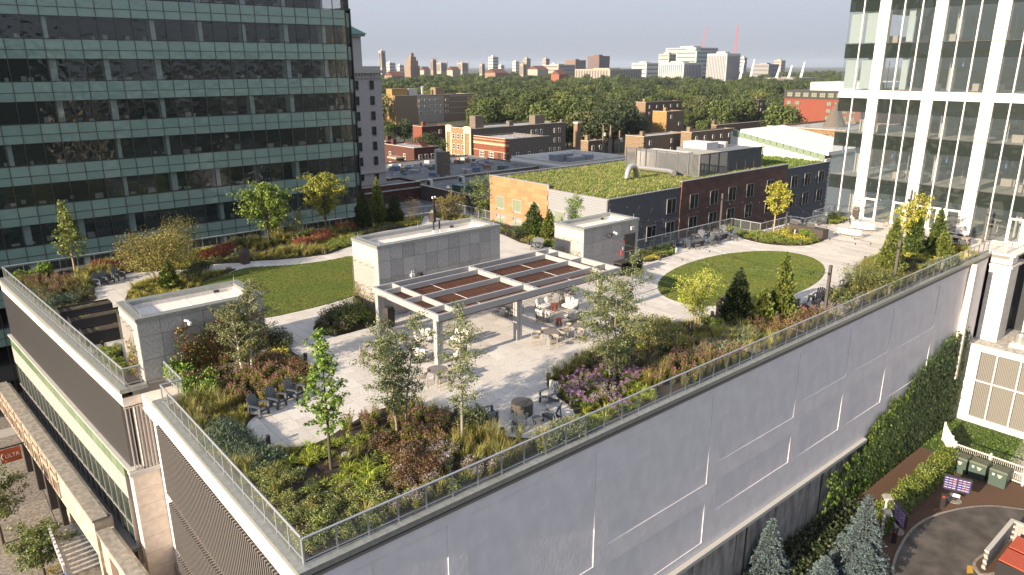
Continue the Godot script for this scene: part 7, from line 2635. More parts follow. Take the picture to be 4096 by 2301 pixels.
	for q in put:
		var here: Array = q[1]
		here.sort_custom(func(a,b): return across(a) < across(b))
		for pi in here.size():
			var p: Vector3 = here[pi]
			p.z = minf(p.z,-20.1)
			var lab: String = q[2]
			if here.size() > 1:
				lab = (ord[pi] if pi < here.size() - 1 else "rightmost")+" "+lab
			var s := rng.randf_range(0.8,1.15)
			var k = kinds[q[0]]
			if head.has(q[0]):
				dup(head[q[0]],p,rng.randf()*TAU,lab,q[2],s)
			else:
				head[q[0]] = plant(k[0],lab,k[1],p,k[2],mat("young_bark",Color(0.16,0.125,0.095),0.85),rng.randf()*TAU,["stems","leaves"],q[2],s)
	# vines on the hut trellises
	var vines := [
		["vine","climbing vine with red and green leaves on the corner hut front, left half",Vector3(9.2,0,-37.92),Vector3(11.6,0,-37.92),2.7,2800,[Color(0.10,0.14,0.025),Color(0.14,0.17,0.03),Color(0.20,0.05,0.02),Color(0.24,0.12,0.03)]],
		["vine","climbing vine with red and green leaves on the corner hut front, right half",Vector3(11.6,0,-37.92),Vector3(14.1,0,-37.92),2.75,2600,[Color(0.10,0.13,0.025),Color(0.07,0.09,0.02),Color(0.22,0.04,0.02),Color(0.15,0.13,0.03)]],
		["vine","thin yellow green vine on the end of the corner hut by the planters",Vector3(7.55,0,-38.7),Vector3(7.55,0,-40.2),2.3,700,[Color(0.17,0.18,0.03),Color(0.13,0.15,0.03),Color(0.24,0.10,0.03)]],
		["vine","vine at the foot of the long concrete hut beside the oval bed",Vector3(21.8,0,-39.1),Vector3(21.8,0,-41.9),1.9,900,[Color(0.13,0.15,0.03),Color(0.10,0.12,0.025),Color(0.22,0.14,0.03)]],
		["vine","sparse vine on the left end of the exit hut",Vector3(38.9,0,-37.8),Vector3(38.9,0,-40.5),1.9,500,[Color(0.10,0.12,0.025),Color(0.16,0.16,0.03),Color(0.17,0.05,0.03)]],
		["vine","thin vine on the right corner of the exit hut",Vector3(45.65,0,-37.6),Vector3(45.65,0,-38.6),2.4,260,[Color(0.17,0.18,0.03),Color(0.13,0.15,0.03)]]]
	for q in vines:
		var m := MB.new()
		var st := MB.new()
		var a: Vector3 = q[2]
		var d: Vector3 = q[3] - a
		var out := d.cross(Vector3.UP).normalized()
		var tips := []
		for k in 9:
			var x := rng.randf()
			var top: float = q[4]*rng.randf_range(0.4,1.0)
			tips.append([x,top])
			st.tube([a+d*x,a+d*(x+rng.randf_range(-0.05,0.05))+Vector3.UP*top*0.5,a+d*(x+rng.randf_range(-0.08,0.08))+Vector3.UP*top],[0.012,0.008,0.004],4,false)
		for i in q[5]:
			var tp = tips[rng.randi() % 9]
			var y: float = tp[1]*pow(rng.randf(),0.8)
			var wd: float = 0.07+0.09*(1.0 - y/q[4])
			var p := a+d*clampf(tp[0]+rng.randfn()*wd,-0.02,1.02)+Vector3.UP*(0.04+y)+out*(rng.randf_range(-0.02,0.16))
			m.col = vary(q[6][rng.randi() % q[6].size()],0.3)
			m.leaf(p,Vector3(rng.randfn(),rng.randfn() - 0.5,rng.randfn()).normalized(),(out+Vector3(rng.randfn(),rng.randfn(),rng.randfn())*0.5).normalized(),rng.randf_range(0.08,0.14),0.08)
		var t := thing("climbing_vine",q[1],"vine",a+d*0.5)
		part("stems",st,mat("twig",Color(0.24,0.17,0.11),0.9),t)
		part("leaves",m,vmat("leaf",0.55,Color(0.06,0.09,0.015)),t)


func turn_to(a: Vector3,b: Vector3) -> float:
	return atan2(b.x - a.x,b.z - a.z)


func furniture() -> void:
	adirondacks()
	dining()
	lounge()


func adirondacks() -> void:
	# slatted low armchair, its front towards +z
	var t := thing("adirondack_chair","","chair",Vector3.ZERO)
	var m1 := mat("chair_slate",Color(0.065,0.08,0.10),0.55)
	for i in 5:
		var m := MB.new()
		var x := -0.22+i*0.11
		var h := 0.74 - absf(i - 2)*absf(i - 2)*0.022
		m.bar(Vector3(x,0.22,-0.22),Vector3(x*1.15,0.22+h,-0.22 - h*0.42),0.10,0.022,Vector3(0,0.4,1))
		part("back_slat",m,m1,t)
	for i in 5:
		var m := MB.new()
		var v := i/4.0
		m.box(Vector3(0,0.36 - 0.14*(1 - v),-0.2+0.48*v),Vector3(0.5,0.022,0.105),Basis(Vector3.RIGHT,-0.28))
		part("seat_slat",m,m1,t)
	for s in [-1,1]:
		var m := MB.new()
		m.box(Vector3(s*0.33,0.56,-0.04),Vector3(0.13,0.025,0.72))
		part("armrest",m,m1,t)
		m = MB.new()
		m.box(Vector3(s*0.29,0.275,0.25),Vector3(0.03,0.55,0.12))
		part("front_leg",m,m1,t)
		m = MB.new()
		m.bar(Vector3(s*0.25,0.30,0.3),Vector3(s*0.25,0.04,-0.52),0.03,0.12)
		m.bar(Vector3(s*0.30,0.545,-0.36),Vector3(s*0.30,0.10,-0.42),0.03,0.05,Vector3(0,0,1))
		part("rear_leg",m,m1,t)
	var m := MB.new()
	m.box(Vector3(0,0.52,-0.365),Vector3(0.6,0.06,0.022),Basis(Vector3.RIGHT,-0.4))
	part("back_rail",m,m1,t)
	var pit: Vector3 = Vector3(20.09,0,-22.91)
	var pit2: Vector3 = Vector3(53.29,0,-37.12)
	var pit3: Vector3 = Vector3(57.2,0,-37.31)
	var spots := [
		[Vector3(10.77,0,-30.75),0.45,"slate chair on the left round patio, nearest the bollard"],
		[Vector3(11.75,0,-31.03),0.45,"slate chair on the left round patio, middle of three"],
		[Vector3(12.83,0,-31.35),0.5,"slate chair on the left round patio, half hidden by the maple"],
		[Vector3(18.49,0,-23.33),9.0,"slate chair left of the round fire pit"],
		[Vector3(19.1,0,-21.98),9.0,"slate chair in front of the round fire pit with its back to the railing"],
		[Vector3(20.67,0,-21.61),9.0,"slate chair right of the fire pit beside the round stool"],
		[Vector3(21.78,0,-22.94),9.0,"slate chair behind the fire pit next to the purple flowers"],
		[Vector3(10.06,0,-58.87),0.5,"slate chair on the left wing patio, left of three"],
		[Vector3(10.62,0,-59.12),0.5,"slate chair on the left wing patio, middle of three"],
		[Vector3(11.48,0,-59.68),0.5,"slate chair on the left wing patio, right of three"],
		[Vector3(41.79,0,-45.97),-1.0,"slate chair behind the pergola on the curved path, left one"],
		[Vector3(42,0,-45.61),-1.0,"slate chair behind the pergola on the curved path, right one"],
		[Vector3(50.62,0,-22.36),-1.5,"slate chair at the long railing with stool in front, farther one"],
		[Vector3(46.28,0,-22.09),-1.4,"slate chair at the long railing in tree shade, left of the tall pole"],
		[Vector3(44.22,0,-22.89),1.3,"slate chair mostly hidden by the tallest arborvitae"],
		[Vector3(52.3,0,-37.99),8.0,"dark chair nearest the exit hut at the left fire table"],
		[Vector3(52.29,0,-37.13),8.0,"grey chair with its back to the oval lawn at the left fire table"],
		[Vector3(55.36,0,-38.22),8.0,"grey chair behind the left fire table"],
		[Vector3(54.44,0,-36.77),8.0,"grey chair right of the left fire table"],
		[Vector3(56.79,0,-38.61),7.0,"dark chair behind the right fire table by the railing"],
		[Vector3(55.92,0,-36.81),7.0,"dark chair between the two fire tables"],
		[Vector3(58.74,0,-38.11),7.0,"grey chair behind the right fire table under the light pole"],
		[Vector3(58.23,0,-36.87),7.0,"grey chair at the right end of the right fire table"]]
	for i in spots.size():
		var p: Vector3 = spots[i][0]
		var a: float = spots[i][1]
		if a == 9.0: a = turn_to(p,pit)
		elif a == 8.0: a = turn_to(p,pit2)
		elif a == 7.0: a = turn_to(p,pit3)
		if i == 0:
			t.position = p; t.rotation.y = a
			tag(t,spots[i][2],"chair","slatted slate armchairs on the terrace")
		else:
			dup(t,p,a,spots[i][2],"slatted slate armchairs on the terrace")
	# round stools
	var s := thing("side_table","","side table")
	m = MB.new(); m.lathe([Vector2(0,0.42),Vector2(0.25,0.42),Vector2(0.26,0.45),Vector2(0,0.455)],18,Vector3.ZERO)
	part("table_top",m,mat("stool_slate",Color(0.085,0.085,0.085),0.6),s)
	for k in 4:
		var a := TAU*k/4+0.4
		m = MB.new(); m.bar(Vector3(cos(a)*0.24,0,sin(a)*0.24),Vector3(cos(a)*0.15,0.42,sin(a)*0.15),0.035,0.055)
		part("leg",m,M["stool_slate"],s)
	var st := [[Vector3(19.75,0,-21.48),"round stool in front of the round fire pit"],[Vector3(49.79,0,-22.21),"round stool before the farther lawn chair at the long railing"],[Vector3(45.88,0,-22.44),"round stool left of the shaded chair at the long railing"],[Vector3(44.35,0,-22.67),"round stool beside the tallest arborvitae"],[Vector3(52.37,0,-38.58),"round stool nearest the exit hut"],[Vector3(52.41,0,-36.39),"round stool at the corner of the left fire table"],[Vector3(54.39,0,-36.15),"round stool between the fire tables on the lawn side"],[Vector3(55.49,0,-39.04),"round stool behind the left fire table"],[Vector3(58.87,0,-39),"round stool behind the right fire table"],[Vector3(57.8,0,-36.08),"round stool at the right end of the right fire table"]]
	for i in st.size():
		if i == 0:
			s.position = st[0][0]
			tag(s,st[0][1],"side table","round stools among the armchairs")
		else:
			dup(s,st[i][0],i*0.7,st[i][1],"round stools among the armchairs")
	# fire pits
	t = thing("fire_pit","round dark fire pit with flat lid on the front patio","fire pit",pit)
	m = MB.new(); m.lathe([Vector2(0.50,0),Vector2(0.52,0.03),Vector2(0.52,0.56),Vector2(0.50,0.60),Vector2(0,0.60)],32,pit)
	part("drum",m,mat("pit_brown",Color(0.065,0.058,0.052),0.6),t)
	m = MB.new(); m.lathe([Vector2(0.27,0.60),Vector2(0.27,0.612),Vector2(0,0.613)],24,pit)
	m.box(pit+Vector3(0,0.62,0),Vector3(0.16,0.015,0.025))
	part("lid",m,mat("pit_lid",Color(0.05,0.047,0.044),0.5),t)
	for q in [[pit2,"left rectangular grey fire table among the far armchairs"],[pit3,"right rectangular grey fire table among the far armchairs"]]:
		t = thing("fire_table",q[1],"fire table",q[0])
		m = MB.new(); m.box(q[0]+Vector3(0,0.52,0),Vector3(1.5,0.06,0.7)); part("table_top",m,M["stool_slate"],t)
		m = MB.new(); m.box(q[0]+Vector3(0,0.25,0),Vector3(1.2,0.48,0.45)); part("base",m,mat("pit_brown",Color(0.065,0.058,0.052),0.6),t)


func dining() -> void:
	var wood := mat("pale_oak",Color(0.33,0.285,0.225),0.6)
	var rope := mat("rope_grey",Color(0.26,0.235,0.20),0.8)
	var t := thing("dining_chair","","chair")
	var m := MB.new()
	m.lathe([Vector2(0,0.43),Vector2(0.24,0.43),Vector2(0.25,0.46),Vector2(0,0.47)],16,Vector3.ZERO)
	part("seat",m,rope,t)
	m = MB.new()
	var arc := []
	for k in 13:
		var a := PI+PI*1.1*(k/12.0 - 0.5) - PI*0.5
		arc.append(Vector3(cos(a)*0.28,0.68+0.06*(1 - pow(k/6.0 - 1.0,2)),sin(a)*0.28))
	for k in 12:
		m.bar(arc[k],arc[k+1],0.025,0.13)
	part("curved_back",m,rope,t)
	for q in [[-0.24,0.19],[0.24,0.19],[-0.22,-0.22],[0.22,-0.22]]:
		m = MB.new()
		m.tube([Vector3(q[0],0,q[1]),Vector3(q[0]*0.92,0.66,q[1]*0.95)],[0.015,0.02],6)
		part("leg",m,wood,t)
	var tb := thing("round_table","","table")
	m = MB.new(); m.lathe([Vector2(0,0.71),Vector2(0.53,0.71),Vector2(0.55,0.735),Vector2(0,0.74)],28,Vector3.ZERO)
	part("table_top",m,mat("stone_top",Color(0.24,0.225,0.205),0.55,0,noise_tex("lime2",0.02,0.72,1.0),Vector3.ONE),tb)
	m = MB.new(); m.lathe([Vector2(0.27,0),Vector2(0.26,0.03),Vector2(0.15,0.71)],18,Vector3.ZERO)
	part("pedestal",m,mat("pedestal_grey",Color(0.16,0.17,0.175),0.6),tb)
	var sets := [
		[Vector3(27.16,0.74,-28.53),0.5,"in front of the middle pergola post",4],
		[Vector3(29.26,0.74,-28.1),0.9,"beside the wide loose birch",4],
		[Vector3(28.49,0.74,-33.86),0.2,"behind the middle pergola post",3],
		[Vector3(33.15,0.74,-33.77),0.4,"at the back of the pergola by the bar",3],
		[Vector3(18.58,0.74,-33.26),0.6,"left of the three stemmed birch, outside the pergola",4],
		[Vector3(19.1,0.74,-28.31),0.3,"half hidden behind the slim birch",3]]
	var first := true
	var firstc := true
	for s in sets:
		var c := Vector3(s[0].x,0,s[0].z)
		var lab: String = "round stone topped table "+s[2]
		if first:
			tb.position = c
			tag(tb,lab,"table","round tables under the pergola")
			first = false
		else:
			dup(tb,c,0,lab,"round tables under the pergola")
		var where := ["on the lawn side","on the far side","on the hut side","on the near side"]
		for k in s[3]:
			var a: float = s[1]+TAU*k/4.0
			var p := c+Vector3(cos(a),0,sin(a))*0.82
			var side := ""
			var d := p - c
			if absf(d.x) > absf(d.z): side = "right" if d.x > 0 else "left"
			else: side = "near" if d.z > 0 else "far"
			var cl: String = "tub chair, "+side+" side, at table "+s[2]
			if firstc:
				t.position = p; t.rotation.y = turn_to(p,c)
				tag(t,cl,"chair","woven chairs at the round tables")
				firstc = false
			else:
				dup(t,p,turn_to(p,c)+rng.randf_range(-0.2,0.2),cl,"woven chairs at the round tables")
	for q in [[Vector3(68.77,0,-24),2.2,"woven tub chair between the tall arborvitae near the tower doors"],[Vector3(69.55,0,-23.66),-1.0,"woven tub chair hidden beside the tall arborvitae near the tower"],[Vector3(72.51,0,-28.93),1.0,"woven tub chair behind the golden tree near the tower doors"]]:
		dup(t,q[0],q[1],q[2],"woven chairs at the round tables")
	# long wooden table by the tower
	var b: Vector3 = Vector3(71.22,0.74,-22.27)
	b.y = 0
	t = thing("wooden_table","long grey wooden dining table with black chairs near the tower","table",b,0.05)
	for k in 5:
		m = MB.new(); m.box(Vector3(-0.4+k*0.2,0.73,0),Vector3(0.19,0.04,2.2)); part("plank",m,mat("grey_plank",Color(0.33,0.28,0.225),0.7),t,"",true)
	for q in [[-0.4,-1.0],[0.4,-1.0],[-0.4,1.0],[0.4,1.0]]:
		m = MB.new(); m.box(Vector3(q[0],0.355,q[1]),Vector3(0.08,0.71,0.08)); part("leg",m,wood,t,"",true)
	var bc := thing("black_chair","","chair")
	var blk := mat("chair_black",Color(0.02,0.02,0.022),0.5)
	m = MB.new(); m.box(Vector3(0,0.45,0),Vector3(0.46,0.04,0.44)); part("seat",m,blk,bc)
	m = MB.new(); m.box(Vector3(0,0.70,-0.22),Vector3(0.46,0.24,0.03)); part("backrest",m,blk,bc)
	for q in [[-0.21,0.2],[0.21,0.2],[-0.21,-0.22],[0.21,-0.22]]:
		m = MB.new(); m.box(Vector3(q[0],0.29 if q[1] < 0 else 0.22,q[1]),Vector3(0.025,0.58 if q[1] < 0 else 0.44,0.025)); part("leg",m,blk,bc)
	var k2 := 0
	for q in [[0.75,-0.7,"far"],[0.75,0.0,"middle"],[0.75,0.7,"near"],[-0.75,0.3,"left"]]:
		var p := b+Vector3(q[0],0,q[1])
		var l: String = "black chair at the "+q[2]+" seat of the long wooden table"
		if k2 == 0:
			bc.position = p; bc.rotation.y = -PI/2; tag(bc,l,"chair","black chairs at the wooden table")
		else:
			dup(bc,p,-PI/2 if q[0] > 0 else PI/2,l,"black chairs at the wooden table")
		k2 += 1


func cushion(m: MB,at: Vector3,s: Vector3,b := Basis()) -> void:
	# a soft block: eight corners pulled in, faces bulging
	var n := 6
	for ax in 3:
		for sg in [-1.0,1.0]:
			for i in n:
				for j in n:
					var q := []
					for e in [[0,0],[1,0],[1,1],[0,1]]:
						var u: float = -1.0+2.0*(i+e[0])/n
						var v: float = -1.0+2.0*(j+e[1])/n
						var p := Vector3.ZERO
						p[ax] = sg; p[(ax+1) % 3] = u; p[(ax+2) % 3] = v
						var r := p.normalized()*p.length()/(1.0+0.16*(p.length_squared() - 1.0))
						q.append(at+b*(r*s*0.5))
					if sg > 0: m.quad(q[0],q[1],q[2],q[3])
					else: m.quad(q[3],q[2],q[1],q[0])


func wire_seat(called: String,w: float,frame: Material,cush: Material,pillows: int) -> Node3D:
	# low seat in a cage of bent rods, open towards +z
	var t := thing(called,"","armchair" if w < 1.5 else "sofa")
	var m := MB.new()
	var loop := []
	var h := w*0.5
	for k in 15:
		var a := PI+PI*k/14.0
		loop.append(Vector3(cos(a)*h,0,-0.1+sin(a)*0.36 - (0.0 if k > 0 and k < 14 else -0.4)))
	for y in [0.10,0.38,0.66]:
		var p := []
		for q in loop:
			p.append(q+Vector3.UP*y)
		m.tube(p,[0.014],5)
	for k in loop.size() - 1:
		for e in 2:
			var q: Vector3 = loop[k].lerp(loop[k+1],e*0.5)
			m.tube([q*Vector3(0.86,1,0.86)+Vector3.UP*0.08,q+Vector3.UP*0.3,q+Vector3.UP*0.66],[0.009],4,false)
	for x in [-h*0.7,h*0.7]:
		m.tube([Vector3(x,0.1,0.3),Vector3(x,0,0.25),Vector3(x,0,-0.3),Vector3(x,0.1,-0.34)],[0.013],5)
	part("wire_frame",m,frame,t)
	m = MB.new()
	cushion(m,Vector3(0,0.34,0.02),Vector3(w*0.93,0.2,0.78))
	part("seat_cushion",m,cush,t)
	for k in pillows:
		m = MB.new()
		var x := 0.0 if pillows == 1 else lerpf(-h*0.66,h*0.66,float(k)/(pillows - 1))
		cushion(m,Vector3(x,0.60,-0.30+absf(x/h)*0.12),Vector3(w*0.92/pillows,0.44,0.2),Basis(Vector3.UP,-x/h*0.7)*Basis(Vector3.RIGHT,-0.2))
		part("back_cushion",m,cush,t)
	return t


func lounge() -> void:
	var white := mat("cushion_white",Color(0.70,0.69,0.665),0.9)
	var dark := mat("wire_dark",Color(0.045,0.048,0.052),0.4,0.5)
	var pale := mat("wire_pale",Color(0.55,0.53,0.50),0.4,0.4)
	var t := wire_seat("wire_armchair",1.12,dark,white,3)
	var c: Vector3 = Vector3(31,0,-31.89)
	var c2: Vector3 = Vector3(21.13,0,-31.48)
	var g := "wire armchairs with white cushions"
	var l := [[Vector3(30.98,0,-33.19),c,"wire armchair with white cushions, back left of the main lounge group"],[Vector3(32.26,0,-31.99),c,"wire armchair with white cushions, back right of the main lounge group"],[Vector3(29.56,0,-31.56),c,"wire armchair with white cushions, front left of the main lounge group"],[Vector3(30.91,0,-30.38),c,"wire armchair with white cushions, front right of the main lounge group"],
		[Vector3(21.62,0,-33.36),c2,"wire armchair with white cushions behind the near pergola post, left"],[Vector3(20.14,0,-31.34),c2,"wire armchair with white cushions among the birch leaves, near left"],[Vector3(23.23,0,-31.96),c2,"wire armchair with white cushions behind the slim birch, far"],[Vector3(21.83,0,-30.27),c2,"wire armchair with white cushions behind the slim birch, near"]]
	for i in l.size():
		if i == 0:
			t.position = l[0][0]; t.rotation.y = turn_to(l[0][0],c); tag(t,l[0][2],"armchair",g)
		else:
			dup(t,l[i][0],turn_to(l[i][0],l[i][1]),l[i][2],g)
	# red side tables
	var rt := thing("red_stool","small red timber table in front of the lounge armchairs","side table",Vector3(29.66,0,-30.37),0,"red timber tables")
	var red := mat("red_timber",Color(0.24,0.055,0.022),0.5)
	var m := MB.new(); m.lathe([Vector2(0,0.43),Vector2(0.24,0.43),Vector2(0.25,0.46),Vector2(0,0.465)],20,Vector3.ZERO); part("table_top",m,red,rt,"",true)
	for k in 5:
		var a := TAU*k/5
		m = MB.new(); m.bar(Vector3(cos(a)*0.2,0,sin(a)*0.2),Vector3(cos(a)*0.12,0.43,sin(a)*0.12),0.09,0.03); part("leg",m,red,rt,"",true)
	dup(rt,Vector3(31.49,0,-32.65),0.3,"small red timber table between the back lounge armchairs","red timber tables")
	# pale sofas by the tower
	var s := wire_seat("wire_sofa",2.5,pale,white,4)
	s.position = Vector3(67.24,0,-30); s.rotation.y = -2.6
	tag(s,"long pale wire sofa with its wire back towards the lawn","sofa","pale wire sofas near the tower")
	s.rotation.y = PI - 0.15
	s.rotation.y = 0.0+turn_to(Vector3(67.24,0,-30),Vector3(71.52,0,-30.73))
	dup(s,Vector3(70.65,0,-30.33),turn_to(Vector3(72.1,0,-30.69),Vector3(67.67,0,-30.05)),"long pale wire sofa with white pillows facing the wire backed one","pale wire sofas near the tower")
	dup(t,Vector3(73.07,0,-32.26),0.6,"pale armchair with white pillows beside the sofas near the tower",g)
	# bar counter with stools beside the exit hut
	t = thing("bar_counter","long dark bar counter in front of the exit hut door","counter",Vector3(43.29,0,-36.05))
	var blk := mat("counter_dark",Color(0.035,0.03,0.028),0.5)
	var a1: Vector3 = Vector3(41.43,0,-35.55)
	var a2: Vector3 = Vector3(43.47,0,-35.08)
	m = MB.new(); m.span(Vector3(a1.x - 0.6,0.96,a2.z - 0.9),Vector3(a2.x,1.04,a2.z)); part("counter_top",m,blk,t)
	for x in [a1.x - 0.5,(a1.x+a2.x)*0.5,a2.x - 0.08]:
		m = MB.new(); m.span(Vector3(x,0,a2.z - 0.85),Vector3(x+0.06,0.96,a2.z - 0.05)); part("side_panel",m,blk,t)
	m = MB.new(); m.span(Vector3(a1.x - 0.44,0.05,a2.z - 0.86),Vector3(a2.x - 0.09,0.95,a2.z - 0.82)); part("back_panel",m,mat("counter_brown",Color(0.07,0.03,0.02),0.5),t)
	var bs := thing("bar_stool","black bar stool at the far end of the dark counter","stool",Vector3(a2.x - 0.45,0,a2.z+0.15),0.0,"black bar stools")
	m = MB.new(); m.lathe([Vector2(0,0.70),Vector2(0.2,0.70),Vector2(0.21,0.73),Vector2(0,0.735)],14,Vector3.ZERO); part("seat",m,M["chair_black"],bs,"",true)
	for k in 4:
		var a := TAU*k/4+0.78
		m = MB.new(); m.tube([Vector3(cos(a)*0.23,0,sin(a)*0.23),Vector3(cos(a)*0.14,0.7,sin(a)*0.14)],[0.013],5); part("leg",m,M["chair_black"],bs,"",true)
	dup(bs,Vector3(a2.x - 1.3,0,a2.z+0.2),0.2,"black bar stool at the middle of the dark counter","black bar stools")
	dup(bs,Vector3(a2.x - 2.1,0,a2.z+0.1),0.4,"black bar stool at the near end of the dark counter","black bar stools")


func small_things() -> void:
	# bollard lights
	var dk := mat("bollard_dark",Color(0.055,0.048,0.043),0.6,0.2)
	var b := thing("bollard_light","","bollard")
	var m := MB.new(); m.box(Vector3(0,0.2,0),Vector3(0.15,0.40,0.15)); part("post",m,dk,b)
	m = MB.new(); m.box(Vector3(0,0.345,0.02),Vector3(0.10,0.07,0.135)); part("light_slot",m,mat("slot_dark",Color(0.015,0.015,0.015),0.3),b)
	m = MB.new(); m.box(Vector3(0,0.415,0),Vector3(0.155,0.03,0.155)); part("cap",m,dk,b)
	var spots := [
		[Vector3(15.29,0,-39.36),"bollard light at the right end of the low corner hut"],[Vector3(15.24,0,-35.46),"bollard light beside the red brown sedum on the curved bed edge"],[Vector3(9.96,0,-27.86),"bollard light at the front rim of the left round patio"],[Vector3(18.24,0,-37.82),"bollard light at the rim of the oval bed"],
		[Vector3(17.99,0,-21.8),"bollard light hidden in plants left of the fire pit patio rim"],[Vector3(20.04,0,-20.36),"bollard light at the front rim of the fire pit patio by the railing"],[Vector3(22.17,0,-21.76),"bollard light right of the fire pit patio by the alliums"],[Vector3(23.54,0,-24.78),"bollard light at the pointed tip of the allium bed"],[Vector3(26.49,0,-25.69),"bollard light at the grassy bed edge before the dining tables"],
		[Vector3(34.56,0,-26.17),"bollard light behind the big pale shrub"],[Vector3(38.13,0,-25),"bollard light between yellow green tree and dark arborvitae"],[Vector3(52.53,0,-22.32),"bollard light nearest the lawn chairs on the right bed rim"],[Vector3(56.06,0,-23.99),"bollard light in the middle of the right bed rim"],[Vector3(59.43,0,-24.93),"bollard light at the far end of the right bed rim"],
		[Vector3(60.51,0,-31.12),"bollard light on the lawn side of the island bed, right one"],[Vector3(58.94,0,-34.62),"bollard light on the lawn side of the island bed, left one"],[Vector3(46.97,0,-36.2),"bollard light in front of the exit hut bed"],[Vector3(19.63,0,-58.89),"bollard light left of the litter bin on the back path"],[Vector3(23.17,0,-57.32),"bollard light right of the litter bin on the back path"],[Vector3(26.9,0,-56.35),"bollard light with long shadow on the back path"],[Vector3(30.37,0,-58.11),"bollard light beside the left end of the long hut"],
		[Vector3(43.12,0,-51.41),"bollard light right of the long hut on the far path"],[Vector3(42.41,0,-47.49),"bollard light beside the two chairs behind the pergola"],[Vector3(9.22,0,-57.15),"bollard light at the left wing patio below the chairs"],[Vector3(7.19,0,-44.84),"bollard light in front of the black planters"],[Vector3(69.78,0,-21.76),"bollard light right of the tall conifers near the tower"],[Vector3(72.78,0,-33.26),"bollard light in the small bed by the tower"]]
	for i in spots.size():
		if i == 0:
			b.position = spots[0][0]; tag(b,spots[0][1],"bollard","square bollard lights along the beds")
		else:
			dup(b,spots[i][0],rng.randf_range(-0.2,0.2),spots[i][1],"square bollard lights along the beds")
	# planters of dark steel, soil and a few seedlings
	var pl := [[[Vector3(6.17,0.75,-52.27),Vector3(8.55,0.75,-52.39)],1.2,"farthest of three black planters"],[[Vector3(6.38,0.75,-49.91),Vector3(8.72,0.75,-49.78)],1.2,"middle one of three black planters"],[[Vector3(6.49,0.75,-47.05),Vector3(8.62,0.75,-47.18)],1.3,"nearest of three black planters"]]
	var steel := mat("planter_black",Color(0.028,0.026,0.026),0.55,0.2)
	for q in pl:
		var a: Vector3 = q[0][0]
		var c: Vector3 = q[0][1]
		c.x = maxf(c.x,a.x+3.0)
		var t := thing("planter_box",q[2]+" between left railing and corner hut","planter",Vector3((a.x+c.x)*0.5,0,a.z))
		var w: float = q[1]
		for s in [[a.x,a.z,c.x,a.z+0.06],[a.x,a.z+w - 0.06,c.x,a.z+w],[a.x,a.z+0.06,a.x+0.06,a.z+w - 0.06],[c.x - 0.06,a.z+0.06,c.x,a.z+w - 0.06]]:
			m = MB.new(); m.span(Vector3(s[0],0,s[1]),Vector3(s[2],0.78,s[3])); part("side",m,steel,t)
		m = MB.new(); m.span(Vector3(a.x+0.06,0.05,a.z+0.06),Vector3(c.x - 0.06,0.68,a.z+w - 0.06)); part("soil",m,mat("planter_soil",Color(0.10,0.07,0.05),0.95,0,noise_tex("bark",0.09,0.35,1.0),Vector3.ONE*1.2),t)
		m = MB.new()
		for k in 3:
			var p := Vector3(rng.randf_range(a.x+0.4,c.x - 0.3),0.68,a.z+w*rng.randf_range(0.3,0.7))
			for j in 30:
				m.col = vary(Color(0.13,0.17,0.05),0.3)
				m.leaf(p+Vector3(rng.randfn()*0.1,rng.randf()*0.12,rng.randfn()*0.1),Vector3(rng.randfn(),0.4,rng.randfn()).normalized(),Vector3.UP,0.09,0.05)
		part("seedlings",m,vmat("leaf",0.55,Color(0.06,0.09,0.015)),t)
	# litter bins
	var bin := thing("litter_bin","dark brown litter bin on the back path by the large lawn","bin",Vector3(20.52,0,-57.95),0.3,"dark litter bins")
	var bm := mat("bin_brown",Color(0.045,0.032,0.027),0.5)
	m = MB.new(); m.hexa([Vector3(-0.27,0,0.27),Vector3(0.27,0,0.27),Vector3(0.27,0,-0.27),Vector3(-0.27,0,-0.27),Vector3(-0.29,0.95,0.29),Vector3(0.29,0.95,0.29),Vector3(0.29,0.95,-0.29),Vector3(-0.29,0.95,-0.29)]); part("body",m,bm,bin,"",true)
	m = MB.new(); m.hexa([Vector3(-0.32,0.95,0.32),Vector3(0.32,0.95,0.32),Vector3(0.32,0.95,-0.32),Vector3(-0.32,0.95,-0.32),Vector3(-0.24,1.28,0.24),Vector3(0.24,1.28,0.24),Vector3(0.24,1.28,-0.24),Vector3(-0.24,1.28,-0.24)]); part("hood",m,mat("bin_hood",Color(0.03,0.028,0.028),0.45),bin,"",true)
	m = MB.new(); m.box(Vector3(0,1.1,0.275),Vector3(0.36,0.12,0.02)); part("opening",m,mat("slot_dark",Color(0.015,0.015,0.015),0.3),bin,"",true)
	for q in [[Vector3(21.58,0,-37.2),0.2,"dark litter bin beside the left pergola post and vine"],[Vector3(76.04,0,-33.52),-1.5,"dark litter bin against the white tower pier"],[Vector3(38.92,0,-24.82),0.1,"dark litter bin left of the dark arborvitae"],[Vector3(41.69,0,-61.72),0.4,"dark litter bin behind the far lamp pole"]]:
		dup(bin,q[0],q[1],q[2],"dark litter bins")
	# grill counter
	var ga: Vector3 = Vector3(64.83,0,-34.52)
	var gb: Vector3 = Vector3(64.31,0,-30.84)
	var ge: Vector3 = Vector3(65.52,0,-30.96)
	var t := thing("grill_counter","long dark counter with two steel grills at the island bed","counter",gb)
	m = MB.new(); m.bar(ga+Vector3.UP*0.46,gb+Vector3(0,0.46,0),0.85,0.92); part("counter",m,mat("counter_brown2",Color(0.055,0.045,0.04),0.6),t)
	m = MB.new(); m.bar(ga+Vector3.UP*0.945,gb+Vector3(0,0.945,0),0.9,0.05); part("counter_top",m,mat("counter_dark",Color(0.035,0.03,0.028),0.5),t)
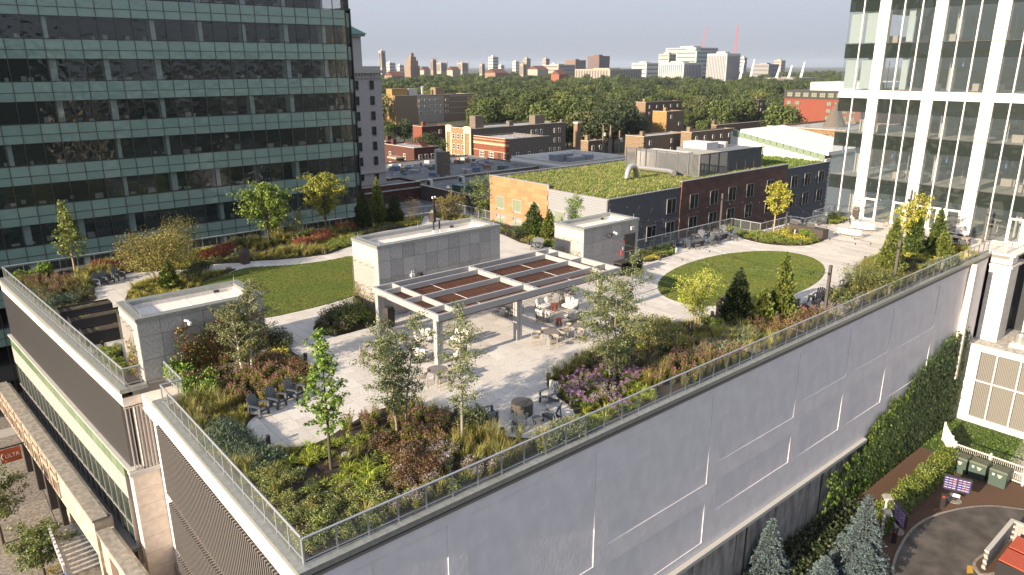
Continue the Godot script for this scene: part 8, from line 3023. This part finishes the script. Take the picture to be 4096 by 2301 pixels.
	for f in [0.12,0.60]:
		var p := ga.lerp(gb,f)+Vector3.UP*0.97
		var bs := Basis(Vector3.UP,turn_to(ga,gb)+PI/2)
		m = MB.new(); m.box(p+Vector3(0,0.09,0),Vector3(0.85,0.18,0.5),bs); m.box(p+Vector3(0,0.27,0)+bs*Vector3(0,0,-0.08),Vector3(0.85,0.2,0.34),bs)
		part("grill",m,mat("steel_bright",Color(0.55,0.55,0.55),0.25,0.9),t)
	# lamp poles and string light poles
	var pm := mat("pole_grey",Color(0.085,0.078,0.075),0.5,0.3)
	var lamps := [[Vector3(16.5,0,-61.45),2.32,"black lamp pole with white heads on the left wing"],[Vector3(41.5,0,-61.11),2.55,"lamp pole with white heads behind the long hut"]]
	for q in lamps:
		t = thing("lamp_pole",q[2],"lamp post",q[0])
		m = MB.new(); m.box(Vector3(0,q[1]*0.5,0),Vector3(0.16,q[1],0.16)); part("pole",m,mat("pole_black",Color(0.035,0.033,0.033),0.5,0.3),t,"",true)
		for s in [-1,1]:
			m = MB.new(); m.lathe([Vector2(0.0,-0.12),Vector2(0.1,-0.1),Vector2(0.09,0.08),Vector2(0.0,0.12)],10,Vector3(s*0.15,q[1]+0.1,0.05)); part("lamp_head",m,mat("plastic_white",Color(0.72,0.72,0.71),0.4),t,"",true)
	var poles := [[Vector3(59.85,0,-39.15),3.76,"string light pole behind the right fire table"],[Vector3(66.28,0,-35.86),3.53,"string light pole beside the golden tree and grill"],[Vector3(44.43,0,-20.7),3.24,"string light pole at the long railing nearest the oval lawn"],[Vector3(52.92,0,-19.98),3.69,"string light pole at the long railing below the conifers"],[Vector3(75.15,0,-28.01),3.8,"string light pole with lamp heads before the left tower doors"],[Vector3(76.99,0,-23.64),3.47,"string light pole with lamp heads before the right tower doors"],[Vector3(73.87,0,-20.89),3.18,"string light pole nearest the corner pier by the tower"]]
	var tops := []
	for i in poles.size():
		var q = poles[i]
		t = thing("string_light_pole",q[2],"light pole",q[0],0.0,"string light poles on the terrace")
		m = MB.new(); m.box(Vector3(0,q[1]*0.5,0),Vector3(0.17,q[1],0.17)); part("pole",m,pm,t,"",true)
		m = MB.new(); m.box(Vector3(-0.12,q[1] - 0.55,0),Vector3(0.1,0.14,0.12)); part("bracket",m,M["slot_dark"],t,"",true)
		if i > 3 and i < 6:
			for s in [-1,1]:
				m = MB.new(); m.lathe([Vector2(0.0,-0.16),Vector2(0.12,-0.12),Vector2(0.10,0.1),Vector2(0.0,0.14)],9,Vector3(-0.16,q[1] - 1.0,s*0.14)); part("lamp_head",m,M["slot_dark"],t,"",true)
		tops.append(q[0]+Vector3(-0.1,q[1] - 0.5,0))
	var h1 := Vector3(45.4,3.35,-37.42)
	var runs := [[h1,tops[2],"string lights from exit hut to the nearest pole over the lawn"],[h1,tops[0],"string lights from exit hut to the pole behind the fire tables"],[tops[0],tops[3],"string lights crossing the lawn to the pole below the conifers"],[Vector3(39.5,3.3,-37.4),tops[2],"string lights sagging low over the bar counter"],[tops[1],tops[5],"string lights from the grill pole to the tower doors"],[tops[0],tops[1],"string lights between the two poles along the stepped railing"],[tops[1],tops[3],"string lights from the grill pole over the right path"],[tops[3],tops[4],"string lights from the railing pole to the left tower doors"]]
	for q in runs:
		t = thing("string_lights",q[2],"string lights",q[0])
		m = MB.new()
		var bl := MB.new()
		var p := []
		var L: float = q[0].distance_to(q[1])
		for k in 17:
			var v := k/16.0
			p.append(q[0].lerp(q[1],v) - Vector3.UP*L*0.045*4.0*v*(1 - v))
		m.tube(p,[0.011],4,false)
		part("cable",m,M["slot_dark"],t)
		for k in range(1,16,2):
			bl = MB.new(); bl.lathe([Vector2(0,-0.16),Vector2(0.05,-0.11),Vector2(0.035,-0.02),Vector2(0,0)],7,p[k]); part("bulb",bl,M["slot_dark"],t)
	# small white post lights and disc lights in the beds
	var disc := [[Vector3(11.99,0,-24.77),"flat silver disc light beside the maple trunk"],[Vector3(10.12,0,-24.84),"flat silver disc light left of the maple trunk"],[Vector3(11.6,0,-22.45),"white drain cap in the front bed"],[Vector3(33.69,0,-24.54),"flat disc light left of the yellow green tree"],[Vector3(36.31,0,-24.54),"flat disc light right of the yellow green tree"],[Vector3(32.12,0,-20.97),"flat disc light near the pale juniper at long railing"]]
	for q in disc:
		m = MB.new(); m.lathe([Vector2(0.17,0),Vector2(0.18,0.1),Vector2(0.13,0.13),Vector2(0,0.12)],16,q[0]+Vector3.UP*0.03)
		single("disc_light",m,mat("disc_metal",Color(0.48,0.50,0.52),0.3,0.5),q[1],"garden light",q[0],"flat lights in the beds")
	var posts := [[Vector3(49.63,0,-36.58),"small white post light in front of the purple flowers by exit hut"],[Vector3(20.96,0,-61.29),"small white post light behind the litter bin"],[Vector3(22.81,0,-23.84),"small white post light at the tip of the allium bed"],[Vector3(63.88,0,-33.61),"small white post light in the island bed"]]
	for q in posts:
		m = MB.new(); m.box(q[0]+Vector3(0,0.3,0),Vector3(0.11,0.55,0.09)); m.box(q[0]+Vector3(0.02,0.5,0.06),Vector3(0.09,0.12,0.05))
		single("post_light",m,mat("plastic_grey",Color(0.46,0.46,0.46),0.5),q[1],"garden light",q[0],"small post lights in the beds")


func drive_through() -> void:
	var Y := GROUND
	# bark bed, curved lane, kerb, lawn strip
	var m := MB.new()
	var bark := mat("red_mulch",Color(0.21,0.115,0.068),0.95,0,noise_tex("bark",0.09,0.35,1.0),Vector3.ONE*0.5)
	m.prism(pv([Vector2(36,-19.3),Vector2(62,-19.3),Vector2(60.4,-14.6),Vector2(60.2,-4),Vector2(30,-4)]),Y - 0.05,Y+0.02)
	struct("mulch_bed",m,bark)
	var lane := smooth(pv([Vector2(57.3,-9.33),Vector2(56.55,-10.25),Vector2(55.67,-11.64),Vector2(54.37,-12.67),Vector2(52.63,-13.54),Vector2(50.56,-14.26),Vector2(48.32,-14.49),Vector2(46.34,-14.28),Vector2(44.57,-13.98),Vector2(42.6,-13.43),Vector2(40.0,-11.5),Vector2(38.0,-6.0),Vector2(62,-3.0),Vector2(60,-8.0)]),true,2)
	m = MB.new()
	m.prism(Geometry2D.offset_polygon(lane,0.17)[0],Y,Y+0.13)
	struct("kerb",m,mat("kerb",Color(0.30,0.28,0.25),0.85,0,noise_tex("lime2",0.02,0.72,1.0),Vector3.ONE*0.5))
	m = MB.new()
	m.prism(lane,Y,Y+0.135)
	struct("drive_lane",m,mat("lane_asphalt",Color(0.095,0.085,0.078),0.85,0,noise_tex("lane",0.008,0.68,1.0,FastNoiseLite.TYPE_SIMPLEX_SMOOTH,4),Vector3.ONE*0.12))
	var isl := smooth(pv([Vector2(50.71,-10.21),Vector2(48.7,-10.43),Vector2(47.47,-10.61),Vector2(46.83,-10.31),Vector2(46.19,-9.63),Vector2(50,-8.0),Vector2(54,-9.0)]),true,2)
	m = MB.new(); m.prism(isl,Y,Y+0.24); struct("kerb",m,M["kerb"])
	m = MB.new(); m.prism(Geometry2D.offset_polygon(isl,-0.16)[0],Y,Y+0.25); struct("mulch_bed",m,bark)
	m = MB.new(); m.prism(pv([Vector2(46.95,-10.7),Vector2(47.08,-10.45),Vector2(46.4,-10.17),Vector2(46.08,-10.44)]),Y+0.1,Y+0.14)
	struct("yellow_marking",m,mat("yellow_paint",Color(0.45,0.26,0.03),0.7))
	m = MB.new(); m.prism(pv([Vector2(60.6,-19.2),Vector2(68.6,-19.2),Vector2(68.6,-11.0),Vector2(60.6,-11.0)]),Y - 0.05,Y+0.03)
	struct("grass_strip",m,mat("turf2",Color(0.07,0.12,0.022),0.9,0,noise_tex("turf",0.03,0.62,1.0),Vector3.ONE*0.3))
	var leafy := MB.new()
	for i in 7000:
		var p := Vector3(rng.randf_range(60.9,68.4),Y+0.05,rng.randf_range(-19.0,-13.2+rng.randf()*1.0))
		leafy.col = vary(Color(0.075,0.13,0.022),0.35)
		leafy.leaf(p,Vector3(rng.randfn(),0.5,rng.randfn()).normalized(),Vector3.UP,0.16,0.12)
	struct("ground_cover",leafy,vmat("leaf",0.55,Color(0.06,0.09,0.015))).set_meta("kind","stuff")
	m = MB.new(); m.prism(pv([Vector2(61,-13.0),Vector2(68.6,-13.6),Vector2(68.6,-6),Vector2(61,-6)]),Y,Y+0.06)
	struct("path",m,mat("paved_path",Color(0.45,0.42,0.38),0.85,0,noise_tex("stone",0.05,0.88,1.0),Vector3.ONE*0.3))
	# ivy on the long wall
	var t := thing("ivy","dark ivy covering the far end of the blank wall beside louvred annex","ivy",Vector3(58,Y,-19.0))
	var lf := MB.new()
	var fn := FastNoiseLite.new()
	fn.seed = 9
	fn.frequency = 0.35
	var n := 0
	while n < 26000:
		var x := rng.randf_range(44.3,68.4)
		var top := -6.3+fn.get_noise_2d(x*3.0,0)*1.3+fn.get_noise_2d(x*11.0,5.0)*0.9
		if x < 61.5:
			top = lerpf(-10.2,-6.8,clampf((x - 49.3)/12.0,0,1))+fn.get_noise_2d(x*3.0,0)*1.0+fn.get_noise_2d(x*9.0,5.0)*0.9
		var thin := 1.0
		if x < 50.5:
			top = lerpf(-11.2,-10.7,(x - 44.3)/6.0)
			thin = clampf((x - 44.5)/7.0,0.06,1.0)*(0.5+fn.get_noise_2d(x*4.0,40.0))
		var y := rng.randf_range(-15.0,top)
		if x < 50.5:
			thin = clampf(0.25+1.6*fn.get_noise_2d(x*2.2,y*2.2)+(x - 47.0)*0.12,0.0,1.0)
		if rng.randf() > thin*(0.55 if y > top - 0.7 else 1.0):
			if rng.randf() < 0.5: continue
			n += 1
			continue
		var f := 0.6+0.6*(fn.get_noise_2d(x*2.5,y*2.5+30)+0.5)
		var base := Color(0.07,0.125,0.028)
		if x < 57: base = Color(0.12,0.19,0.03)
		lf.col = vary(Color(base.r*f,base.g*f,base.b*f),0.3)
		var d := 0.06+0.28*rng.randf()*(1.0 if y > -10.5 else 0.9)
		var z := -19.2+d+(0.0 if y > -10.6 else 0.05)
		lf.leaf(Vector3(x,y,z),Vector3(rng.randfn()*0.5,-1.0,0.4+rng.randfn()*0.3).normalized(),Vector3(rng.randfn()*0.4,0.4,1.0).normalized(),rng.randf_range(0.16,0.30),0.20)
		n += 1
	part("leaves",lf,vmat("leaf",0.55,Color(0.06,0.09,0.015)),t)
	# clipped hedge in front of it
	var hd := MB.new()
	var a := Vector3(45.8,Y,-16.15)
	var b := Vector3(59.6,Y,-16.15)
	var core := MB.new()
	core.span(Vector3(a.x+0.3,Y,-16.6),Vector3(b.x - 0.3,Y+1.25,-15.7))
	t = thing("hedge","clipped yellow green hedge running below the ivy wall","hedge",a)
	part("inner_growth",core,mat("conifer_inner",Color(0.012,0.018,0.008),0.95),t)
	for i in 15000:
		var p := a.lerp(b,rng.randf())
		var q := Vector3(p.x,Y+rng.randf_range(0.05,1.5),p.z+rng.randf_range(-0.7,0.75))
		if q.y < Y+1.2 and absf(q.z - p.z) < 0.45:
			q.y = Y+1.2+rng.randf()*0.3
		q.y += 0.14*sin(q.x*2.1)*(1 if q.y > Y+1.0 else 0)
		hd.col = vary([Color(0.12,0.16,0.025),Color(0.17,0.20,0.03),Color(0.08,0.115,0.02)][rng.randi() % 3],0.25)
		hd.leaf(q,Vector3(rng.randfn(),rng.randfn()+0.6,rng.randfn()).normalized(),Vector3(rng.randfn()*0.5,1,rng.randfn()*0.5+0.4).normalized(),rng.randf_range(0.13,0.22),0.10)
	part("leaves",hd,vmat("leaf",0.55,Color(0.06,0.09,0.015)),t)
	hd = MB.new()
	for i in 5000:
		hd.col = vary(Color(0.03,0.045,0.014),0.4)
		hd.leaf(Vector3(rng.randf_range(33.0,47.5),Y+rng.randf_range(0,0.9),rng.randf_range(-19.1,-16.6)),Vector3(rng.randfn(),rng.randfn()+0.5,rng.randfn()).normalized(),Vector3(rng.randfn(),1,rng.randfn()).normalized(),0.26,0.18)
	single("dark_undergrowth",hd,vmat("leaf",0.55,Color(0.06,0.09,0.015)),"dark leafy undergrowth along the stained concrete base behind the spruces","shrubbery",Vector3(40,Y,-18))
	# blue spruces
	var sw := mat("spruce_wood",Color(0.09,0.07,0.055),0.9)
	for q in [[Vector3(41.66,-15,-14.89),5.9,4.0,"big blue spruce beside the drive lane lamp"],[Vector3(37.07,-15,-18.42),4.4,3.2,"smaller blue spruce at the bottom left of the big one"],[Vector3(39.04,-15,-15.77),2.2,2.4,"smallest blue spruce at the bottom edge between two others"],[Vector3(40.98,-15,-14.37),3.2,2.6,"short blue spruce in front of the big one"]]:
		var sp := spruce(int(q[1]*100),q[1],q[2])
		t = thing("blue_spruce",q[3],"conifer",Vector3(q[0].x - 0.75,Y,q[0].z))
		part("trunk",sp[0],sw,t,"",true)
		part("needles",sp[1],vmat("needle",0.7,Color(0.01,0.015,0.01)),t,"",true)
	# picket fence
	t = thing("picket_fence","cream picket fence behind the transformer cabinets","fence",Vector3(60.3,Y,-14.8))
	var fm := mat("fence_cream",Color(0.62,0.58,0.52),0.6)
	var line := [Vector2(63.2,-18.0),Vector2(60.3,-16.2),Vector2(60.3,-4.0)]
	for i in 2:
		var p0: Vector2 = line[i]
		var p1: Vector2 = line[i+1]
		var d := (p1 - p0).normalized()
		var k := 0.0
		var L := p0.distance_to(p1)
		while k < L:
			var p := p0+d*k
			m = MB.new()
			if int(k/0.13) % 18 == 0:
				m.span(Vector3(p.x - 0.07,Y,p.y - 0.07),Vector3(p.x+0.07,Y+1.75,p.y+0.07)); part("post",m,fm,t)
			else:
				m.bar(Vector3(p.x,Y+0.12,p.y),Vector3(p.x,Y+1.6,p.y),0.075,0.02,Vector3(d.x,0,d.y)); part("picket",m,fm,t)
			k += 0.13
		for y in [0.2,0.9,1.5]:
			m = MB.new(); m.bar(Vector3(p0.x+0.03,Y+y,p0.y),Vector3(p1.x+0.03,Y+y,p1.y),0.04,0.09); part("rail",m,fm,t)
	# transformer cabinets
	var tr := [[Vector3(58.73,-15,-15.35),"green transformer cabinet at the end of the hedge"],[Vector3(58.87,-15,-14.06),"green transformer cabinet in the middle of three"],[Vector3(58.81,-15,-12.67),"green transformer cabinet at the right of three"]]
	var gm := mat("cabinet_green",Color(0.045,0.075,0.062),0.5)
	for q in tr:
		t = thing("transformer_cabinet",q[1],"transformer",q[0],0.0,"green transformer cabinets")
		m = MB.new(); m.box(Vector3(0.35,0.62,0),Vector3(1.0,1.24,1.15)); part("cabinet",m,gm,t,"",true)
		m = MB.new(); m.hexa([Vector3(-0.2,1.24,0.62),Vector3(0.9,1.24,0.62),Vector3(0.9,1.24,-0.62),Vector3(-0.2,1.24,-0.62),Vector3(-0.12,1.36,0.56),Vector3(0.84,1.36,0.56),Vector3(0.84,1.36,-0.56),Vector3(-0.12,1.36,-0.56)]); part("lid",m,mat("cabinet_lid",Color(0.075,0.09,0.06),0.6),t,"",true)
		m = MB.new(); m.box(Vector3(-0.155,0.95,-0.3),Vector3(0.01,0.16,0.14))
		for k in 3:
			m.box(Vector3(-0.155,1.0 - k*0.1,0.12),Vector3(0.01,0.03,0.34 - k*0.08))
		part("warning_label",m,mat("plastic_white",Color(0.72,0.72,0.71),0.4),t,"",true)
	# menu boards
	for q in [[Vector3(54.31,-15,-14.01),-1.25,"two panel lit menu board beside the hedge end",1.0],[Vector3(47.32,-15,-15.19),-2.3,"dark menu board by the lamp seen from the side",0.25]]:
		t = thing("menu_board",q[2],"menu board",q[0],q[1])
		m = MB.new(); m.box(Vector3(0,0.3,0),Vector3(0.25,0.9,0.15)); part("stand",m,mat("plastic_black",Color(0.02,0.02,0.022),0.45),t,"",true)
		m = MB.new(); m.lathe([Vector2(0.5,0),Vector2(0.5,0.06),Vector2(0,0.07)],16,Vector3.ZERO); part("base",m,M["kerb"],t,"",true)
		m = MB.new(); m.box(Vector3(0,1.35,-0.05),Vector3(1.75,1.15,0.16)); part("case",m,M["plastic_black"],t,"",true)
		for s in [-1,1]:
			var sm := StandardMaterial3D.new()
			sm.albedo_color = Color(0.05,0.05,0.06)
			sm.emission_enabled = true
			sm.emission = Color(0.52,0.42,0.68)
			sm.emission_energy_multiplier = 0.35*q[3]
			sm.roughness = 0.2
			m = MB.new(); m.box(Vector3(s*0.42,1.35,0.035),Vector3(0.8,1.02,0.012)); part("screen",m,sm,t,"",true)
			m = MB.new()
			for r in 5:
				for c in 3:
					m.box(Vector3(s*0.42 - 0.26+c*0.25,1.74 - r*0.19,0.044),Vector3(0.2,0.02 if r % 2 else 0.03,0.004))
			part("menu_lines",m,M["plastic_white"],t,"",true)
			m = MB.new()
			for r in 4:
				m.box(Vector3(s*0.42+(0.26 if s < 0 else 0.05*r),1.66 - r*0.2,0.044),Vector3(0.16,0.08,0.005))
			part("menu_pictures",m,mat("food_brown",Color(0.22,0.09,0.04),0.5),t,"",true)
		m = MB.new(); m.box(Vector3(0,0.5,0.12),Vector3(0.6,0.22,0.02),Basis(Vector3.RIGHT,-0.5)); part("small_sign",m,M["plastic_white"],t,"",true)
	for q in [[Vector3(52.72,-15,-14.27),"black speaker post left of the lit menu board"],[Vector3(45.92,-15,-14.79),"black speaker post below the dark menu board"]]:
		t = thing("speaker_post",q[1],"speaker post",q[0],-1.2)
		m = MB.new(); m.box(Vector3(0,0.55,0),Vector3(0.3,1.1,0.24)); part("post",m,M["plastic_black"],t,"",true)
		m = MB.new(); m.box(Vector3(0,0.92,0.125),Vector3(0.14,0.14,0.012)); part("red_badge",m,mat("alarm_red",Color(0.5,0.03,0.02),0.4),t,"",true)
	# lamp standard with two heads
	var lp: Vector3 = Vector3(45.85,-15,-15.57)
	t = thing("lamp_standard","pale grey lamp standard with two square heads by the lane","lamp post",lp)
	var lg := mat("lamp_grey",Color(0.42,0.42,0.41),0.5,0.2)
	m = MB.new(); m.box(Vector3(0,1.45,0),Vector3(0.15,2.9,0.15)); part("pole",m,lg,t,"",true)
	for s in [[Vector3(-0.15,2.15,0.2),0.2],[Vector3(0.25,2.95,-0.1),-0.1]]:
		m = MB.new(); m.box(s[0],Vector3(0.62,0.14,0.5),Basis(Vector3.UP,0.6)*Basis(Vector3.RIGHT,s[1])); var hd2 := part("lamp_head",m,lg,t,"",true)
		m = MB.new(); m.box(s[0]+Vector3(0,0.075,0),Vector3(0.44,0.02,0.34),Basis(Vector3.UP,0.6)*Basis(Vector3.RIGHT,s[1])); part("lens",m,mat("lens",Color(0.30,0.29,0.27),0.3),hd2,"",true)
	# waste enclosure of grey blocks with red containers
	t = thing("waste_enclosure","grey block wall enclosure at the bottom right corner","wall",Vector3(50.9,Y,-9.6))
	var bl := [mat("block_a",Color(0.30,0.295,0.28),0.9),mat("block_b",Color(0.27,0.265,0.255),0.9)]
	for side in 2:
		for row in 8:
			for k in 12:
				m = MB.new()
				var y := Y+0.13+row*0.2
				var off := 0.2 if row % 2 else 0.0
				if side == 0: m.box(Vector3(47.1+k*0.4+off,y,-9.85),Vector3(0.385,0.19,0.2))
				else: m.box(Vector3(51.75,y,-9.6+k*0.4+off),Vector3(0.2,0.19,0.385))
				if not (side == 0 and k > 10): part("block",m,bl[(row+k) % 2],t)
	m = MB.new(); m.span(Vector3(46.9,Y+1.63,-9.98),Vector3(51.9,Y+1.72,-9.72)); m.span(Vector3(51.62,Y+1.63,-9.72),Vector3(51.9,Y+1.718,-5)); part("coping",m,mat("block_cap",Color(0.40,0.385,0.35),0.85),t)
	for q in [[Vector3(49.9,Y,-8.3),"red waste container with ribbed lid, far one"],[Vector3(48.0,Y,-8.3),"red waste container with ribbed lid, near one"]]:
		t = thing("waste_container",q[1]+" in the block enclosure","container",q[0])
		m = MB.new(); m.box(Vector3(0,0.6,0),Vector3(1.7,1.2,1.9)); part("body",m,M["plastic_black"],t,"",true)
		for k in 8:
			m = MB.new(); m.box(Vector3(-0.75+k*0.21,1.27,0),Vector3(0.15,0.1,1.85),Basis(Vector3.RIGHT,0.06)); part("lid_rib",m,mat("lid_red",Color(0.33,0.06,0.03),0.5),t,"",true)


func street() -> void:
	var Y := GROUND
	var m := MB.new()
	m.prism(pv([Vector2(-6,-140),Vector2(6.5,-140),Vector2(6.5,-20),Vector2(-6,-20)]),Y - 0.05,Y+0.01)
	struct("pavement",m,mat("sidewalk",Color(0.30,0.27,0.24),0.85,0,noise_tex("lime2",0.02,0.72,1.0),Vector3.ONE*0.25))
	# slabs of the pavement
	var tones := [mat("slab_a",Color(0.33,0.295,0.26),0.85,0,noise_tex("lime2",0.02,0.72,1.0),Vector3.ONE*0.3),mat("slab_b",Color(0.27,0.24,0.215),0.85,0,noise_tex("lime2",0.02,0.72,1.0),Vector3.ONE*0.3),mat("slab_c",Color(0.38,0.36,0.33),0.85)]
	var par := get_node("pavement")
	for i in 4:
		for j in 22:
			m = MB.new(); m.box(Vector3(-2.6+i*1.85,Y+0.01,-44.0 - j*1.85),Vector3(1.82,0.04,1.82)); part("paving_slab",m,tones[2] if (i*7+j*3) % 11 == 0 else tones[rng.randi() % 2],par)
	m = MB.new()
	m.prism(pv([Vector2(-24,-400),Vector2(-6.3,-400),Vector2(-6.3,60),Vector2(-24,60)]),Y - 0.09,Y - 0.02)
	struct("road",m,mat("road_asphalt",Color(0.05,0.05,0.052),0.9,0,noise_tex("lime2",0.02,0.72,1.0),Vector3.ONE*0.2))
	# hanging shop sign
	var sp: Vector3 = Vector3(2.47,-11.4,-59.11)
	var t := thing("shop_sign","small orange red hanging shop sign with white letters over the pavement","sign",sp)
	m = MB.new(); m.box(sp,Vector3(1.25,1.05,0.10)); part("board",m,mat("sign_orange",Color(0.36,0.075,0.025),0.5),t)
	lettering("ULTA",0.28,sp+Vector3(0.06,0,0.055),0.0,mat("plastic_white",Color(0.72,0.72,0.71),0.4),t,0.01)
	m = MB.new()
	var arc := []
	for k in 9:
		var a := PI*0.65+PI*0.7*k/8.0
		arc.append(sp+Vector3(-0.42+cos(a)*0.14,sin(a)*0.26,0.058))
	m.tube(arc,[0.014],4)
	part("curved_mark",m,M["plastic_white"],t)
	m = MB.new(); m.bar(sp+Vector3(-0.7,0.66,0),sp+Vector3(1.3,0.66,0),0.07,0.09); part("bracket",m,mat("plastic_black",Color(0.02,0.02,0.022),0.45),t)
	# street trees seen from above
	var bark := mat("far_bark",Color(0.10,0.08,0.06),0.9)
	var cols := [Color(0.10,0.13,0.03),Color(0.075,0.105,0.026),Color(0.13,0.155,0.035)]
	var d := {"h": 5.2,"stems": 1,"spread": 0.0,"lo": 0.35,"w": 2.3,"shape": "oval","nb": 40,"rise": 0.6,"droop": 0.2,"twigs": 9,"leaves": 18,"ll": 0.17,"lw": 0.10,"clump": 1.4,"cols": cols,"r0": 0.12}
	var g := grow(91,d)
	plant("street_tree","street tree on the pavement at the left edge below the sign","tree",Vector3(0.71,-15,-53.39),g,bark)
	d.h = 3.6
	d.w = 1.9
	plant("street_tree","smaller street tree in front of the entrance canopy letters","tree",Vector3(2.23,-15,-47.27),grow(92,d),bark)
	for q in [[Vector3(2.83,-15,-47.76),"yellow flower tub beside the entrance canopy"]]:
		var mm := bush(93,0.9,0.8,400,0.07,0.06,[Color(0.35,0.24,0.02),Color(0.10,0.14,0.03)],6,4)
		plant("flower_tub",q[1],"planter",q[0],mm,bark,0.0,["stems","leaves"])
